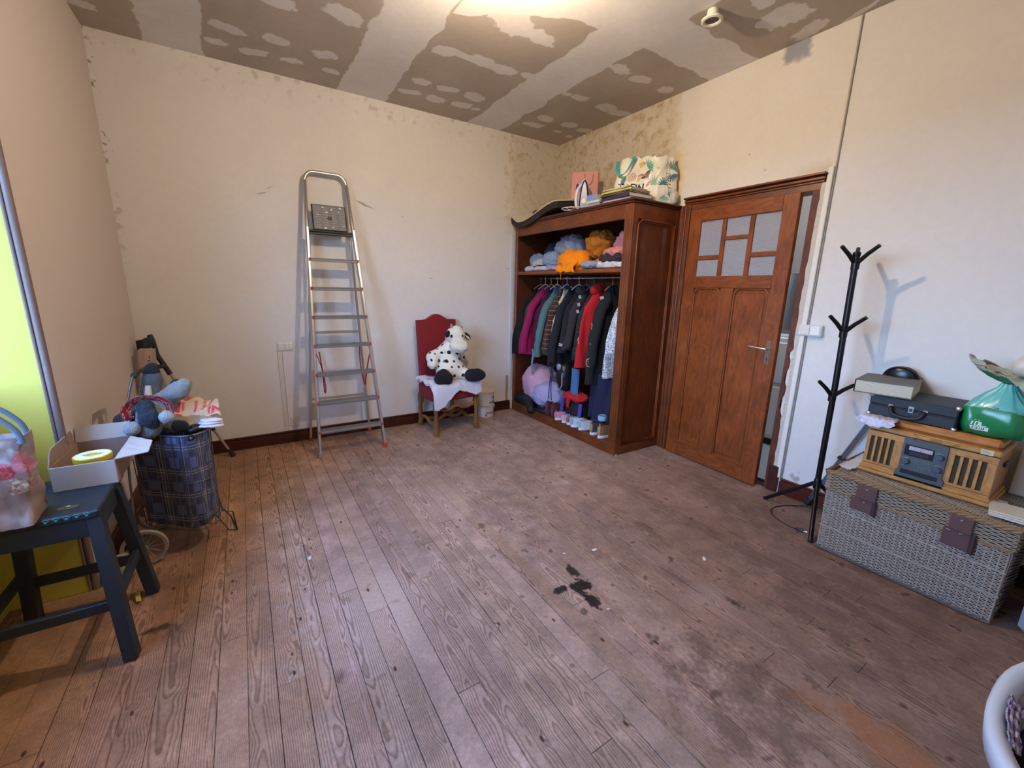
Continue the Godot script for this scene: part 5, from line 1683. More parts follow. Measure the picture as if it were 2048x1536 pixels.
	for z in [1.60, 1.215]:
		var T := Transform3D(Basis(V(1, 0, 0.0).normalized(), V(-0.06, 0, 1).normalized(), V(0, -1, 0)), V(-3.786, 0.097, z))
		mb = MB.new(); mb.lathe(T, [Vector2(0.080, -0.010), Vector2(0.094, -0.012), Vector2(0.0965, -0.004), Vector2(0.0965, 0.004), Vector2(0.094, 0.012), Vector2(0.080, 0.010), Vector2(0.080, -0.010)], 36)
		var wh := put("wheel", mb, mat("988a7a", 0.7), c)
		mb = MB.new()
		for k in 12:
			var a := TAU * k / 12
			mb.rod(T * V(0.012 * cos(a), 0, 0.012 * sin(a)), T * V(0.082 * cos(a), 0, 0.082 * sin(a)), 0.0022, 5)
		mb.lathe(T, [Vector2(0, -0.012), Vector2(0.014, -0.012), Vector2(0.014, 0.012), Vector2(0, 0.012)], 12)
		var sp := put("spokes", mb, mat("8d8578", 0.6), wh)
		sp.set_meta("kind", "stuff")
	mb = MB.new()
	mb.tube([V(-3.50, 0.30, 1.36), V(-3.47, 0.25, 1.43), V(-3.45, 0.17, 1.52), V(-3.405, 0.155, 1.52), V(-3.398, 0.007, 1.46), V(-3.44, 0.007, 1.44), V(-3.50, 0.11, 1.40)], 0.0034, 7)
	mb.tube([V(-3.398, 0.007, 1.46), V(-3.43, 0.007, 1.28), V(-3.50, 0.12, 1.26)], 0.0034, 7)
	put("stand_wire", mb, mat("3c3a3c", 0.5, 0.6), c)

func make_corner_things() -> void:
	# crutch leaning in the corner
	var c := thing("crutch", "black and silver elbow crutch leaning into the left corner", "crutch", V(-3.6, 0, 0.1))
	var mb := MB.new(); mb.rod(V(-3.440, 0.02, 0.146), V(-3.775, 0.74, 0.088), 0.010, 12); put("shaft", mb, mat("b9aa98", 0.3, 0.85), c)
	mb = MB.new(); mb.tube([V(-3.432, 0.002, 0.148), V(-3.437, 0.014, 0.147), V(-3.452, 0.045, 0.144), V(-3.462, 0.066, 0.142)], [0.021, 0.020, 0.014, 0.013], 12); put("rubber_tip", mb, mat("191b1e", 0.8), c)
	mb = MB.new(); mb.tube(curve([V(-3.77, 0.725, 0.089), V(-3.80, 0.80, 0.085), V(-3.832, 0.88, 0.082), V(-3.838, 0.93, 0.082), V(-3.845, 0.99, 0.082), V(-3.858, 1.035, 0.08)], 4), 0.0175, 10); put("upper_arm", mb, mat("1b2127", 0.6), c)
	mb = MB.new(); mb.tube([V(-3.795, 0.792, 0.09), V(-3.835, 0.800, 0.15), V(-3.868, 0.806, 0.20)], [0.015, 0.017, 0.0185], 10); put("grip", mb, mat("20262c", 0.7), c)
	mb = MB.new()
	mb.sheet(14, 6, func(u, v):
		var t := deg_to_rad(lerpf(-140, 95, u))
		return V(-3.89 + 0.048 * cos(t), lerpf(1.012, 0.935, v) + 0.012 * cos(t), 0.135 - 0.052 * sin(t)), 0.006)
	put("arm_cuff", mb, mat("1b2127", 0.6), c)
	mb = MB.new(); mb.lathe(Transform3D(Basis(V(1, 0, 0), deg_to_rad(0)), V(-3.548, 0.253, 0.127)).rotated_local(V(0, 0, 1), deg_to_rad(25)), [Vector2(0.010, -0.012), Vector2(0.015, -0.010), Vector2(0.015, 0.010), Vector2(0.010, 0.012)], 12); put("clip", mb, mat("1b2127", 0.6), c)
	# narrow carton
	c = thing("carton", "long narrow brown carton standing upright in the left corner under the crutch", "carton", V(-3.9, 0, 0.22))
	mb = MB.new(); mb.box(Transform3D(Basis(V(0, 0, 1), deg_to_rad(-3.0)), V(-3.885, 0.476, 0.25)), V(0.088, 0.945, 0.095), 0.002); put("body", mb, mat("a8948a", 0.85), c)
	mb = MB.new(); mb.box(Transform3D(Basis(V(0, 0, 1), deg_to_rad(-3.0)), V(-3.885, 0.476, 0.25)) * at(0.013, 0.40, 0.048), V(0.038, 0.13, 0.001), 0.0); var lab := put("printed_strip", mb, mat("b4a090", 0.8), c)
	mb = MB.new()
	for q in [[0.0, 0.395, 0.016, 0.010], [0.004, 0.375, 0.010, 0.008], [0.006, 0.42, 0.006, 0.02]]:
		mb.box(Transform3D(Basis(V(0, 0, 1), deg_to_rad(-3.0)), V(-3.885, 0.476, 0.25)) * at(0.013 + q[0], q[1], 0.049), V(q[2], q[3], 0.001), 0.0)
	put("print", mb, mat("57463c", 0.8), lab)

func make_donkey() -> void:
	var d := thing("plush_donkey", "grey plush donkey with a red bandana lying upside down on the trolley", "plush toy", V(-3.70, 0.66, 1.42))
	var grey := fuzzy("8b8f90", 0.8)
	var dark := fuzzy("1d232b", 0.8)
	var taupe := fuzzy("6d655f", 0.8)
	var mb := MB.new()
	mb.skin([[V(-3.735, 0.775, 1.36), V(-3.66, 0.775, 1.38), 0.070, 0.066], [V(-3.68, 0.785, 1.38), V(-3.575, 0.862, 1.41), 0.050, 0.044], [V(-3.575, 0.862, 1.41), V(-3.545, 0.893, 1.42), 0.044, 0.034], [V(-3.715, 0.745, 1.43), V(-3.66, 0.74, 1.44), 0.055, 0.05]], 0.007, 0.02, 0.005)
	put("body", mb, grey, d)
	mb = MB.new()
	mb.skin([[V(-3.70, 0.80, 1.36), V(-3.685, 0.92, 1.34), 0.042, 0.038], [V(-3.685, 0.92, 1.34), V(-3.682, 0.955, 1.335), 0.038, 0.034]], 0.007, 0.015, 0.002)
	var lg := put("leg", mb, fuzzy("575d66", 0.8), d)
	mb = MB.new(); mb.skin([[V(-3.683, 0.962, 1.335), V(-3.680, 0.978, 1.332), 0.037, 0.030]], 0.006, 0.01); put("hoof", mb, dark, lg)
	mb = MB.new(); mb.tube([V(-3.704, 0.825, 1.403), V(-3.702, 0.86, 1.394), V(-3.700, 0.895, 1.384)], [0.014, 0.016, 0.012], 8); put("white_blaze", mb, fuzzy("cfc6bd", 0.5), lg)
	mb = MB.new()
	mb.skin([[V(-3.745, 0.775, 1.42), V(-3.805, 0.74, 1.46), 0.040, 0.036], [V(-3.805, 0.74, 1.46), V(-3.818, 0.69, 1.49), 0.036, 0.032]], 0.007, 0.015, 0.002)
	lg = put("leg", mb, fuzzy("4d5660", 0.8), d)
	mb = MB.new(); mb.skin([[V(-3.817, 0.672, 1.496), V(-3.800, 0.655, 1.51), 0.033, 0.030]], 0.006, 0.01); put("hoof", mb, dark, lg)
	mb = MB.new(); mb.skin([[V(-3.66, 0.705, 1.48), V(-3.605, 0.690, 1.50), 0.034, 0.032]], 0.007, 0.015, 0.002)
	lg = put("leg", mb, taupe, d)
	mb = MB.new(); mb.skin([[V(-3.592, 0.692, 1.505), V(-3.572, 0.690, 1.51), 0.033, 0.030]], 0.006, 0.01); put("hoof", mb, dark, lg)
	mb = MB.new(); mb.skin([[V(-3.555, 0.868, 1.37), V(-3.585, 0.885, 1.36), 0.026, 0.03]], 0.006, 0.01); put("hind_hoof", mb, dark, d)
	# head hanging towards the room
	mb = MB.new()
	mb.skin([[V(-3.695, 0.775, 1.50), V(-3.695, 0.735, 1.55), 0.052, 0.050], [V(-3.695, 0.735, 1.55), V(-3.690, 0.712, 1.565), 0.050, 0.046]], 0.006, 0.015, 0.002)
	var hd := put("head", mb, fuzzy("7d8182", 0.8), d)
	mb = MB.new(); mb.skin([[V(-3.697, 0.825, 1.545), V(-3.682, 0.772, 1.60), 0.034, 0.040], [V(-3.680, 0.772, 1.60), V(-3.668, 0.742, 1.605), 0.036, 0.024]], 0.006, 0.015, 0.006, 5); put("mane", mb, fuzzy("1f2a36", 1.0), hd)
	for q in [[V(-3.722, 0.752, 1.60), V(-3.768, 0.720, 1.615)], [V(-3.642, 0.775, 1.60), V(-3.590, 0.770, 1.61)]]:
		mb = MB.new(); mb.tube([q[0], q[0].lerp(q[1], 0.35), q[0].lerp(q[1], 0.75), q[1].lerp(q[0], -0.15)], [0.018, 0.034, 0.033, 0.012], 10); put("ear", mb, fuzzy("979b9c", 0.8), hd)
	mb = MB.new(); mb.heap(at(-3.765, 0.668, 1.57), V(0.024, 0.009, 0.014), 6, 0.1, 2.0, 1.0, 1.0, 12, 8); put("white_tuft", mb, fuzzy("cfd3d4", 0.5), hd)
	# bandana
	var im := px_img(128, 64, "8d1f2b")
	for i in 14:
		var x := (i * 37) % 128
		var y := (i * 23) % 60 + 2
		dot(im, x, y, 6, 6, "d9b9b4", 0.0, 0.35); dot(im, x + 10, y + 6, 3, 5, "c98f8c", 0.6)
	mb = MB.new()
	mb.sheet(22, 3, func(u, v):
		var t := deg_to_rad(lerpf(-35, 215, u))
		var p := V(-3.695 + 0.082 * cos(t), 0.790 + 0.060 * sin(t), 1.505 - 0.012 * sin(t))
		return p + V(0.034 * cos(t), 0.034 * sin(t), 0.030) * (v - 0.4), 0.003)
	put("bandana", mb, textured(to_tex(im), 0.85), d)
	# paper bag and white cloth on the trolley
	im = px_img(256, 192, "c9bfae")
	text(im, "DLINO", Vector2(24, 60), Vector2(10.5, -1.5), Vector2(1.0, 12.0), 6.0, "d8506a")
	dot(im, 60, 170, 70, 26, "c8384c"); dot(im, 200, 150, 34, 24, "d05a70"); dot(im, 200, 150, 20, 13, "c9bfae"); dot(im, 30, 30, 40, 18, "b03040")
	var p := thing("paper_bag", "crumpled white paper bag with pink and red print lying on the trolley", "paper bag", V(-3.52, 0.68, 1.40))
	var no := FastNoiseLite.new(); no.seed = 2; no.frequency = 1.0; no.fractal_octaves = 2
	mb = MB.new()
	mb.sheet(26, 20, func(u, v):
		var base := V(-3.655, 0.735, 1.44).lerp(V(-3.405, 0.700, 1.43), u).lerp(V(-3.61, 0.80, 1.30).lerp(V(-3.42, 0.755, 1.24), u), v)
		return base + V(0, 0.030 * no.get_noise_2d(u * 2.6, v * 2.6) + 0.02 * sin(v * PI) * (1.0 - u), 0), 0.0015)
	put("printed_side", mb, textured(to_tex(im), 0.7), p)
	mb = MB.new()
	mb.sheet(20, 8, func(u, v):
		var base := V(-3.655, 0.733, 1.441).lerp(V(-3.405, 0.698, 1.431), u).lerp(V(-3.63, 0.675, 1.50).lerp(V(-3.47, 0.672, 1.46), u), v)
		return base + V(0, 0.016 * no.get_noise_2d(u * 3.0 + 5.0, v * 2.0), 0.012 * no.get_noise_2d(u * 4.0, 9.0)), 0.0015)
	put("plain_side", mb, mat("a5917f", 0.8), p)
	p = thing("folded_cloth", "small white folded cloth hanging over the right rim of the trolley", "cloth", V(-3.44, 0.67, 1.51))
	for k in 3:
		mb = MB.new(); mb.heap(turned(V(-3.452 + k * 0.004, 0.676 + k * 0.012, 1.515 - k * 0.01), V(0, 22 + k * 6, -8)), V(0.062 - k * 0.006, 0.008, 0.032), 31 + k, 0.25, 3.0, 0.7, 0.9, 24, 10); put("fold", mb, cloth("d9dce4", 0.2), p)
	p = thing("dark_shoe", "dark blue strap shoe tucked under the white cloth on the trolley rim", "shoe", V(-3.50, 0.675, 1.56))
	mb = MB.new(); mb.heap(turned(V(-3.518, 0.676, 1.545), V(0, 35, 10)), V(0.030, 0.016, 0.018), 41, 0.15, 3.0, 0.8, 0.9, 18, 10); put("upper", mb, mat("171d26", 0.5), p)
	mb = MB.new(); mb.tube(arc(V(-3.518, 0.682, 1.545), V(0.024, 0, -0.012), V(0, 0.020, 0.006), 10, 170, 8), 0.004, 6); put("strap", mb, mat("171d26", 0.5), p)
	# bits on the floor under the stool
	p = thing("paper_roll", "small worn paper roll lying behind the black stool", "paper roll", V(-3.87, 0, 1.62))
	mb = MB.new(); mb.lathe(turned(V(-3.872, 0.055, 1.66), V(0, 0, 12)), [Vector2(0.018, -0.05), Vector2(0.042, -0.05), Vector2(0.044, -0.044), Vector2(0.044, 0.044), Vector2(0.042, 0.05), Vector2(0.018, 0.05), Vector2(0.018, -0.05)], 20); put("roll", mb, mat("b09c8c", 0.9), p)
	p = thing("yellow_wrapper", "torn yellow wrapper on the floor by the rear leg of the black stool", "wrapper", V(-3.78, 0, 1.86))
	mb = MB.new(); mb.sheet(4, 8, func(u, v): return V(-3.80 + 0.018 * u + 0.02 * v, 0.006 + 0.012 * absf(sin(v * 7.0)), 1.83 + 0.10 * v), 0.001); put("foil", mb, mat("c9b04a", 0.5), p)

func make_fluff() -> void:
	var f := thing("plush_cushion", "white and ginger fluffy cushion at the bottom left edge", "cushion", V(-3.88, 0, 2.80))
	var mb := MB.new(); mb.heap(at(-3.93, 0.05, 2.84), V(0.135, 0.10, 0.115), 51, 0.06, 4.0, 0.85, 0.64, 40, 26); put("cover", mb, fuzzy("e2dcd8", 1.0), f)
	mb = MB.new(); mb.heap(at(-3.955, 0.118, 2.815), V(0.06, 0.030, 0.055), 52, 0.15, 4.0, 0.9, 1.0, 24, 16); put("ginger_patch", mb, fuzzy("c98a5c", 1.0), f)

func make_coat_rack() -> void:
	var blk := mat("14151a", 0.35, 0.3)
	var r := thing("coat_rack", "slim black metal coat rack with three tiers of forked pegs", "coat rack", V(-0.24, 0, 3.15))
	var mb := MB.new(); mb.tube([V(-0.240, 0.24, 3.158), V(-0.243, 0.90, 3.151), V(-0.246, 1.66, 3.132)], 0.0165, 14); put("pole", mb, blk, r)
	for q in [[V(-0.523, 0.008, 3.278), 0.0], [V(-0.202, 0.008, 2.852), 0.0], [V(0.005, 0.0, 3.30), 0.0]]:
		var tip: Vector3 = q[0]
		if tip.x > 0.0: tip = V(-0.03, 0.008, 3.335)
		mb = MB.new(); mb.tube([V(-0.240, 0.272, 3.158), V(-0.240, 0.268, 3.158).lerp(tip, 0.08) + V(0, 0.004, 0), tip], [0.013, 0.0135, 0.0125], 10); var lg := put("leg", mb, blk, r)
		mb = MB.new(); mb.heap(at(tip.x, tip.y + 0.002, tip.z), V(0.015, 0.010, 0.015), 3, 0.0, 1.0, 1.0, 1.0, 10, 8); put("rubber_foot", mb, mat("0c0c0e", 0.8), lg)
	mb = MB.new(); mb.lathe(at(-0.240, 0.225, 3.158), [Vector2(0.0, 0), Vector2(0.019, 0), Vector2(0.021, 0.01), Vector2(0.021, 0.06), Vector2(0.017, 0.07)], 16); put("hub", mb, blk, r)
	for y in [0.853, 1.242, 1.632]:
		var z: float = 3.158 - (y - 0.24) * 0.0175
		mb = MB.new(); mb.lathe(at(-0.243, y - 0.05, z), [Vector2(0.0166, 0), Vector2(0.0205, 0.003), Vector2(0.0205, 0.06), Vector2(0.0166, 0.065)], 14); var col := put("collar", mb, blk, r)
		for a in [155.0, 255.0, 20.0]:
			var d := V(cos(deg_to_rad(a)), 0, sin(deg_to_rad(a)) * -1.0)
			var b := V(-0.243, y - 0.012, z)
			mb = MB.new(); mb.tube([b + d * 0.008, b + d * 0.055 + V(0, 0.046, 0), b + d * 0.108 + V(0, 0.088, 0)], [0.0125, 0.0115, 0.0105], 10); put("peg", mb, blk, col)
	mb = MB.new(); mb.lathe(at(-0.246, 1.655, 3.132), [Vector2(0.017, 0), Vector2(0.0195, 0.004), Vector2(0.0195, 0.022), Vector2(0.015, 0.026), Vector2(0, 0.026)], 14); put("top_cap", mb, blk, r)

# one face of basketwork: rods woven round upright stakes
func weave(mb: MB, o: Vector3, U: Vector3, W: Vector3, n: Vector3, rows: int, stakes: int, taper: Vector3) -> void:
	for j in rows:
		var v := (j + 0.5) / rows
		var h := W.length() / rows * 0.5
		mb.smooth(true)
		var seg := stakes * 2
		var prev := []
		for i in seg + 1:
			var u := float(i) / seg
			var off := 0.0045 * cos(u * stakes * PI + (PI if j % 2 == 1 else 0.0))
			var c := o + U * u + W * v + taper * (1.0 - v) * (u - 0.5) * 2.0 + n * (off + 0.0012 * sin(i * 12.9 + j * 7.1))
			var w := W.normalized() * h * (0.72 + 0.12 * sin(i * 3.7 + j * 5.3))
			var row := [c - w, c - w * 0.3 + n * 0.0024, c + w * 0.3 + n * 0.0024, c + w]
			if i > 0:
				for k in 3:
					mb.quad(prev[k], prev[k + 1], row[k + 1], row[k])
			prev = row

func make_hamper() -> void:
	var h := thing("wicker_hamper", "large weathered grey wicker hamper with dark leather buckles against the right wall", "hamper", V(-0.29, 0, 3.65))
	var rattan := mat("9c8f82", 0.75)
	var brown := mat("8a6d4c", 0.7)
	# dark lining
	var mb := MB.new()
	mb.bb(V(-0.505, 0.004, 3.335), V(-0.045, 0.37, 3.975), 0.004)
	put("lining", mb, mat("2a2624", 0.95), h)
	mb = MB.new()
	mb.bb(V(-0.525, 0.37, 3.318), V(-0.035, 0.462, 4.0), 0.004)
	put("lid_lining", mb, mat("37302b", 0.95), h)
	# woven body: front, left side, right side
	var sides := [[V(-0.530, 0.004, 3.316), V(0, 0, 0.684), V(-0.012, 0.372, 0.0), V(-1, 0, 0), 30], [V(-0.035, 0.004, 3.316), V(-0.493, 0, 0), V(0, 0.372, -0.008), V(0, 0, -1), 20], [V(-0.530, 0.004, 4.0), V(0.493, 0, 0), V(0, 0.372, 0.008), V(0, 0, 1), 20]]
	var body: MeshInstance3D
	for s in sides:
		mb = MB.new(); weave(mb, s[0], s[1], s[2], s[3], 44, s[4], Vector3.ZERO)
		body = put("woven_side", mb, rattan, h)
		mb = MB.new()
		for i in s[4] + 1:
			var p: Vector3 = s[0] + s[1] * (float(i) / s[4]) - s[3] * 0.002
			mb.rod(p, p + s[2], 0.0034, 6)
		var stk := put("stakes", mb, mat("a29586", 0.75), body)
		stk.set_meta("kind", "stuff")
	var lids := [[V(-0.549, 0.378, 3.305), V(0, 0, 0.708), V(-0.004, 0.094, 0), V(-1, 0, 0), 31], [V(-0.03, 0.378, 3.305), V(-0.517, 0, 0), V(0, 0.094, 0), V(0, 0, -1), 21], [V(-0.549, 0.378, 4.013), V(0.517, 0, 0), V(0, 0.094, 0), V(0, 0, 1), 21]]
	for s in lids:
		mb = MB.new(); weave(mb, s[0], s[1], s[2], s[3], 11, s[4], Vector3.ZERO)
		put("woven_lid_side", mb, mat("9a8973", 0.75), h)
	# braided bands and rims
	var braid := func(a: Vector3, c: Vector3, r: float, m: Material) -> void:
		var q := MB.new()
		var n := int(a.distance_to(c) / 0.012)
		var d := (c - a).normalized()
		var e1 := d.cross(V(0, 1, 0)).normalized(); var e2 := e1.cross(d)
		for ph in 3:
			var pts := []
			for i in n * 2 + 1:
				var t := float(i) / (n * 2)
				var g := t * n * 0.9 + ph * TAU / 3
				pts.append(a.lerp(c, t) + (e1 * cos(g) + e2 * sin(g)) * r * 0.6)
			q.tube(pts, r * 0.62, 6)
		var o := put("braided_rim", q, m, h)
		o.set_meta("kind", "stuff")
	braid.call(V(-0.551, 0.474, 3.303), V(-0.551, 0.474, 4.015), 0.0115, brown)
	braid.call(V(-0.551, 0.474, 3.303), V(-0.03, 0.478, 3.303), 0.0125, mat("5d4838", 0.7))
	braid.call(V(-0.551, 0.474, 4.015), V(-0.03, 0.474, 4.015), 0.0085, brown)
	braid.call(V(-0.534, 0.010, 3.312), V(-0.534, 0.010, 4.004), 0.008, mat("5f5650", 0.8))
	braid.call(V(-0.545, 0.372, 3.308), V(-0.545, 0.372, 4.008), 0.006, brown)
	for y in [0.145, 0.265]:
		braid.call(V(-0.537, y, 3.310), V(-0.537, y, 4.006), 0.0042, rattan)
	# woven lid top
	mb = MB.new(); weave(mb, V(-0.545, 0.470, 3.31), V(0, 0, 0.70), V(0.515, 0, 0), V(0, 1, 0), 46, 30, Vector3.ZERO)
	put("woven_top", mb, mat("9a8973", 0.75), h)
	# leather tabs and buckles
	var lea := mat("5a3c37", 0.6)
	for q in [[3.450, 3.536, 0.385, 0.465, -0.562], [3.430, 3.545, 0.312, 0.388, -0.549], [3.805, 3.882, 0.392, 0.468, -0.562], [3.790, 3.903, 0.305, 0.400, -0.549]]:
		mb = MB.new(); mb.bb(V(q[4] - 0.005, q[2], q[0]), V(q[4] + 0.004, q[3], q[1]), 0.003); var tb := put("leather_tab", mb, lea, h)
		mb = MB.new()
		mb.lathe(Transform3D(Basis(V(0, 1, 0), V(-1, 0, 0), V(0, 0, 1)), V(q[4] - 0.005, q[3] - 0.02, (q[0] + q[1]) * 0.5)), [Vector2(0, 0.004), Vector2(0.0035, 0.003), Vector2(0.005, 0)], 10)
		put("rivet", mb, mat("a89a8c", 0.4, 0.8), tb)
		if q[4] > -0.555:
			mb = MB.new(); mb.bb(V(q[4] - 0.011, q[2] - 0.004, q[1] - 0.022), V(q[4] - 0.004, q[3] + 0.002, q[1] - 0.004), 0.003); put("strap_loop", mb, mat("3a2522", 0.6), tb)

func make_radio() -> void:
	var oak := textured(tex.oak, 0.42)
	var r := thing("music_centre", "light oak retro music centre with a slate control panel on the wicker hamper", "music centre", V(-0.22, 0.483, 3.635))
	var W := func(called: String, a: Vector3, c: Vector3, g: int, m: Material, b := 0.004, p: Node3D = null) -> MeshInstance3D:
		var q := MB.new(); q.grain = g; q.uvs = 1.6; q.off = Vector2(a.y * 3.0, a.x); q.bb(a, c, b)
		return put(called, q, m, p if p else r)
	var F := -0.372
	W.call("plinth", V(F - 0.020, 0.483, 3.378), V(-0.065, 0.502, 3.892), 2, oak, 0.005)
	W.call("plinth_step", V(F - 0.010, 0.502, 3.384), V(-0.067, 0.518, 3.886), 2, oak, 0.004)
	W.call("cabinet", V(F + 0.010, 0.518, 3.392), V(-0.07, 0.722, 3.878), 2, textured(tex.oak, 0.45, {"albedo_color": hx("f0e6d8")}))
	# front frame with slatted openings, four each side
	var z0 := [3.408, 3.436, 3.464, 3.492]
	var z1 := [3.738, 3.768, 3.798, 3.828]
	var fr: MeshInstance3D = W.call("front_frame", V(F, 0.690, 3.392), V(F + 0.010, 0.722, 3.878), 2, oak, 0.001)
	W.call("front_piece", V(F, 0.518, 3.392), V(F + 0.010, 0.545, 3.878), 2, oak, 0.001, fr)
	var edges := [3.392]
	for z in z0: edges.append_array([z, z + 0.0165])
	edges.append_array([3.545, 3.71])
	for z in z1: edges.append_array([z, z + 0.0175])
	edges.append(3.878)
	for i in range(0, edges.size(), 2):
		if i == 8: W.call("front_piece", V(F, 0.545, edges[i]), V(F + 0.010, 0.690, 3.545), 1, oak, 0.001, fr)
		elif i == 10: W.call("front_piece", V(F, 0.545, 3.71), V(F + 0.010, 0.690, edges[11]), 1, oak, 0.001, fr)
		else: W.call("slat", V(F, 0.545, edges[i]), V(F + 0.010, 0.690, edges[i + 1]), 1, oak, 0.0015, fr)
	var grille := mat("3f3d2c", 0.95, 0.0, {"heightmap_enabled": true, "heightmap_texture": tex.weave, "heightmap_scale": 0.3, "uv1_triplanar": true, "uv1_scale": Vector3(8, 8, 8)})
	W.call("speaker_cloth", V(F + 0.0085, 0.54, 3.40), V(F + 0.0105, 0.695, 3.515), 1, grille, 0.0)
	W.call("speaker_cloth", V(F + 0.0085, 0.54, 3.73), V(F + 0.0105, 0.695, 3.855), 1, grille, 0.0)
	var ln := mat("2a1c10", 0.7)
	for y in [0.722, 0.533]:
		W.call("dark_groove", V(F - 0.0006, y - 0.0012, 3.392), V(F + 0.001, y + 0.0012, 3.878), 2, ln, 0.0, fr)
	# lid: a stepped top
	W.call("lid", V(F - 0.004, 0.724, 3.388), V(-0.066, 0.752, 3.882), 2, oak, 0.006)
	W.call("lid_top", V(F + 0.030, 0.752, 3.398), V(-0.075, 0.796, 3.872), 2, textured(tex.oak, 0.4, {"albedo_color": hx("f4dcc0")}), 0.012)
	# engraved cartouche
	var mb := MB.new()
	var out := [[3.575, 0.748], [3.745, 0.744], [3.745, 0.736], [3.725, 0.735], [3.722, 0.728], [3.705, 0.7255], [3.66, 0.7245], [3.62, 0.7265], [3.602, 0.733], [3.588, 0.737], [3.586, 0.742], [3.575, 0.743]]
	var pts := []
	for q in out: pts.append(V(F - 0.0045, q[1], q[0]))
	mb.tube(pts, 0.0009, 5, true)
	var em := put("carved_outline", mb, ln, r)
	mb = MB.new()
	var el := []
	for i in 20: el.append(V(F - 0.005, 0.737 + 0.0052 * sin(TAU * i / 20), 3.66 + 0.024 * cos(TAU * i / 20)))
	mb.tube(el, 0.0008, 5, true)
	for q in [[3.644, 0.735, 3.649, 0.739], [3.652, 0.739, 3.654, 0.735], [3.657, 0.735, 3.661, 0.739], [3.663, 0.738, 3.667, 0.735], [3.669, 0.739, 3.674, 0.735]]:
		mb.rod(V(F - 0.005, q[1], q[0]), V(F - 0.005, q[3], q[2]), 0.0009, 5)
	put("oval_badge", mb, ln, em)
	# slate panel with stepped corners
	var P := Transform3D(Basis(V(0, 0, 1), V(0, 1, 0), V(-1, 0, 0)), V(F, 0, 0))
	var poly := PackedVector2Array([Vector2(3.536, 0.503), Vector2(3.60, 0.500), Vector2(3.606, 0.506), Vector2(3.660, 0.506), Vector2(3.666, 0.500), Vector2(3.724, 0.502), Vector2(3.722, 0.545), Vector2(3.714, 0.55), Vector2(3.714, 0.70), Vector2(3.712, 0.722), Vector2(3.680, 0.724), Vector2(3.676, 0.719), Vector2(3.585, 0.719), Vector2(3.580, 0.726), Vector2(3.546, 0.724), Vector2(3.546, 0.55), Vector2(3.537, 0.545)])
	var slate := mat("4d5557", 0.5, 0.2)
	mb = MB.new(); mb.slab(P, poly, 0.010, 0.002); var pn := put("control_panel", mb, slate, r)
	var X := F - 0.010
	W.call("tuner_window", V(X - 0.002, 0.632, 3.556), V(X + 0.001, 0.690, 3.668), 2, mat("131820", 0.25), 0.001, pn)
	W.call("dial_scale", V(X - 0.003, 0.664, 3.572), V(X - 0.001, 0.684, 3.662), 2, mat("a9a6ac", 0.4), 0.0005, pn)
	W.call("display", V(X - 0.003, 0.638, 3.576), V(X - 0.001, 0.658, 3.652), 2, mat("2b3038", 0.15), 0.0005, pn)
	W.call("dial_pointer", V(X - 0.0036, 0.664, 3.618), V(X - 0.003, 0.684, 3.6195), 1, mat("b04a3c", 0.5), 0.0, pn)
	for q in [[3.690, 0.661, 0.0165], [3.570, 0.601, 0.0165], [3.690, 0.596, 0.0175]]:
		mb = MB.new(); mb.lathe(Transform3D(Basis(V(0, 1, 0), V(-1, 0, 0), V(0, 0, 1)), V(X, q[1], q[0])), [Vector2(q[2] + 0.003, 0), Vector2(q[2] + 0.003, 0.002), Vector2(q[2], 0.003), Vector2(q[2] * 0.93, 0.013), Vector2(q[2] * 0.8, 0.0155), Vector2(0, 0.0165)], 24); put("knob", mb, mat("515c66", 0.35, 0.5), pn)
	for i in 5: W.call("button", V(X - 0.004, 0.580 - i * 0.0004, 3.605 + i * 0.0135), V(X, 0.5855 - i * 0.0004, 3.614 + i * 0.0135), 2, mat("6c7780", 0.4, 0.3), 0.001, pn)
	for i in 7: W.call("button", V(X - 0.003, 0.612, 3.596 + i * 0.0095), V(X, 0.616, 3.602 + i * 0.0095), 2, mat("7d878f", 0.4, 0.3), 0.001, pn)
	for z in [3.556, 3.694]: W.call("button", V(X - 0.004, 0.574, z), V(X, 0.579, z + 0.012), 2, mat("7d878f", 0.4, 0.3), 0.001, pn)
	W.call("disc_slot", V(X - 0.002, 0.532, 3.556), V(X + 0.001, 0.556, 3.700), 2, mat("1f252d", 0.3), 0.001, pn)
	# handle on the side, paper label
	W.call("side_handle", V(-0.25, 0.655, 3.878), V(-0.17, 0.675, 3.890), 0, mat("2d241d", 0.5), 0.004)
	var st: MeshInstance3D = W.call("paper_label", V(F - 0.0052, 0.7265, 3.815), V(F - 0.0042, 0.7505, 3.856), 2, mat("cfc3a4", 0.8), 0.0)
	for k in 4: W.call("print_line", V(F - 0.0056, 0.731 + k * 0.0045, 3.819), V(F - 0.0052, 0.7325 + k * 0.0045, 3.849 - k * 0.003), 2, mat("8a8068", 0.8), 0.0, st)

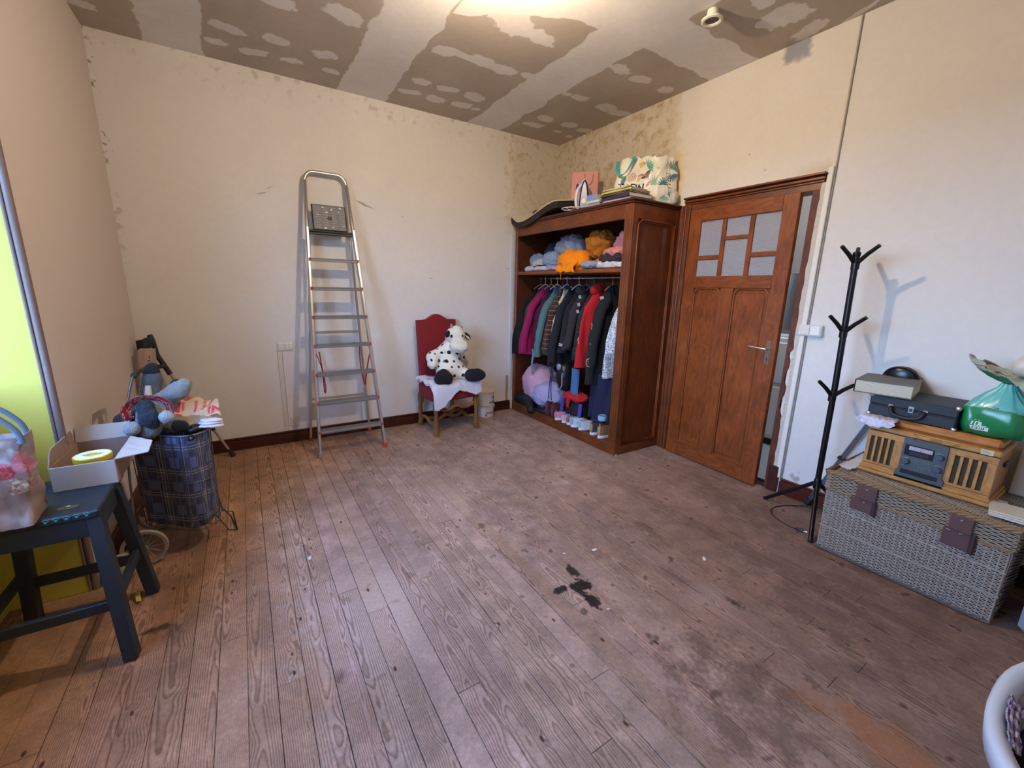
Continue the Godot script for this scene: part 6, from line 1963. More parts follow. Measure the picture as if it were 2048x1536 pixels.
func make_hamper_top() -> void:
	# black case
	var c := thing("small_suitcase", "small black case with a carry handle and silver corners on the oak music centre", "suitcase", V(-0.18, 0.797, 3.53))
	var blk := mat("1d2228", 0.55, 0.0, {"heightmap_enabled": true, "heightmap_texture": tex.plaster, "heightmap_scale": 0.06, "uv1_triplanar": true, "uv1_scale": Vector3(4, 4, 4)})
	var sil := mat("b9b9b6", 0.3, 0.9)
	var x0 := -0.332; var x1 := -0.03
	var mb := MB.new(); mb.bb(V(x0, 0.797, 3.356), V(x1, 0.855, 3.705), 0.006); put("body", mb, blk, c)
	mb = MB.new(); mb.bb(V(x0, 0.857, 3.356), V(x1, 0.910, 3.705), 0.006); put("lid", mb, mat("23282e", 0.6, 0.0, {"heightmap_enabled": true, "heightmap_texture": tex.plaster, "heightmap_scale": 0.06, "uv1_triplanar": true, "uv1_scale": Vector3(4, 4, 4)}), c)
	mb = MB.new(); mb.bb(V(x0 + 0.002, 0.854, 3.358), V(x1 - 0.002, 0.858, 3.703), 0.0); put("seam", mb, mat("0c0e10", 0.5), c)
	for z in [3.356, 3.705]:
		for y in [0.800, 0.907]:
			mb = MB.new(); mb.heap(at(x0 + 0.006, y, z - 0.004 * signf(z - 3.5)), V(0.010, 0.010, 0.011), 4, 0.0, 1.0, 0.5, 1.0, 14, 10); put("corner_cap", mb, sil, c)
	mb = MB.new()
	mb.tube(curve([V(x0 - 0.002, 0.858, 3.452), V(x0 - 0.016, 0.846, 3.456), V(x0 - 0.020, 0.826, 3.466), V(x0 - 0.022, 0.817, 3.50), V(x0 - 0.022, 0.816, 3.535), V(x0 - 0.020, 0.825, 3.570), V(x0 - 0.016, 0.846, 3.582), V(x0 - 0.002, 0.858, 3.586)], 5), 0.0092, 10)
	var hd := put("handle", mb, mat("15191e", 0.5), c)
	for z in [3.450, 3.588]:
		mb = MB.new(); mb.bb(V(x0 - 0.005, 0.858, z - 0.010), V(x0 + 0.001, 0.870, z + 0.010), 0.002); put("handle_mount", mb, sil, hd)
	mb = MB.new(); mb.bb(V(x0 - 0.004, 0.843, 3.521), V(x0 + 0.001, 0.878, 3.544), 0.002); var la := put("latch", mb, sil, c)
	mb = MB.new(); mb.bb(V(x0 - 0.006, 0.851, 3.526), V(x0 - 0.003, 0.868, 3.539), 0.002); put("latch_inset", mb, mat("2a2d30", 0.5), la)
	# very thick book
	c = thing("thick_book", "very thick grey-covered book lying on the small black case", "book", V(-0.20, 0.912, 3.40))
	var T := Transform3D(Basis(V(0, 1, 0), deg_to_rad(8.0)), V(-0.205, 0.912, 3.385))
	mb = MB.new(); mb.box(T * at(0.0, 0.036, 0.0), V(0.296, 0.062, 0.236), 0.001); var pg := put("page_block", mb, mat("d0c7ae", 0.9), c)
	for y in [0.002, 0.070]:
		mb = MB.new(); mb.box(T * at(0.0, y, 0.0), V(0.304, 0.0045, 0.245), 0.001); put("cover", mb, mat("6a6761", 0.7), c)
	mb = MB.new(); mb.box(T * at(0.0, 0.036, -0.121), V(0.304, 0.070, 0.005), 0.002); put("spine", mb, mat("1b1c20", 0.6), c)
	mb = MB.new()
	for k in 9: mb.box(T * at(-0.1485, 0.010 + k * 0.0066, 0.002), V(0.0008, 0.0008, 0.232), 0.0)
	mb.box(T * at(-0.1488, 0.040, -0.05), V(0.001, 0.003, 0.003), 0.0)
	var pl := put("page_lines", mb, mat("8f866e", 0.9), pg)
	pl.set_meta("kind", "stuff")
	# black hat
	c = thing("black_hat", "glossy black round hat leaning on the wall behind the thick book", "hat", V(-0.06, 0.912, 3.40))
	mb = MB.new()
	mb.heap(turned(V(-0.048, 0.975, 3.395), V(0, 0, 8)), V(0.034, 0.072, 0.078), 6, 0.03, 2.0, 0.95, 0.87, 30, 20)
	put("crown", mb, mat("0e0e14", 0.3), c)
	mb = MB.new(); mb.tube(arc(V(-0.068, 0.972, 3.395), V(0, 0, 0.080), V(-0.006, 0.072, 0), -20, 200, 18), 0.005, 8); put("brim", mb, mat("121219", 0.35), c)
	# pale film
	c = thing("plastic_film", "crumpled thin plastic film under the case at the left end of the music centre", "plastic bag", V(-0.36, 0.79, 3.42))
	var no := FastNoiseLite.new(); no.seed = 6; no.frequency = 1.0; no.fractal_octaves = 3
	mb = MB.new()
	mb.sheet(22, 12, func(u, v):
		var a := V(-0.300, 0.797, 3.362).lerp(V(-0.33, 0.797, 3.50), u)
		var droop := sin(u * PI) * 0.030 + 0.016
		var d := V(-0.075 * minf(v * 2.0, 1.0), -droop * ss(0.35, 1.0, v) - 0.012 * v, -0.045 * v * (1.0 - u))
		return a + d + V(0.008 * no.get_noise_2d(u * 7, v * 5), 0.010 * no.get_noise_2d(u * 6, v * 6 + 3), 0.008 * no.get_noise_2d(u * 5 + 9, v * 5)), 0.0006)
	put("film", mb, mat("d8d6e4", 0.25, 0.0, {"backlight_enabled": true, "backlight": Color(0.6, 0.6, 0.6)}), c)
	c = thing("white_paper", "white sheet of paper on the hamper lid left of the music centre", "paper", V(-0.4, 0.483, 3.35))
	mb = MB.new()
	mb.sheet(10, 6, func(u, v): return V(lerpf(-0.46, -0.12, u), 0.486 + 0.012 * no.get_noise_2d(u * 4, v * 3 + 20) + 0.010 * (1.0 - v), lerpf(3.318, 3.374, v)), 0.001)
	put("sheet", mb, mat("d9dade", 0.8), c)
	# green bag of litter
	c = thing("green_bag", "half-full green and turquoise plastic bag marked 10L with a twisted leaf-print top", "bag", V(-0.22, 0.797, 3.82))
	var im := px_img(512, 512, "5fb3ac")
	for y in 512:
		for x in 512:
			var g := 250.0 + 18.0 * sin(x * 0.0123)
			if y > g: im.set_pixel(x, y, hx("0f7c45"))
			elif (x * 7 + y * 3) % 41 < 6 and (x / 9 + y / 13) % 3 == 0: im.set_pixel(x, y, hx("86c9c0"))
	text(im, "10L", Vector2(334, 356), Vector2(4.2, 0.2), Vector2(-0.3, 4.6), 2.6, "e8efe6")
	im.fill_rect(Rect2i(330, 392, 62, 26), hx("e3e8e2"))
	for i in 16: im.fill_rect(Rect2i(336 + i * 3 + (i % 3), 397, 1 + (i % 2), 16), hx("4a5a52"))
	dot(im, 346, 342, 5, 4, "7fbf90"); dot(im, 364, 343, 5, 4, "8fb8c0")
	dot(im, 384, 224, 16, 11, "1f2a26", 0.0, 0.7); line(im, Vector2(384, 224), Vector2(398, 226), 2.0, "1f2a26")
	line(im, Vector2(236, 210), Vector2(262, 226), 2.0, "c6c08a"); line(im, Vector2(248, 206), Vector2(270, 216), 1.5, "b9c49a")
	mb = MB.new()
	mb.smooth(true)
	var rings := []
	var prof := [[0.000, 0.60, 0.0], [0.006, 0.92, 0.0], [0.05, 1.06, 0.0], [0.09, 1.07, 0.0], [0.13, 0.99, 0.004], [0.165, 0.80, 0.010], [0.205, 0.52, 0.022], [0.24, 0.28, 0.034], [0.26, 0.20, 0.038]]
	for k in prof.size():
		var ring := PackedVector3Array()
		for i in 49:
			var t := TAU * i / 48.0 + PI * 0.5
			var cx := signf(cos(t)) * pow(absf(cos(t)), 0.6); var cz := signf(sin(t)) * pow(absf(sin(t)), 0.6)
			var w: float = prof[k][1] * (1.0 + 0.16 * no.get_noise_2d(fposmod(i, 48) * 0.22, k * 0.6) + (0.10 * sin(i * 2.1) if k > 5 else 0.0))
			ring.append(V(-0.205 + cx * 0.128 * w - prof[k][2], 0.798 + prof[k][0] * 0.97 + 0.006 * no.get_noise_2d(i * 0.4, k), 3.815 + cz * 0.112 * w + prof[k][2] * 0.3))
		rings.append(ring)
	for k in rings.size() - 1:
		for i in 48:
			# U runs round so that the print faces the room
			var u0 := 0.35 - (i / 48.0 - 0.285); var u1 := u0 - 1.0 / 48.0
			mb.out4(rings[k][i], rings[k][i + 1], rings[k + 1][i + 1], rings[k + 1][i], V(-0.205, 0.90, 3.815), Vector2(u0 * 2.0, 1.0 - k / 8.0), Vector2(u1 * 2.0, 1.0 - k / 8.0), Vector2(u1 * 2.0, 1.0 - (k + 1) / 8.0), Vector2(u0 * 2.0, 1.0 - (k + 1) / 8.0))
	mb.cap(rings[0], V(0, -1, 0))
	put("body", mb, textured(to_tex(im), 0.3, {"clearcoat_enabled": true, "clearcoat": 0.4, "clearcoat_roughness": 0.2}), c)
	im = px_img(256, 256, "a9b9a4")
	im.fill_rect(Rect2i(110, 0, 90, 130), hx("2f7a46"))
	for q in [[50, 60], [60, 170], [150, 190], [220, 90], [215, 220], [20, 230]]:
		dot(im, q[0], q[1], 34, 40, "c9bfae", 0.4); dot(im, q[0], q[1], 16, 26, "5a3f36", 0.4)
		for k in 5: dot(im, q[0] + 22 * cos(k * 1.3), q[1] + 26 * sin(k * 1.3), 8, 5, "7c6156", k)
	mb = MB.new()
	mb.sheet(30, 12, func(u, v):
		var t: float = TAU * u
		var r := lerpf(0.026, 0.150, pow(v, 0.8)) * (1.0 + 0.30 * no.get_noise_2d(cos(t) * 1.5, sin(t) * 1.5 + v))
		return V(-0.245 + r * cos(t) * 0.85, 1.052 + v * 0.095 - 0.11 * v * v * (0.5 + sin(t) * 0.6) + 0.03 * no.get_noise_2d(cos(t) * 2.0 + 4.0, sin(t) * 2.0) * v, 3.832 + r * sin(t)), 0.001)
	put("gathered_top", mb, textured(to_tex(im), 0.4), c)
	mb = MB.new(); mb.heap(turned(V(-0.20, 1.135, 3.865), V(10, 20, 0)), V(0.055, 0.055, 0.05), 9, 0.3, 3.0, 0.9, 0.9, 30, 18); put("knotted_handles", mb, mat("d8cdbd", 0.4), c)
	# tiles at the right end
	for k in 3:
		c = thing("white_tile", ["lowest white tile of the small stack on the right end of the hamper", "middle white tile of the small stack on the right end of the hamper", "top white tile of the small stack on the right end of the hamper"][k], "tile", V(-0.40, 0.484 + k * 0.0085, 3.97), "white tiles stacked on the hamper")
		mb = MB.new(); mb.box(turned(V(-0.405 + 0.004 * k, 0.4885 + k * 0.0085, 3.972 - 0.004 * k), V(0, 4 + 2 * k, 0)), V(0.150, 0.0075, 0.150), 0.0015); put("glazed_body", mb, mat("d6cfbb", 0.25), c)
	c = thing("tile_offcut", "narrow white tile offcut lying behind the tile stack", "tile", V(-0.30, 0.484, 3.905))
	mb = MB.new(); mb.box(turned(V(-0.285, 0.489, 3.915), V(0, 12, 4)), V(0.080, 0.0075, 0.035), 0.0015); put("glazed_body", mb, mat("d0cab8", 0.3), c)
	c = thing("beige_board", "plain beige board leaning against the right wall beside the music centre", "board", V(-0.04, 0.484, 3.96))
	mb = MB.new(); mb.box(turned(V(-0.050, 0.60, 3.965), V(0, 0, -7)), V(0.018, 0.232, 0.13), 0.003); put("panel", mb, mat("c3b6a2", 0.8), c)

func make_right_floor() -> void:
	# folded tripod behind the hamper
	var c := thing("metal_tripod", "folded silver metal tripod leaning behind the wicker hamper", "tripod", V(-0.05, 0, 3.1))
	for k in 2:
		var o := V(-0.022 * k, 0, 0.018 * k)
		var mb := MB.new(); mb.rod(V(-0.018, 0.012, 3.035) + o, V(-0.014, 0.66, 3.275) + o, 0.0072, 10); put("leg", mb, mat("8f98a6", 0.3, 0.85), c)
		mb = MB.new(); mb.tube([V(-0.019, 0.004, 3.031) + o, V(-0.017, 0.05, 3.05) + o], 0.0115, 10); put("rubber_foot", mb, mat("15171b", 0.7), c)
	var mb := MB.new(); mb.box(turned(V(-0.028, 0.40, 3.188), V(20, 0, 0)), V(0.034, 0.020, 0.040), 0.004); put("clamp", mb, mat("15171b", 0.6), c)
	mb = MB.new(); mb.box(turned(V(-0.028, 0.55, 3.244), V(20, 0, 0)), V(0.012, 0.012, 0.012), 0.003); put("screw", mb, mat("15171b", 0.6), c)
	# cable with its plug
	c = thing("power_cable", "thin black power cable curling over the floor to a two-pin plug by the coat rack", "cable", V(-0.3, 0, 3.05))
	mb = MB.new()
	mb.tube(curve([V(-0.06, 0.006, 3.26), V(-0.05, 0.004, 3.12), V(-0.10, 0.004, 3.03), V(-0.22, 0.004, 2.963), V(-0.32, 0.004, 2.955), V(-0.385, 0.004, 2.99), V(-0.425, 0.004, 3.055), V(-0.446, 0.005, 3.13), V(-0.448, 0.008, 3.165)], 7), 0.0034, 7)
	put("flex", mb, mat("1c1b1e", 0.5), c)
	mb = MB.new(); mb.tube([V(-0.448, 0.009, 3.160), V(-0.447, 0.011, 3.175), V(-0.445, 0.013, 3.195), V(-0.444, 0.013, 3.206)], [0.005, 0.010, 0.012, 0.011], 10); var pg := put("plug", mb, mat("222126", 0.45), c)
	for x in [-0.006, 0.006]:
		mb = MB.new(); mb.rod(V(-0.444 + x, 0.013, 3.206), V(-0.443 + x, 0.013, 3.226), 0.0022, 8); put("pin", mb, mat("b5b5b5", 0.25, 0.95), pg)
	# grey framed heater at the right edge
	c = thing("heater", "grey framed black panel heater beside the hamper at the right edge", "heater", V(-0.34, 0, 4.2))
	mb = MB.new(); mb.bb(V(-0.50, 0.012, 4.075), V(-0.12, 0.44, 4.30), 0.02); put("casing", mb, mat("8f949a", 0.45), c)
	mb = MB.new(); mb.bb(V(-0.508, 0.055, 4.10), V(-0.498, 0.40, 4.28), 0.004); put("front_grille", mb, mat("12141a", 0.35), c)
	for z in [4.10, 4.26]:
		mb = MB.new(); mb.bb(V(-0.47, 0.0, z), V(-0.15, 0.014, z + 0.02), 0.003); put("foot", mb, mat("202226", 0.7), c)
	# laundry basket cropped by the lower right corner
	c = thing("laundry_basket", "white oval plastic laundry basket at the lower right corner", "basket", V(-1.42, 0, 4.42))
	var O := V(-1.44, 0, 4.43)
	var ell := func(y: float, rx: float, rz: float, n: int) -> PackedVector3Array:
		var out := PackedVector3Array()
		for i in n:
			var t := TAU * i / n
			out.append(O + V(rx * signf(cos(t)) * pow(absf(cos(t)), 0.8), y, rz * signf(sin(t)) * pow(absf(sin(t)), 0.8)))
		return out
	var wht := mat("ccd4dc", 0.4)
	mb = MB.new()
	mb.loft([ell.call(0.0, 0.30, 0.21, 56), ell.call(0.012, 0.315, 0.22, 56), ell.call(0.22, 0.385, 0.285, 56), ell.call(0.255, 0.395, 0.295, 56)], false)
	mb.cap(ell.call(0.0, 0.30, 0.21, 56), V(0, -1, 0))
	mb.loft([ell.call(0.255, 0.372, 0.272, 56), ell.call(0.012, 0.30, 0.205, 56)], false)
	put("tub", mb, mat("b9aea8", 0.5), c)
	mb = MB.new()
	mb.loft([ell.call(0.225, 0.392, 0.292, 56), ell.call(0.235, 0.412, 0.312, 56), ell.call(0.288, 0.418, 0.318, 56), ell.call(0.300, 0.412, 0.312, 56), ell.call(0.300, 0.396, 0.296, 56), ell.call(0.285, 0.375, 0.275, 56), ell.call(0.250, 0.372, 0.272, 56)], false)
	put("rim", mb, wht, c)
	for q in [["brown_garment", "dark brown garment in the white laundry basket", "garment", "2f2226", V(-1.50, 0.20, 4.320), V(0.18, 0.095, 0.130), 61], ["purple_cloth", "purple cloth in the white laundry basket", "cloth", "5a4090", V(-1.70, 0.20, 4.36), V(0.08, 0.055, 0.09), 62], ["mauve_cloth", "dusky mauve cloth in the white laundry basket", "cloth", "7a5a62", V(-1.30, 0.225, 4.60), V(0.15, 0.06, 0.09), 63]]:
		var g := thing(q[0], q[1], q[2], q[4])
		mb = MB.new(); mb.heap(at(q[4].x, q[4].y, q[4].z), q[5], q[6], 0.3, 3.5, 0.85, 0.9, 44, 24); put("fabric", mb, cloth(q[3], 0.3), g)
	im_check(c)
	var hg := thing("airer", "white wire drying rack standing in the laundry basket", "drying rack", V(-1.50, 0.20, 4.36))
	for k in 4:
		mb = MB.new(); mb.rod(V(-1.80 + k * 0.05, 0.300 + k * 0.004, 4.235), V(-1.74 + k * 0.05, 0.345, 4.36), 0.003, 6); put("cross_wire", mb, mat("cdd3da", 0.4), hg)
	for z in [4.235, 4.36]:
		mb = MB.new(); mb.rod(V(-1.84, 0.300 + (z - 4.235) * 0.36, z), V(-1.58, 0.315 + (z - 4.235) * 0.3, z), 0.0042, 7); put("side_wire", mb, mat("cdd3da", 0.4), hg)
	mb = MB.new(); mb.tube(arc(V(-1.36, 0.285, 4.235), V(0.12, 0, 0), V(0, 0.045, -0.04), 0, 180, 14), 0.006, 8); put("hoop", mb, mat("d6dbe0", 0.4), hg)
	# flecks of paint on the boards
	var n := 0
	for p in [V(-1.69, 0.0015, 2.68), V(-1.22, 0.0015, 3.05), V(-3.07, 0.0015, 1.96), V(-1.86, 0.0015, 2.62), V(-1.95, 0.0015, 3.05), V(-2.37, 0.0015, 2.10)]:
		c = thing("paint_flake", ["curled white paint flake in the middle of the floor, beyond the black marks", "white paint flake on the floor in front of the coat rack", "white paint flake on the floor in front of the stepladder", "small white speck on the floor left of the curled flake", "small pale speck on the floor below the black marks", "small pale speck on the floor in front of the chair"][n], "paint flake", p, "paint flakes on the floor")
		mb = MB.new(); mb.heap(turned(p, V(0, n * 40, 0)), V(0.017, 0.003, 0.008) * (1.0 if n < 3 else 0.45), 70 + n, 0.3, 3.0, 0.9, 0.5, 14, 8); put("flake", mb, mat("d9d9dc", 0.7), c)
		n += 1

# gingham cloth over the basket's inner side
func im_check(_c: Node3D) -> void:
	var im := px_img(64, 64, "d9d6e2")
	for y in 64:
		for x in 64:
			var a := x < 32; var b := y < 32
			if a and b: im.set_pixel(x, y, hx("5b4a74"))
			elif a or b: im.set_pixel(x, y, hx("9488a8"))
	var g := thing("gingham_cloth", "purple and white gingham cloth hanging inside the laundry basket rim", "cloth", V(-1.55, 0.26, 4.18))
	var no := FastNoiseLite.new(); no.seed = 8; no.frequency = 1.0
	var mb := MB.new()
	mb.sheet(18, 24, func(u, v):
		var a := V(-1.43, 0.298, 4.150).lerp(V(-1.43, 0.275, 4.178), u)
		var b := V(-1.64, 0.292, 4.176).lerp(V(-1.62, 0.262, 4.200), u)
		return a.lerp(b, v) + V(0, 0.012 * no.get_noise_2d(u * 3, v * 5) + 0.010 * sin(v * PI), -0.008 * sin(v * PI)), 0.004)
	var m := textured(to_tex(im), 0.9, {"uv1_scale": Vector3(2.4, 5.0, 1)})
	put("fabric", mb, m, g)

# a garment hung on the rail, seen edge-on: body, sleeve towards the room, collar
func garment(called: String, label: String, cat: String, z: float, front: float, top: float, bottom: float, half: float, m: Material, sd: int, sleeve := 0.0, yaw := 0.0, extra: Material = null) -> Node3D:
	var g := thing(called, label, cat, V(-0.29, bottom, z), "clothes hanging in the wardrobe")
	var no := FastNoiseLite.new(); no.seed = sd; no.frequency = 1.0; no.fractal_octaves = 3
	var mb := MB.new()
	var rings := []
	var n := 22
	for k in n + 1:
		var v := float(k) / n
		var y := lerpf(top, bottom, pow(v, 1.25))
		var drop := top - y
		# shoulders slope down from the neck to the front edge
		var wf: float = 0.04 + (-0.33 - front) * (0.62 * ss(0.0, 0.26, drop) + 0.38 * ss(0.12, 0.70, drop))
		var wb: float = lerpf(0.05, 0.20, ss(0.0, 0.17, drop))
		var th := half * (0.35 + 0.65 * ss(0.0, 0.14, drop)) * (1.0 + 0.25 * ss(0.3, 0.9, drop))
		var ring := PackedVector3Array()
		for i in 40:
			var t := TAU * i / 40.0
			var cx := signf(cos(t)) * pow(absf(cos(t)), 0.72)
			var x := (-wf if cx < 0.0 else wb) * absf(cx)
			var fold := 1.0 + 0.55 * no.get_noise_2d(x * 16.0 + sd, y * 2.2) + 0.20 * no.get_noise_2d(x * 40.0, y * 6.0)
			var zz := sin(t) * th * fold + 0.010 * no.get_noise_2d(y * 3.0, sd) + 0.014 * sin(x * 34.0 + y * 3.0 + sd) * ss(0.1, 0.5, drop)
			x += 0.010 * no.get_noise_2d(y * 5.0, t + sd)
			var yy := y + 0.012 * no.get_noise_2d(x * 9.0, sd * 3.0) * v
			zz += (x) * yaw
			ring.append(V(-0.29 + x, yy, z + zz))
		rings.append(ring)
	mb.loft(rings, true, true)
	put("body", mb, m, g)
	if sleeve > 0.0:
		var pts := []
		var rr := []
		for k in 15:
			var v := k / 14.0
			pts.append(V(-0.33 - (-0.33 - front) * (0.62 * ss(0.0, 0.26, 0.13 + v * sleeve) + 0.38 * ss(0.12, 0.70, 0.13 + v * sleeve)) + 0.022 - 0.010 * sin(v * PI) + 0.006 * no.get_noise_2d(v * 6.0, 3.0), top - 0.13 - v * sleeve, z + half * 0.85 + 0.016 - (front + 0.29) * -yaw + 0.010 * no.get_noise_2d(v * 4.0, 8.0)))
			rr.append(lerpf(0.044, 0.034, v) * (1.0 + 0.16 * no.get_noise_2d(v * 15.0, sd)) * (0.55 if k == 0 else 1.0))
		mb = MB.new(); mb.tube(pts, rr, 14)
		put("sleeve", mb, extra if extra else m, g)
	return g

func hanger(z: float, what: String, m: Material) -> void:
	var h := thing("clothes_hanger", "clothes hanger on the wardrobe rail carrying the " + what, "hanger", V(-0.29, 1.556, z), "hangers on the wardrobe rail")
	var mb := MB.new()
	var pts := arc(V(-0.29, 1.556, z), V(0.014, 0, 0), V(0, 0.014, 0), -30, 195, 12)
	pts.append(V(-0.292, 1.538, z))
	pts.append(V(-0.29, 1.495, z))
	pts.reverse()
	mb.tube(pts, 0.0028, 7)
	put("hook", mb, m, h)
	mb = MB.new(); mb.tube(curve([V(-0.385, 1.438, z), V(-0.34, 1.468, z), V(-0.29, 1.492, z), V(-0.24, 1.468, z), V(-0.14, 1.435, z)], 4), 0.006, 7)
	put("shoulder_bar", mb, m, h)

func make_clothes() -> void:
	var blackish := cloth("0e0f14", 0.25)
	var check := px_img(128, 128, "3f2220")
	for i in 128:
		for o in [20, 52, 84, 116]:
			for w in 3: check.set_pixel(i, (o + w) % 128, hx("a98f80"))
		for o in [30, 94]:
			for w in 2: check.set_pixel(o + w, i, hx("7a5548"))
	var glyphs := px_img(256, 256, "dfe3ea")
	var r := RandomNumberGenerator.new(); r.seed = 31
	for j in 13:
		for i in 13:
			var p := Vector2(i * 20 + 3, j * 20 + 3)
			match r.randi() % 5:
				0: line(glyphs, p, p + Vector2(13, 0), 2.0, "1b2330"); line(glyphs, p, p + Vector2(0, 13), 2.0, "1b2330")
				1: line(glyphs, p, p + Vector2(0, 13), 2.0, "1b2330"); line(glyphs, p + Vector2(9, 0), p + Vector2(9, 13), 2.0, "1b2330"); line(glyphs, p + Vector2(0, 6), p + Vector2(9, 6), 1.6, "1b2330")
				2: dot(glyphs, p.x + 7, p.y + 7, 8, 8, "1b2330", 0.0, 0.45)
				3: line(glyphs, p + Vector2(0, 13), p + Vector2(13, 13), 2.2, "1b2330"); line(glyphs, p + Vector2(13, 0), p + Vector2(13, 13), 2.0, "1b2330"); dot(glyphs, p.x + 5, p.y + 5, 3, 3, "39465a")
				4: dot(glyphs, p.x + 6, p.y + 7, 7, 5, "56667c", r.randf() * 3.0); line(glyphs, p, p + Vector2(12, 4), 1.8, "1b2330")
	var dotted := px_img(128, 128, "14161d")
	for i in 60: dot(dotted, r.randf() * 128, r.randf() * 128, 2 + r.randf() * 2, 1.5, "5f636e", r.randf() * 3)
	var tri := {"uv1_triplanar": true, "uv1_scale": Vector3(5, 5, 5)}
	# name, label, category, z, front x, top, bottom, half, material, sleeve, yaw
	var rows := [
		["black_coat", "black coat at the far left of the rail, hanging out over the wardrobe edge", "coat", 0.085, -0.635, 1.46, 0.70, 0.022, blackish, 0.0, 0.0, "black coat", "202226"],
		["olive_jacket", "olive brown jacket squeezed between black coat and raspberry fleece", "jacket", 0.145, -0.575, 1.45, 0.86, 0.024, cloth("4a3a22"), 0.0, 0.0, "olive jacket", "b08a5c"],
		["raspberry_coat", "bright raspberry pink fluffy coat hanging at the left of the rail", "coat", 0.235, -0.615, 1.47, 0.71, 0.052, fuzzy("a3105c", 1.2), 0.60, 0.05, "raspberry coat", "d8d8dc"],
		["purple_jacket", "dark purple jacket right behind the raspberry coat", "jacket", 0.345, -0.535, 1.46, 0.93, 0.034, cloth("2e1038"), 0.46, 0.0, "purple jacket", "c9a27a"],
		["teal_coat", "grey-teal wool coat to the right of the purple jacket", "coat", 0.452, -0.575, 1.46, 0.72, 0.034, fuzzy("54777c", 0.6), 0.62, 0.03, "teal coat", "e2ddd2"],
		["check_shirt", "brown checked shirt with pale lines next to the teal coat", "shirt", 0.548, -0.54, 1.45, 0.80, 0.032, textured(to_tex(check), 0.9, tri), 0.55, 0.0, "checked shirt", "3c4a86"],
		["cream_top", "cream top showing as a thin strip beside the checked shirt", "top", 0.618, -0.53, 1.44, 0.98, 0.020, cloth("d8cdb4"), 0.0, 0.0, "cream top", "c8c8cc"],
		["navy_cardigan", "long dark navy cardigan in the left middle of the rail", "cardigan", 0.705, -0.565, 1.46, 0.64, 0.042, cloth("11131f"), 0.64, 0.03, "navy cardigan", "22262c"],
		["striped_cuff_jumper", "black jumper with two white bands on the cuff", "jumper", 0.812, -0.535, 1.45, 0.80, 0.036, cloth("101218"), 0.44, 0.0, "striped cuff jumper", "c8c8cc"],
		["charcoal_hoodie", "charcoal brown hoodie in the middle of the rail", "hoodie", 0.925, -0.56, 1.46, 0.84, 0.048, cloth("27222a"), 0.46, 0.04, "charcoal hoodie", "5e4a9a"],
		["speckled_shirt", "black shirt with small grey speckles next to the charcoal hoodie", "shirt", 1.035, -0.535, 1.45, 0.76, 0.034, textured(to_tex(dotted), 0.9, tri), 0.52, 0.0, "speckled shirt", "3e7a5a"],
		["red_jacket", "scarlet jacket showing a long red front in the right middle of the rail", "jacket", 1.135, -0.565, 1.50, 0.70, 0.038, cloth("b5121c"), 0.0, 0.03, "red jacket", "5a4aa0"],
		["long_black_jacket", "long black jacket with a round badge near its hem", "jacket", 1.285, -0.555, 1.49, 0.56, 0.058, cloth("0f1116"), 0.62, 0.04, "long black jacket", "c79a62"],
		["printed_shirt", "white shirt covered in black printed signs at the right end of the rail", "shirt", 1.50, -0.545, 1.44, 0.66, 0.046, textured(to_tex(glyphs), 0.9, {"uv1_triplanar": true, "uv1_scale": Vector3(3.4, 3.4, 3.4)}), 0.42, 0.03, "printed shirt", "c79a62"],
	]
	var n := 0
	for q in rows:
		var g: Node3D = garment(q[0], q[1], q[2], q[3], q[4], q[5], q[6], q[7], q[8], 100 + n * 7, q[9], q[10])
		hanger(q[3], q[11], mat(q[12], 0.4))
		n += 1
		var z: float = q[3]
		if q[0] == "striped_cuff_jumper":
			for y in [0.875, 0.892]:
				var mb := MB.new(); mb.tube([V(-0.512, y, z + 0.048), V(-0.512, y + 0.007, z + 0.048)], 0.0385, 14); put("cuff_band", mb, mat("d8dadf", 0.9), g)
		elif q[0] == "long_black_jacket":
			var T := Transform3D(Basis(V(0.42, 0, 0.90).normalized(), V(0, 1, 0), V(-0.90, 0, 0.42).normalized()), V(-0.548, 0.775, z + 0.030))
			var mb := MB.new(); mb.slab(T, PackedVector2Array(range(20).map(func(i): return Vector2(cos(TAU * i / 20), sin(TAU * i / 20)) * Vector2(0.034, 0.042))), 0.004)
			var b := put("badge", mb, mat("d9c3b8", 0.7), g)
			mb = MB.new(); mb.slab(T.translated_local(V(0, 0, 0.003)), PackedVector2Array(range(20).map(func(i): return Vector2(cos(TAU * i / 20), sin(TAU * i / 20)) * Vector2(0.028, 0.036))), 0.003); put("badge_field", mb, mat("14121a", 0.8), b)
			mb = MB.new()
			for e in [[-0.008, 0.008, 0.010, 0.007, 0.6], [0.006, 0.012, 0.006, 0.008, 0.0], [0.004, -0.010, 0.010, 0.006, -0.6], [-0.008, -0.012, 0.004, 0.006, 0.0]]:
				mb.heap(T * at(e[0], e[1], 0.0065), V(e[2], e[3], 0.003), 3, 0.0, 1.0, 1.0, 1.0, 10, 6)
			put("badge_motif", mb, mat("c8503e", 0.7), b)
			for e in [[-0.552, 1.115, 0.03, 0.030], [-0.556, 0.925, 0.030, 0.034], [-0.552, 0.905, 0.052, 0.016]]:
				mb = MB.new(); mb.tube(arc(V(e[0], e[1], z + e[2]), V(-0.004, 0, 0.012), V(0, e[3], 0), -70, 80, 8), 0.0026, 5); put("white_cord", mb, mat("d9d9d9", 0.8), g)
			mb = MB.new(); mb.box(turned(V(-0.475, 1.372, z + 0.062), V(0, -40, 25)), V(0.034, 0.028, 0.003), 0.001); put("shoulder_patch", mb, mat("a9a4a0", 0.8), g)
		elif q[0] == "red_jacket":
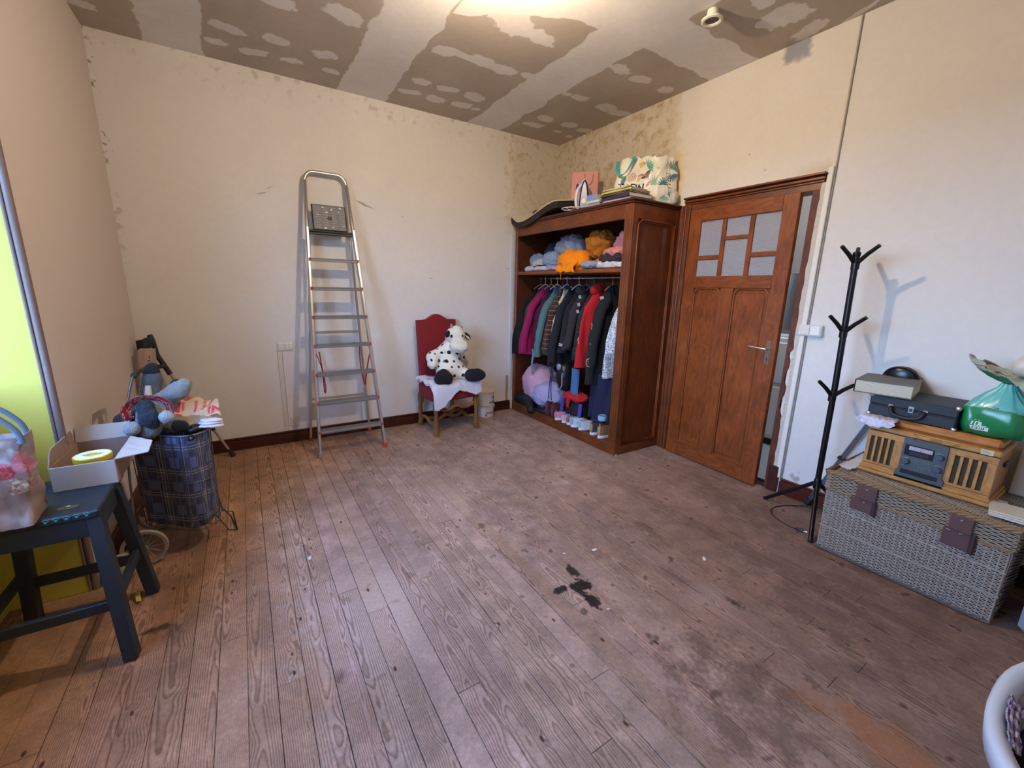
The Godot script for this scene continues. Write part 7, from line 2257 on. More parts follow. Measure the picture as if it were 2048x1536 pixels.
			for e in [[-0.574, 0.965, 0.028, 0.030], [-0.572, 0.935, 0.034, -0.018]]:
				var mb := MB.new(); mb.tube([V(e[0], e[1], z + e[2]), V(e[0] - 0.001, e[1] + 0.028, z + e[2] + 0.010)], 0.0032, 5); put("white_mark", mb, mat("e6e0dc", 0.8), g)
			var mb2 := MB.new(); mb2.heap(at(-0.345, 1.44, z), V(0.075, 0.05, 0.040), 171, 0.15, 3.0, 0.9, 1.0, 26, 16); put("hood", mb2, q[8], g)
		elif q[0] == "speckled_shirt":
			for e in [[1.372, 0.0], [1.30, 0.004], [1.235, 0.002]]:
				var mb := MB.new(); mb.box(turned(V(-0.505 - (1.372 - e[0]) * 0.12, e[0], z + 0.045), V(0, -30, 20)), V(0.026, 0.032, 0.004), 0.001); put("pale_print", mb, mat("9aa0a6", 0.8), g)
		elif q[0] == "charcoal_hoodie":
			var mb := MB.new(); mb.heap(at(-0.345, 1.435, z), V(0.07, 0.045, 0.04), 173, 0.15, 3.0, 0.9, 1.0, 24, 14); put("hood", mb, q[8], g)
	# hanging or slung below the coats
	var mb := MB.new()
	var d := thing("blue_scarf", "pale blue denim strip hanging below the teal coat", "scarf", V(-0.50, 0.60, 0.40))
	mb.sheet(3, 14, func(u, v): return V(-0.545 + 0.006 * sin(v * 9.0), lerpf(0.78, 0.50, v), 0.365 + u * 0.030 + 0.006 * sin(v * 5.0)), 0.008)
	put("fabric", mb, cloth("6c8fb4", 0.2), d)
	d = thing("black_handbag", "black rucksack with shiny white-edged trim hanging low in the wardrobe middle", "bag", V(-0.46, 0.40, 0.86))
	mb = MB.new(); mb.heap(turned(V(-0.45, 0.545, 0.86), V(0, 0, 8)), V(0.085, 0.155, 0.085), 181, 0.12, 3.0, 0.75, 1.0, 34, 22); put("pouch", mb, mat("15161b", 0.35), d)
	mb = MB.new(); mb.tube(curve([V(-0.535, 0.58, 0.905), V(-0.538, 0.48, 0.915), V(-0.535, 0.425, 0.875), V(-0.533, 0.405, 0.83), V(-0.532, 0.42, 0.79)], 5), 0.0045, 6); put("white_trim", mb, mat("b8c4d4", 0.3), d)
	for z in [0.72, 0.745]:
		mb = MB.new(); mb.tube(curve([V(-0.545, 0.66, z + 0.03), V(-0.550, 0.45, z + 0.005), V(-0.552, 0.28, z - 0.005 + (z - 0.72) * 1.2)], 6), 0.0045, 6); put("strap", mb, mat("0e0f13", 0.6), d)
	mb = MB.new(); mb.heap(at(-0.535, 0.655, 0.85), V(0.012, 0.035, 0.035), 185, 0.3, 5.0, 0.9, 1.0, 18, 12); put("sequin_patch", mb, mat("9aa8c0", 0.25, 0.6, {"heightmap_enabled": true, "heightmap_texture": tex.frost, "heightmap_scale": 0.8, "uv1_triplanar": true, "uv1_scale": Vector3(12, 12, 12)}), d)
	d = thing("blue_jeans", "mid blue jeans leg hanging between rucksack and dark jeans", "jeans", V(-0.42, 0.38, 1.02))
	mb = MB.new(); mb.sheet(8, 12, func(u, v): return V(-0.475 + 0.010 * sin(u * 9.0), lerpf(0.66, 0.385, v), 0.985 + u * 0.085 + 0.004 * sin(v * 6.0)), 0.018); put("fabric", mb, cloth("3f6f9c", 0.2), d)
	d = thing("dark_jeans", "dark navy jeans hanging below the long black jacket", "jeans", V(-0.36, 0.16, 1.36))
	for k in 2:
		mb = MB.new(); mb.sheet(12, 14, func(u, v): return V(-0.43 + k * 0.085 + 0.014 * sin(u * 11.0 + k * 2.0), lerpf(0.66, 0.205, v), 1.22 + u * 0.29 + 0.008 * sin(v * 5.0)), 0.022); put("leg", mb, cloth("141c3c", 0.25), d)
	# ---- clothes heaped on the upper shelf
	var Y := 1.624
	var heaps := [
		["navy_bundle", "dark navy bundled garment at the back left of the wardrobe shelf", "garment", "1c2746", V(-0.22, Y + 0.15, 0.36), V(0.13, 0.16, 0.19), 201, 0.9],
		["pale_blue_roll", "pale blue rolled jumper at the left end of the wardrobe shelf", "jumper", "7591b4", V(-0.37, Y + 0.115, 0.185), V(0.09, 0.085, 0.095), 202, 1.0],
		["flowered_cloth", "cream flowered cloth bunched on the left of the shelf", "cloth", "b9b6b4", V(-0.43, Y + 0.075, 0.37), V(0.09, 0.055, 0.13), 203, 1.0],
		["sky_blue_shirt", "crumpled sky blue shirt between flowered cloth and grey-blue pillow", "shirt", "8299b6", V(-0.44, Y + 0.110, 0.555), V(0.09, 0.085, 0.12), 204, 1.0],
		["grey_blue_pillow", "big rounded grey-blue pillow high on the wardrobe shelf", "pillow", "7d8ba6", V(-0.29, Y + 0.205, 0.66), V(0.15, 0.155, 0.22), 205, 0.88],
		["folded_stripes", "flat folded white clothes with dark stripes at the front left of the shelf", "clothes", "bfc3d2", V(-0.46, Y + 0.026, 0.33), V(0.10, 0.026, 0.22), 206, 0.75],
		["ochre_jumper", "dark ochre jumper piled behind the bright orange one", "jumper", "a9650f", V(-0.31, Y + 0.225, 1.115), V(0.13, 0.135, 0.135), 207, 0.95],
		["orange_knit", "bright orange knitted jumper spilling over the shelf edge", "jumper", "f08a04", V(-0.465, Y + 0.085, 0.915), V(0.115, 0.095, 0.18), 208, 0.9],
		["dusty_pink_bundle", "dusty pink bundle at the right end of the wardrobe shelf", "garment", "96697c", V(-0.33, Y + 0.20, 1.515), V(0.14, 0.125, 0.14), 209, 0.95],
		["salmon_top", "salmon pink top below the dusty pink bundle", "top", "c98078", V(-0.45, Y + 0.135, 1.47), V(0.085, 0.040, 0.16), 210, 0.9],
		["black_folded_top", "black folded top under the salmon pink one", "top", "2c2028", V(-0.46, Y + 0.085, 1.46), V(0.09, 0.034, 0.17), 211, 0.8],
		["white_ribbed_cloth", "white ribbed cloth folded flat at the right end of the shelf", "cloth", "c7c5c6", V(-0.46, Y + 0.032, 1.46), V(0.10, 0.030, 0.175), 212, 0.75],
		["grey_sock_pile", "grey-blue folded socks at the front of the shelf beside the orange jumper", "socks", "8a97ab", V(-0.48, Y + 0.038, 1.185), V(0.08, 0.036, 0.095), 213, 0.85],
		["rust_cloth", "rust orange cloth wedged behind the grey-blue socks", "cloth", "c4592a", V(-0.40, Y + 0.055, 1.27), V(0.08, 0.05, 0.08), 214, 0.9],
		["mauve_folded_cloth", "mauve and white folded cloth under the orange jumper", "cloth", "a99ab4", V(-0.46, Y + 0.022, 0.68), V(0.10, 0.022, 0.13), 215, 0.75],
	]
	for q in heaps:
		d = thing(q[0], q[1], q[2], V(q[4].x, q[4].y - q[5].y, q[4].z), "clothes on the wardrobe shelf")
		mb = MB.new(); mb.heap(turned(q[4], V(0, (q[6] % 5) * 6 - 12, 0)), q[5], q[6], 0.34, 3.6, q[7], 0.92, 52, 30)
		put("fabric", mb, cloth(q[3], 0.3), d)
		if q[0] == "folded_stripes":
			for k in 2:
				mb = MB.new(); mb.tube(curve([V(-0.555, Y + 0.03 + k * 0.012, 0.36), V(-0.545, Y + 0.052 + k * 0.006, 0.44), V(-0.53, Y + 0.056, 0.52)], 5), 0.005, 6); put("dark_stripe", mb, cloth("2a2c40"), d)
		if q[0] == "orange_knit":
			mb = MB.new()
			mb.sheet(30, 12, func(u, v): return V(-0.530 - 0.060 * sin(minf(v * 1.3, 1.0) * PI * 0.5) + 0.010 * sin(u * 23.0 + v * 3.0), Y + 0.085 - 0.105 * v + 0.006 * sin(u * 17.0), 0.79 + u * 0.27 + 0.006 * sin(v * 9.0)), 0.012)
			put("hem", mb, cloth("f28c06", 0.3), d)
			mb = MB.new(); mb.tube(curve([V(-0.592, Y - 0.015, 0.88), V(-0.593, Y - 0.05, 0.883), V(-0.592, Y - 0.10, 0.882)], 4), 0.0025, 5); put("loose_thread", mb, cloth("e88405"), d)
	# ---- on the wardrobe floor
	var F := 0.104
	d = thing("pink_duvet", "large pale pink duvet bundled on the wardrobe floor", "duvet", V(-0.36, F, 0.34))
	mb = MB.new(); mb.heap(turned(V(-0.345, F + 0.235, 0.285), V(0, -10, 0)), V(0.20, 0.235, 0.225), 221, 0.20, 2.6, 0.88, 0.95, 60, 36); put("fabric", mb, cloth("c79fb4", 0.35), d)
	mb = MB.new(); mb.heap(turned(V(-0.40, F + 0.165, 0.56), V(0, 20, -6)), V(0.155, 0.150, 0.215), 222, 0.26, 3.2, 0.9, 0.95, 56, 30); put("striped_fold", mb, cloth("a8a4cc", 0.35), d)
	d = thing("black_rucksack", "black bag slumped at the left of the wardrobe floor with a silver toecap beside it", "bag", V(-0.46, F, 0.22))
	mb = MB.new(); mb.heap(turned(V(-0.50, F + 0.055, 0.22), V(0, 5, 0)), V(0.085, 0.070, 0.20), 223, 0.2, 3.0, 0.8, 0.85, 40, 22); put("pouch", mb, mat("12151c", 0.6), d)
	mb = MB.new(); mb.tube(curve([V(-0.55, F + 0.06, 0.36), V(-0.60, F + 0.03, 0.45), V(-0.618, F - 0.02, 0.50)], 5), [0.04, 0.04, 0.042, 0.044, 0.045, 0.045, 0.045, 0.045, 0.045, 0.045, 0.04], 10); put("flap", mb, mat("101319", 0.6), d)
	mb = MB.new(); mb.heap(at(-0.50, F + 0.050, 0.545), V(0.05, 0.048, 0.06), 224, 0.12, 3.0, 0.85, 0.95, 28, 16); put("quilted_pocket", mb, mat("1e2733", 0.3), d)
	mb = MB.new(); mb.heap(at(-0.53, F + 0.02, 0.60), V(0.06, 0.022, 0.10), 225, 0.15, 3.0, 0.8, 0.9, 24, 12); put("strap_loop", mb, mat("0d0f14", 0.6), d)
	d = thing("red_shopping_bag", "black and violet bag with a red folded cloth on top in the wardrobe", "bag", V(-0.44, F, 1.00))
	mb = MB.new(); mb.heap(at(-0.40, F + 0.125, 1.03), V(0.10, 0.125, 0.135), 226, 0.08, 2.0, 0.6, 0.98, 36, 20); put("pouch", mb, mat("17141f", 0.7), d)
	for z in [0.885, 1.165]:
		mb = MB.new(); mb.bar(V(-0.505, F + 0.01, z), V(-0.490, F + 0.225, z), 0.012, 0.045, V(0, 0, 1), 0.003); put("violet_strap", mb, cloth("4a3f9c"), d)
	d = thing("red_cloth", "bright red folded cloth on top of the black and violet bag", "cloth", V(-0.44, F + 0.25, 1.03))
	mb = MB.new(); mb.heap(turned(V(-0.435, F + 0.262, 1.025), V(0, 0, 4)), V(0.10, 0.030, 0.165), 227, 0.25, 3.5, 0.75, 0.95, 40, 18); put("fabric", mb, cloth("b8141e"), d)
	mb = MB.new(); mb.sheet(6, 8, func(u, v): return V(-0.540 + 0.006 * v, F + 0.255 - v * 0.095, 1.00 + u * 0.055 * (1.0 - v * 0.5)), 0.01); put("hanging_corner", mb, cloth("c01824"), d)
	make_shoes(F)

# a shoe pointing along local -z, heel towards +z
func shoe(called: String, label: String, group: String, T: Transform3D, l: float, upper: Material, sole: Material, heel: Material, high := 0.0, laces: Material = null) -> void:
	var s := thing(called, label, "shoe", T.origin, group)
	var mb := MB.new()
	var outline := func(k: float, n: int, y: float) -> PackedVector3Array:
		var out := PackedVector3Array()
		for i in n:
			var t := TAU * i / n
			var zz := sin(t)
			var w := (0.036 + 0.010 * ss(0.2, -0.7, zz) - 0.004 * ss(-0.1, 0.3, zz) * ss(0.7, 0.3, zz)) * k
			out.append(T * V(signf(cos(t)) * pow(absf(cos(t)), 0.75) * w, y, zz * l * 0.5 * (0.96 + 0.04 * k)))
		return out
	mb.loft([outline.call(0.96, 30, 0.0), outline.call(1.02, 30, 0.006), outline.call(1.04, 30, 0.022), outline.call(0.97, 30, 0.028)], true, false)
	put("sole", mb, sole, s)
	mb = MB.new()
	var rings := []
	for k in 9:
		var v := k / 8.0
		var ring := PackedVector3Array()
		var base: PackedVector3Array = outline.call(lerpf(0.97, 0.80, v), 30, 0.0)
		for i in 30:
			var p: Vector3 = T.affine_inverse() * base[i]
			var zn := p.z / (l * 0.5)
			# toe is low, collar is high at the heel
			var hgt := lerpf(0.030, 0.062 + high, ss(-0.55, 0.25, zn))
			p.y = 0.026 + hgt * v
			p.z = lerpf(p.z, maxf(p.z, -l * 0.10) if v > 0.55 else p.z, ss(0.5, 1.0, v))
			p.x *= lerpf(1.0, 0.82, ss(0.4, 1.0, v))
			ring.append(T * p)
		rings.append(ring)
	mb.loft(rings, false)
	put("upper", mb, upper, s)
	mb = MB.new(); mb.heap(T * at(0, 0.05 + high * 0.6, l * 0.15), V(0.026, 0.02, l * 0.26), 3, 0.0, 1.0, 0.8, 1.0, 18, 10); put("lining", mb, mat("6d5a44", 0.9), s)
	mb = MB.new(); mb.heap(T * at(0, 0.055 + high * 0.4, l * 0.475), V(0.022, 0.030 + high * 0.4, 0.010), 3, 0.0, 1.0, 0.7, 1.0, 16, 10); put("heel_counter", mb, heel, s)
	if laces:
		mb = MB.new()
		for k in 4:
			var z := -l * 0.05 - k * l * 0.055
			mb.tube([T * V(-0.022, 0.076 + high * 0.5 - k * 0.006, z), T * V(0, 0.084 + high * 0.5 - k * 0.006, z - 0.004), T * V(0.022, 0.076 + high * 0.5 - k * 0.006, z)], 0.0028, 5)
		put("laces", mb, laces, s)
	mb = MB.new(); mb.box(T * at(0, 0.092 + high, l * 0.455), V(0.012, 0.024, 0.004), 0.001); put("pull_tab", mb, heel, s)

func make_shoes(F: float) -> void:
	var H := func(x: float, z: float, deg: float) -> Transform3D: return Transform3D(Basis(V(0, 1, 0), deg_to_rad(deg)), V(x, F, z))
	var wine := mat("4f2a30", 0.45)
	var worn := mat("3a2226", 0.7)
	# heels face the room: local +z turned to -x
	shoe("ankle_boot", "wine brown leather ankle boot, the front one of its pair on the wardrobe floor", "wine brown ankle boots", H.call(-0.468, 0.705, -82), 0.22, wine, worn, mat("5c333a", 0.5), 0.065)
	shoe("ankle_boot", "wine brown leather ankle boot, right-hand one leaning by the red cloth", "wine brown ankle boots", H.call(-0.462, 0.812, -92), 0.22, wine, worn, mat("5c333a", 0.5), 0.065)
	var white := mat("d2d6e0", 0.5)
	shoe("pink_trainer", "pink and white trainer, left one of its pair, seen from the heel", "pink and white trainers", H.call(-0.486, 0.915, -100), 0.215, mat("c98a9c", 0.6), mat("dcd3cc", 0.6), mat("c77f92", 0.6), 0.0, white)
	shoe("pink_trainer", "white trainer with pink side, right one of its pair", "pink and white trainers", H.call(-0.480, 1.005, -86), 0.215, mat("c9c2d6", 0.6), mat("d8dae6", 0.6), mat("d0a4b4", 0.6), 0.0, white)
	shoe("lilac_trainer", "small pale lilac trainer between the pink and the chunky white ones", "", H.call(-0.484, 1.088, -92), 0.20, mat("b9b9d8", 0.6), mat("d4d8ea", 0.6), mat("9a5a44", 0.6), -0.005, mat("4aa8c8", 0.6))
	shoe("white_trainer", "chunky white trainer with pale blue heel, left one of its pair", "chunky white trainers", H.call(-0.480, 1.185, -104), 0.235, mat("c6d4de", 0.5), mat("dfe4ea", 0.5), mat("8fb0bc", 0.5), 0.006, mat("c9a05c", 0.6))
	shoe("white_trainer", "chunky white trainer with pale blue heel, right one of its pair", "chunky white trainers", H.call(-0.474, 1.285, -98), 0.235, mat("c6d4de", 0.5), mat("dfe4ea", 0.5), mat("9ab8c2", 0.5), 0.006, mat("c9a05c", 0.6))
	shoe("tan_trainer", "tan and blue high trainer, left one of its pair near the wardrobe corner", "tan high trainers", H.call(-0.472, 1.435, -94), 0.225, mat("3c4256", 0.6), mat("dcdee4", 0.5), mat("a3834e", 0.6), 0.035, mat("d8d4c8", 0.6))
	shoe("tan_trainer", "tan high trainer half hidden by the wardrobe's front corner post", "tan high trainers", H.call(-0.472, 1.535, -90), 0.225, mat("8a6a4a", 0.6), mat("dcdee4", 0.5), mat("a3834e", 0.6), 0.035, mat("d8d4c8", 0.6))
	var d := thing("pale_blue_sock", "pale blue ribbed sock cuff standing in a tan trainer", "sock", V(-0.43, F + 0.12, 1.455))
	var mb := MB.new(); mb.lathe(at(-0.455, F + 0.125, 1.44), [Vector2(0.030, 0), Vector2(0.040, 0.006), Vector2(0.041, 0.042), Vector2(0.036, 0.052), Vector2(0.028, 0.046)], 24); put("cuff", mb, cloth("8fb4d4", 0.2), d)
	d = thing("khaki_clog", "khaki clog lying on its side behind the white trainers", "shoe", V(-0.33, F, 1.26))
	mb = MB.new(); mb.heap(turned(V(-0.335, F + 0.070, 1.275), V(35, -60, 20)), V(0.046, 0.016, 0.115), 231, 0.03, 2.0, 0.85, 1.0, 30, 14); put("sole", mb, mat("5d6656", 0.8), d)
	mb = MB.new(); mb.heap(turned(V(-0.315, F + 0.050, 1.20), V(35, -60, 20)), V(0.042, 0.034, 0.062), 232, 0.05, 2.0, 0.9, 1.0, 24, 14); put("upper", mb, mat("3b4248", 0.8), d)
	d = thing("starry_slipper", "dark slipper with white stars beside the corner post of the wardrobe", "slipper", V(-0.32, F, 1.48))
	mb = MB.new(); mb.heap(turned(V(-0.32, F + 0.048, 1.50), V(0, 80, 0)), V(0.048, 0.048, 0.11), 233, 0.05, 2.0, 0.85, 0.98, 30, 16); put("upper", mb, mat("181c28", 0.8), d)
	mb = MB.new()
	for k in 9: mb.heap(at(-0.40 + (k % 3) * 0.03, F + 0.088 + 0.004 * (k % 2), 1.475 + (k / 3) * 0.022), V(0.005, 0.004, 0.005), k, 0.0, 1.0, 1.0, 1.0, 8, 6)
	put("white_stars", mb, mat("cfd4de", 0.7), d).set_meta("kind", "stuff")

func make_wardrobe_top() -> void:
	var Y := 2.151
	# wavy pet mattress slumped over the left front corner
	var d := thing("pet_mattress", "wavy cream and dark brown pet mattress slumped over the left end of the wardrobe top", "mattress", V(-0.45, Y, 0.48))
	var edge := curve([V(0, 2.155, 0.012), V(0, 2.092, 0.12), V(0, 2.088, 0.24), V(0, 2.112, 0.37), V(0, 2.152, 0.52), V(0, 2.185, 0.64), V(0, 2.205, 0.76), V(0, 2.20, 0.84)], 5)
	var f := func(u: float, v: float) -> Vector3:
		var e: Vector3 = edge[clampi(int(u * (edge.size() - 1)), 0, edge.size() - 1)]
		var e2: Vector3 = edge[clampi(int(u * (edge.size() - 1)) + 1, 0, edge.size() - 1)]
		var p := e.lerp(e2, fposmod(u * (edge.size() - 1), 1.0))
		return V(lerpf(-0.628, -0.30, v), p.y + 0.050 + lerpf(0.0, 0.10 - 0.06 * u, v) + 0.012 * sin(u * 9.0) * v, p.z)
	var mb := MB.new(); mb.sheet(34, 10, func(u, v): return f.call(u, v), 0.012); put("cream_top", mb, fuzzy("d8cdb0", 0.5), d)
	mb = MB.new(); mb.sheet(34, 10, func(u, v): return f.call(u, v) - V(0.004 * (1.0 - v), 0.006, 0), -0.052); put("brown_underside", mb, cloth("2e211f", 0.3), d)
	mb = MB.new(); mb.heap(at(-0.42, 2.235, 0.30), V(0.10, 0.030, 0.10), 241, 0.15, 3.0, 0.9, 1.0, 24, 12); put("brown_bolster", mb, cloth("3a2a26", 0.3), d)
	# pink gift bag
	d = thing("gift_bag", "salmon pink paper gift bag with ribbon handles on the wardrobe top", "gift bag", V(-0.17, Y, 0.80))
	var pinkm := mat("dc9a92", 0.7)
	var G := Transform3D(Basis(V(0, 1, 0), deg_to_rad(-48)), V(-0.27, Y, 0.80))
	for q in [[V(0, 0.20, 0.055), V(0.25, 0.40, 0.002)], [V(0, 0.20, -0.055), V(0.25, 0.40, 0.002)], [V(0.124, 0.20, 0), V(0.002, 0.40, 0.11)], [V(-0.124, 0.20, 0), V(0.002, 0.40, 0.11)], [V(0, 0.002, 0), V(0.25, 0.002, 0.11)]]:
		mb = MB.new(); mb.box(G * Transform3D(Basis(), q[0]), q[1], 0.0005); put("paper_side", mb, pinkm, d)
	mb = MB.new(); mb.tube(curve([G * V(-0.005, 0.385, 0.058), G * V(0.005, 0.33, 0.062), G * V(0.035, 0.28, 0.064), G * V(0.07, 0.31, 0.062), G * V(0.075, 0.375, 0.058)], 5), 0.003, 6); put("ribbon_handle", mb, mat("b56a5e", 0.7), d)
	# iron standing on its heel
	d = thing("steam_iron", "blue and white steam iron standing on end on the wardrobe top", "iron", V(-0.43, Y, 0.98))
	var I := Transform3D(Basis(V(0, 1, 0), deg_to_rad(-46)), V(-0.44, Y, 0.985))
	var outl := func(k: float) -> PackedVector2Array:
		var out := PackedVector2Array()
		for i in 15:
			var t := i / 14.0
			out.append(Vector2(0.060 * k * sqrt(maxf(0.0, 1.0 - pow(t, 1.9))) * (1.0 if t > 0.04 else 0.85), 0.012 + t * 0.285 * (0.5 + 0.5 * k)))
		for i in 14:
			var t := 1.0 - (i + 1) / 14.0
			out.append(Vector2(-0.060 * k * sqrt(maxf(0.0, 1.0 - pow(t, 1.9))) * (1.0 if t > 0.04 else 0.85), 0.012 + t * 0.285 * (0.5 + 0.5 * k)))
		return out
	mb = MB.new(); mb.slab(I.translated_local(V(0, 0, -0.030)), outl.call(1.0), 0.020, 0.004); put("soleplate", mb, mat("b5b8bd", 0.25, 0.9), d)
	mb = MB.new(); mb.slab(I.translated_local(V(0, 0, -0.010)), outl.call(0.98), 0.028, 0.010); put("white_skirt", mb, mat("e2e2e6", 0.35), d)
	mb = MB.new(); mb.slab(I.translated_local(V(0.004, 0.006, 0.018)), outl.call(0.82), 0.040, 0.016); put("blue_body", mb, mat("2c3270", 0.3), d)
	mb = MB.new(); mb.lathe(I * Transform3D(Basis(V(1, 0, 0), PI / 2), V(0.004, 0.085, 0.058)), [Vector2(0.024, 0), Vector2(0.022, 0.007), Vector2(0, 0.008)], 20); put("dial", mb, mat("c6c8d0", 0.35), d)
	mb = MB.new(); mb.tube(curve([I * V(-0.040, 0.03, 0.030), I * V(-0.062, 0.045, 0.045), I * V(-0.070, 0.12, 0.048), I * V(-0.058, 0.19, 0.040), I * V(-0.030, 0.235, 0.020)], 5), 0.014, 10); put("handle", mb, mat("e4e4e8", 0.35), d)
	mb = MB.new(); mb.heap(I * at(-0.062, 0.205, 0.03), V(0.016, 0.04, 0.014), 3, 0.0, 1.0, 1.0, 1.0, 14, 10); put("spray_button", mb, mat("353c86", 0.3), d)
	d = thing("iron_cord", "white iron cord coiled at the wardrobe's front edge", "cord", V(-0.55, Y, 0.92))
	var cp := []
	for i in 40:
		var t := i / 39.0
		cp.append(V(-0.555 + 0.035 * cos(t * TAU * 2.6) - 0.03 * sin(t * 5.0), Y + 0.010 + 0.020 * absf(sin(t * 8.0)), 0.90 + 0.075 * sin(t * TAU * 2.6) + 0.10 * t))
	mb = MB.new(); mb.tube(cp, 0.0055, 7); put("flex", mb, mat("cfcac8", 0.6), d)
	# books
	var books := [
		["book", "white and pale blue book, lowest of the small pile beside the iron", V(-0.44, 0, 1.215), V(0.20, 0.034, 0.15), "8ca3bf", 6.0, 0.0, "small book pile by the iron"],
		["book", "pale cream book in the middle of the small pile beside the iron", V(-0.44, 0, 1.22), V(0.21, 0.020, 0.165), "d8d2c4", 2.0, 0.035, "small book pile by the iron"],
		["book", "sky blue book on top of the small pile beside the iron", V(-0.44, 0, 1.19), V(0.19, 0.052, 0.125), "7d9cc4", 8.0, 0.056, "small book pile by the iron"],
		["book", "pale blue-grey large book at the bottom of the tall pile on the wardrobe corner", V(-0.425, 0, 1.505), V(0.24, 0.026, 0.31), "9aa4ba", 1.0, 0.0, "tall book pile on the wardrobe corner"],
		["book", "dark brown and violet large book, second from the bottom of the tall pile", V(-0.425, 0, 1.50), V(0.25, 0.030, 0.33), "3a2c46", -3.0, 0.027, "tall book pile on the wardrobe corner"],
		["book", "slim olive green magazine in the middle of the tall pile", V(-0.43, 0, 1.49), V(0.24, 0.012, 0.33), "4c5238", 5.0, 0.058, "tall book pile on the wardrobe corner"],
		["book", "slim grey magazine fourth from the bottom of the tall pile", V(-0.425, 0, 1.49), V(0.23, 0.010, 0.32), "5a5a66", -4.0, 0.071, "tall book pile on the wardrobe corner"],
		["book", "bright yellow edged magazine near the top of the tall pile", V(-0.42, 0, 1.485), V(0.24, 0.013, 0.32), "d9c75a", 3.0, 0.082, "tall book pile on the wardrobe corner"],
		["book", "pale green magazine just under the top one of the tall pile", V(-0.42, 0, 1.475), V(0.23, 0.010, 0.29), "a8b088", -5.0, 0.096, "tall book pile on the wardrobe corner"],
		["book", "cream magazine on the very top of the tall pile on the wardrobe corner", V(-0.42, 0, 1.46), V(0.22, 0.011, 0.27), "cfc6ac", 4.0, 0.107, "tall book pile on the wardrobe corner"],
	]
	for q in books:
		var B := Transform3D(Basis(V(0, 1, 0), deg_to_rad(q[5])), V(q[2].x, Y + q[6], q[2].z))
		var h: float = q[3].y
		d = thing(q[0], q[1], "book", B.origin, q[7])
		mb = MB.new(); mb.box(B * at(0.004, h * 0.5, 0), V(q[3].x - 0.006, h - 0.004, q[3].z - 0.008), 0.0005); put("pages", mb, mat("cfc8b8", 0.9), d)
		for y in [0.001, h - 0.001]:
			mb = MB.new(); mb.box(B * at(0, y, 0), V(q[3].x, 0.002, q[3].z), 0.0004); put("cover", mb, mat(q[4], 0.5), d)
		mb = MB.new(); mb.box(B * at(-q[3].x * 0.5 + 0.001, h * 0.5, 0), V(0.002, h, q[3].z), 0.0004); put("spine", mb, mat(q[4], 0.5), d)
	# big printed carrier bag
	var im := px_img(768, 512, "e6e2d6")
	var lv := ["4f9a8a", "7db3a0", "3f7f8c", "8fb79a"]
	leaf(im, Vector2(330, 110), -0.6, 84, lv[1], 9, 1.2); leaf(im, Vector2(338, 116), -0.6, 70, lv[0], 5, 1.1)
	leaf(im, Vector2(420, 300), -1.57, 90, lv[3], 9, 1.25); leaf(im, Vector2(415, 440), 1.2, 70, lv[1], 7, 1.2)
	leaf(im, Vector2(560, 300), -1.5, 78, lv[2], 9, 1.5); leaf(im, Vector2(590, 410), 1.57, 80, lv[1], 7, 1.0)
	leaf(im, Vector2(700, 140), -0.9, 100, lv[0], 8, 1.2); leaf(im, Vector2(690, 180), 1.3, 80, lv[2], 7, 1.0); leaf(im, Vector2(120, 420), -1.2, 80, lv[3], 8, 1.2)
	for q in [[182, 200, 42, "b5545c"], [650, 96, 38, "b5545c"], [440, 470, 40, "c9834a"]]:
		for k in 3: dot(im, q[0], q[1], q[2] - k * 14, q[2] - k * 14, q[3], 0.0, pow((q[2] - k * 14 - 6) / float(q[2] - k * 14), 2))
	dot(im, 285, 70, 26, 20, "c97a86"); dot(im, 262, 62, 18, 16, "d4b44a"); dot(im, 278, 92, 22, 16, "dcc04c")
	for k in 4: dot(im, 300, 240, 62 - k * 9, 62 - k * 9, ["c98a5c", "d8b07a", "b5bfa8", "d9a890"][k], 0.0, pow((56.0 - k * 9) / (62 - k * 9), 2))
	im.fill_rect(Rect2i(225, 245, 150, 60), hx("e6e2d6"))
	dot(im, 340, 180, 20, 46, "3a2b28", 0.5); dot(im, 320, 214, 34, 14, "3a2b28", -0.3); dot(im, 300, 190, 30, 9, "b55a3c", 0.2); dot(im, 260, 184, 20, 7, "c98a4a", -0.2)
	dot(im, 355, 280, 12, 40, "c26a78", 0.5); dot(im, 480, 120, 20, 9, "d9b45a", 0.5)
	for q in [[210, 150], [245, 130], [400, 200], [470, 200], [500, 330], [370, 330]]: dot(im, q[0], q[1], 7, 5, "c9a24a", 0.4)
	text(im, "TION", Vector2(60, 262), Vector2(15, 1.5), Vector2(-1.5, 12), 7.0, "22203a")
	text(im, "ACTION", Vector2(640, 420), Vector2(-0.6, -9), Vector2(6, 0.3), 3.6, "2a2a40")
	text(im, "ACTION", Vector2(600, 250), Vector2(-0.6, -6), Vector2(4, 0.3), 2.4, "5a6a80")
	d = thing("carrier_bag", "large white carrier bag printed with tropical leaves and turquoise handles on the wardrobe top", "bag", V(-0.16, Y, 1.54))
	var no := FastNoiseLite.new(); no.seed = 14; no.frequency = 1.0; no.fractal_octaves = 3
	mb = MB.new()
	mb.smooth(true)
	# outline from the left front edge round the printed face to the right side
	var path := [V(-0.335, 0, 1.285), V(-0.300, 0, 1.37), V(-0.262, 0, 1.47), V(-0.222, 0, 1.575), V(-0.19, 0, 1.635), V(-0.12, 0, 1.672), V(-0.055, 0, 1.695), V(-0.022, 0, 1.64), V(-0.022, 0, 1.50), V(-0.022, 0, 1.34), V(-0.03, 0, 1.25), V(-0.18, 0, 1.235)]
	var ctr := V(-0.15, 0, 1.48)
	var rings := []
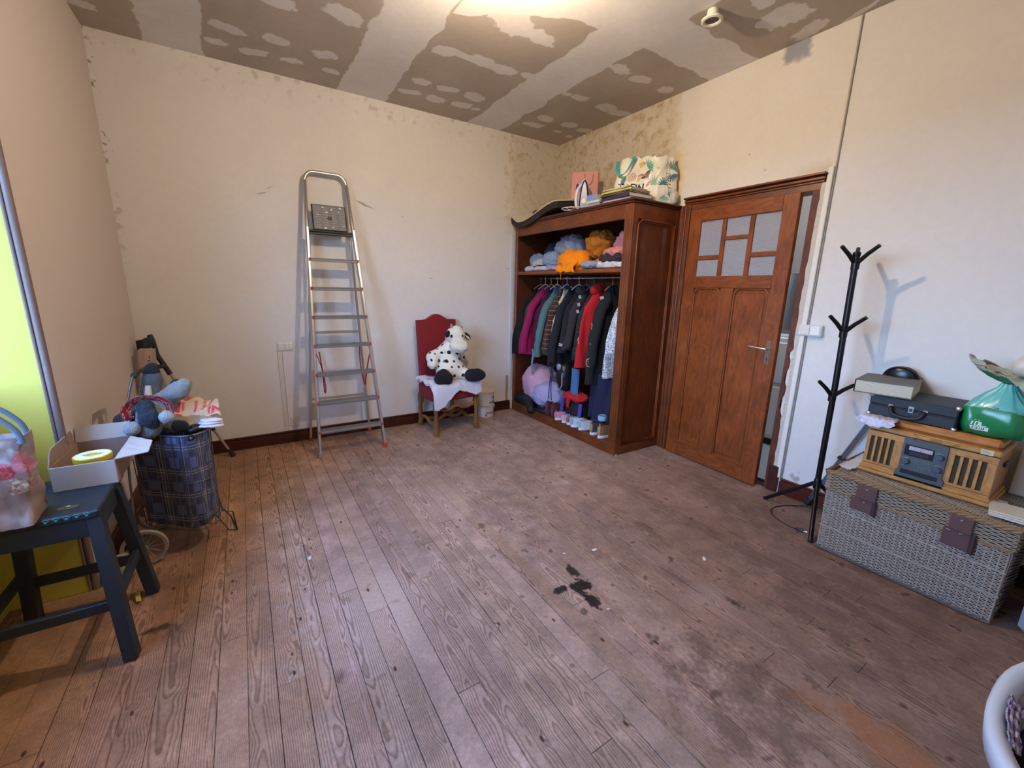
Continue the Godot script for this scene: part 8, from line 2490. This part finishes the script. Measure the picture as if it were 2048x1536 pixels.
	for k in 19:
		var v := k / 18.0
		var ring := PackedVector3Array()
		for i in path.size() * 4 + 1:
			var s := i % (path.size() * 4)
			var a := s / 4
			var p0: Vector3 = path[(a - 1 + path.size()) % path.size()]; var p1: Vector3 = path[a]; var p2: Vector3 = path[(a + 1) % path.size()]; var p3: Vector3 = path[(a + 2) % path.size()]
			var p := p1.cubic_interpolate(p2, p0, p3, (s % 4) / 4.0)
			var dd := p - ctr
			p = ctr + dd * (1.0 - 0.12 * ss(0.6, 1.0, v) + 0.03 * sin(v * PI)) + dd.normalized() * 0.020 * no.get_noise_2d(s * 0.30, v * 3.2)
			p.x = minf(p.x, -0.010)
			p.y = Y + 0.001 + v * (0.385 + 0.025 * no.get_noise_2d(s * 0.22, 4.0) + (0.02 if a < 2 else 0.0))
			ring.append(p)
		rings.append(ring)
	for k in 18:
		for i in path.size() * 4:
			var u0 := i / 48.0 / 0.5; var u1 := (i + 1) / 48.0 / 0.5
			mb.out4(rings[k][i], rings[k][i + 1], rings[k + 1][i + 1], rings[k + 1][i], ctr + V(0, Y + 0.2, 0), Vector2(u0, 1.0 - k / 18.0), Vector2(u1, 1.0 - k / 18.0), Vector2(u1, 1.0 - (k + 1) / 18.0), Vector2(u0, 1.0 - (k + 1) / 18.0))
	put("printed_shell", mb, textured(to_tex(im), 0.4, {"clearcoat_enabled": true, "clearcoat": 0.2}), d)
	mb = MB.new()
	var hp := curve([V(-0.350, 2.535, 1.30), V(-0.362, 2.46, 1.315), V(-0.362, 2.415, 1.345), V(-0.345, 2.43, 1.40), V(-0.318, 2.50, 1.435), V(-0.300, 2.55, 1.445)], 6)
	mb.sheet(2, hp.size() - 1, func(u, v): return hp[int(roundf(v * (hp.size() - 1)))] + V(0.010, 0.014 * sin(v * PI), 0.034 * (0.4 + 0.6 * absf(v - 0.5) * 2.0)) * (u - 0.5), 0.004)
	put("turquoise_handle", mb, mat("3f9c9c", 0.6), d)
	mb = MB.new(); mb.tube([V(-0.325, 2.40, 1.372), V(-0.345, 2.375, 1.365), V(-0.340, 2.35, 1.352)], 0.010, 8); put("handle_patch", mb, mat("3f9c9c", 0.6), d)
	mb = MB.new(); mb.heap(at(-0.075, Y + 0.055, 1.715), V(0.030, 0.050, 0.022), 251, 0.3, 4.0, 0.9, 1.0, 24, 14); put("crumpled_corner", mb, mat("c8c4ba", 0.4), d)
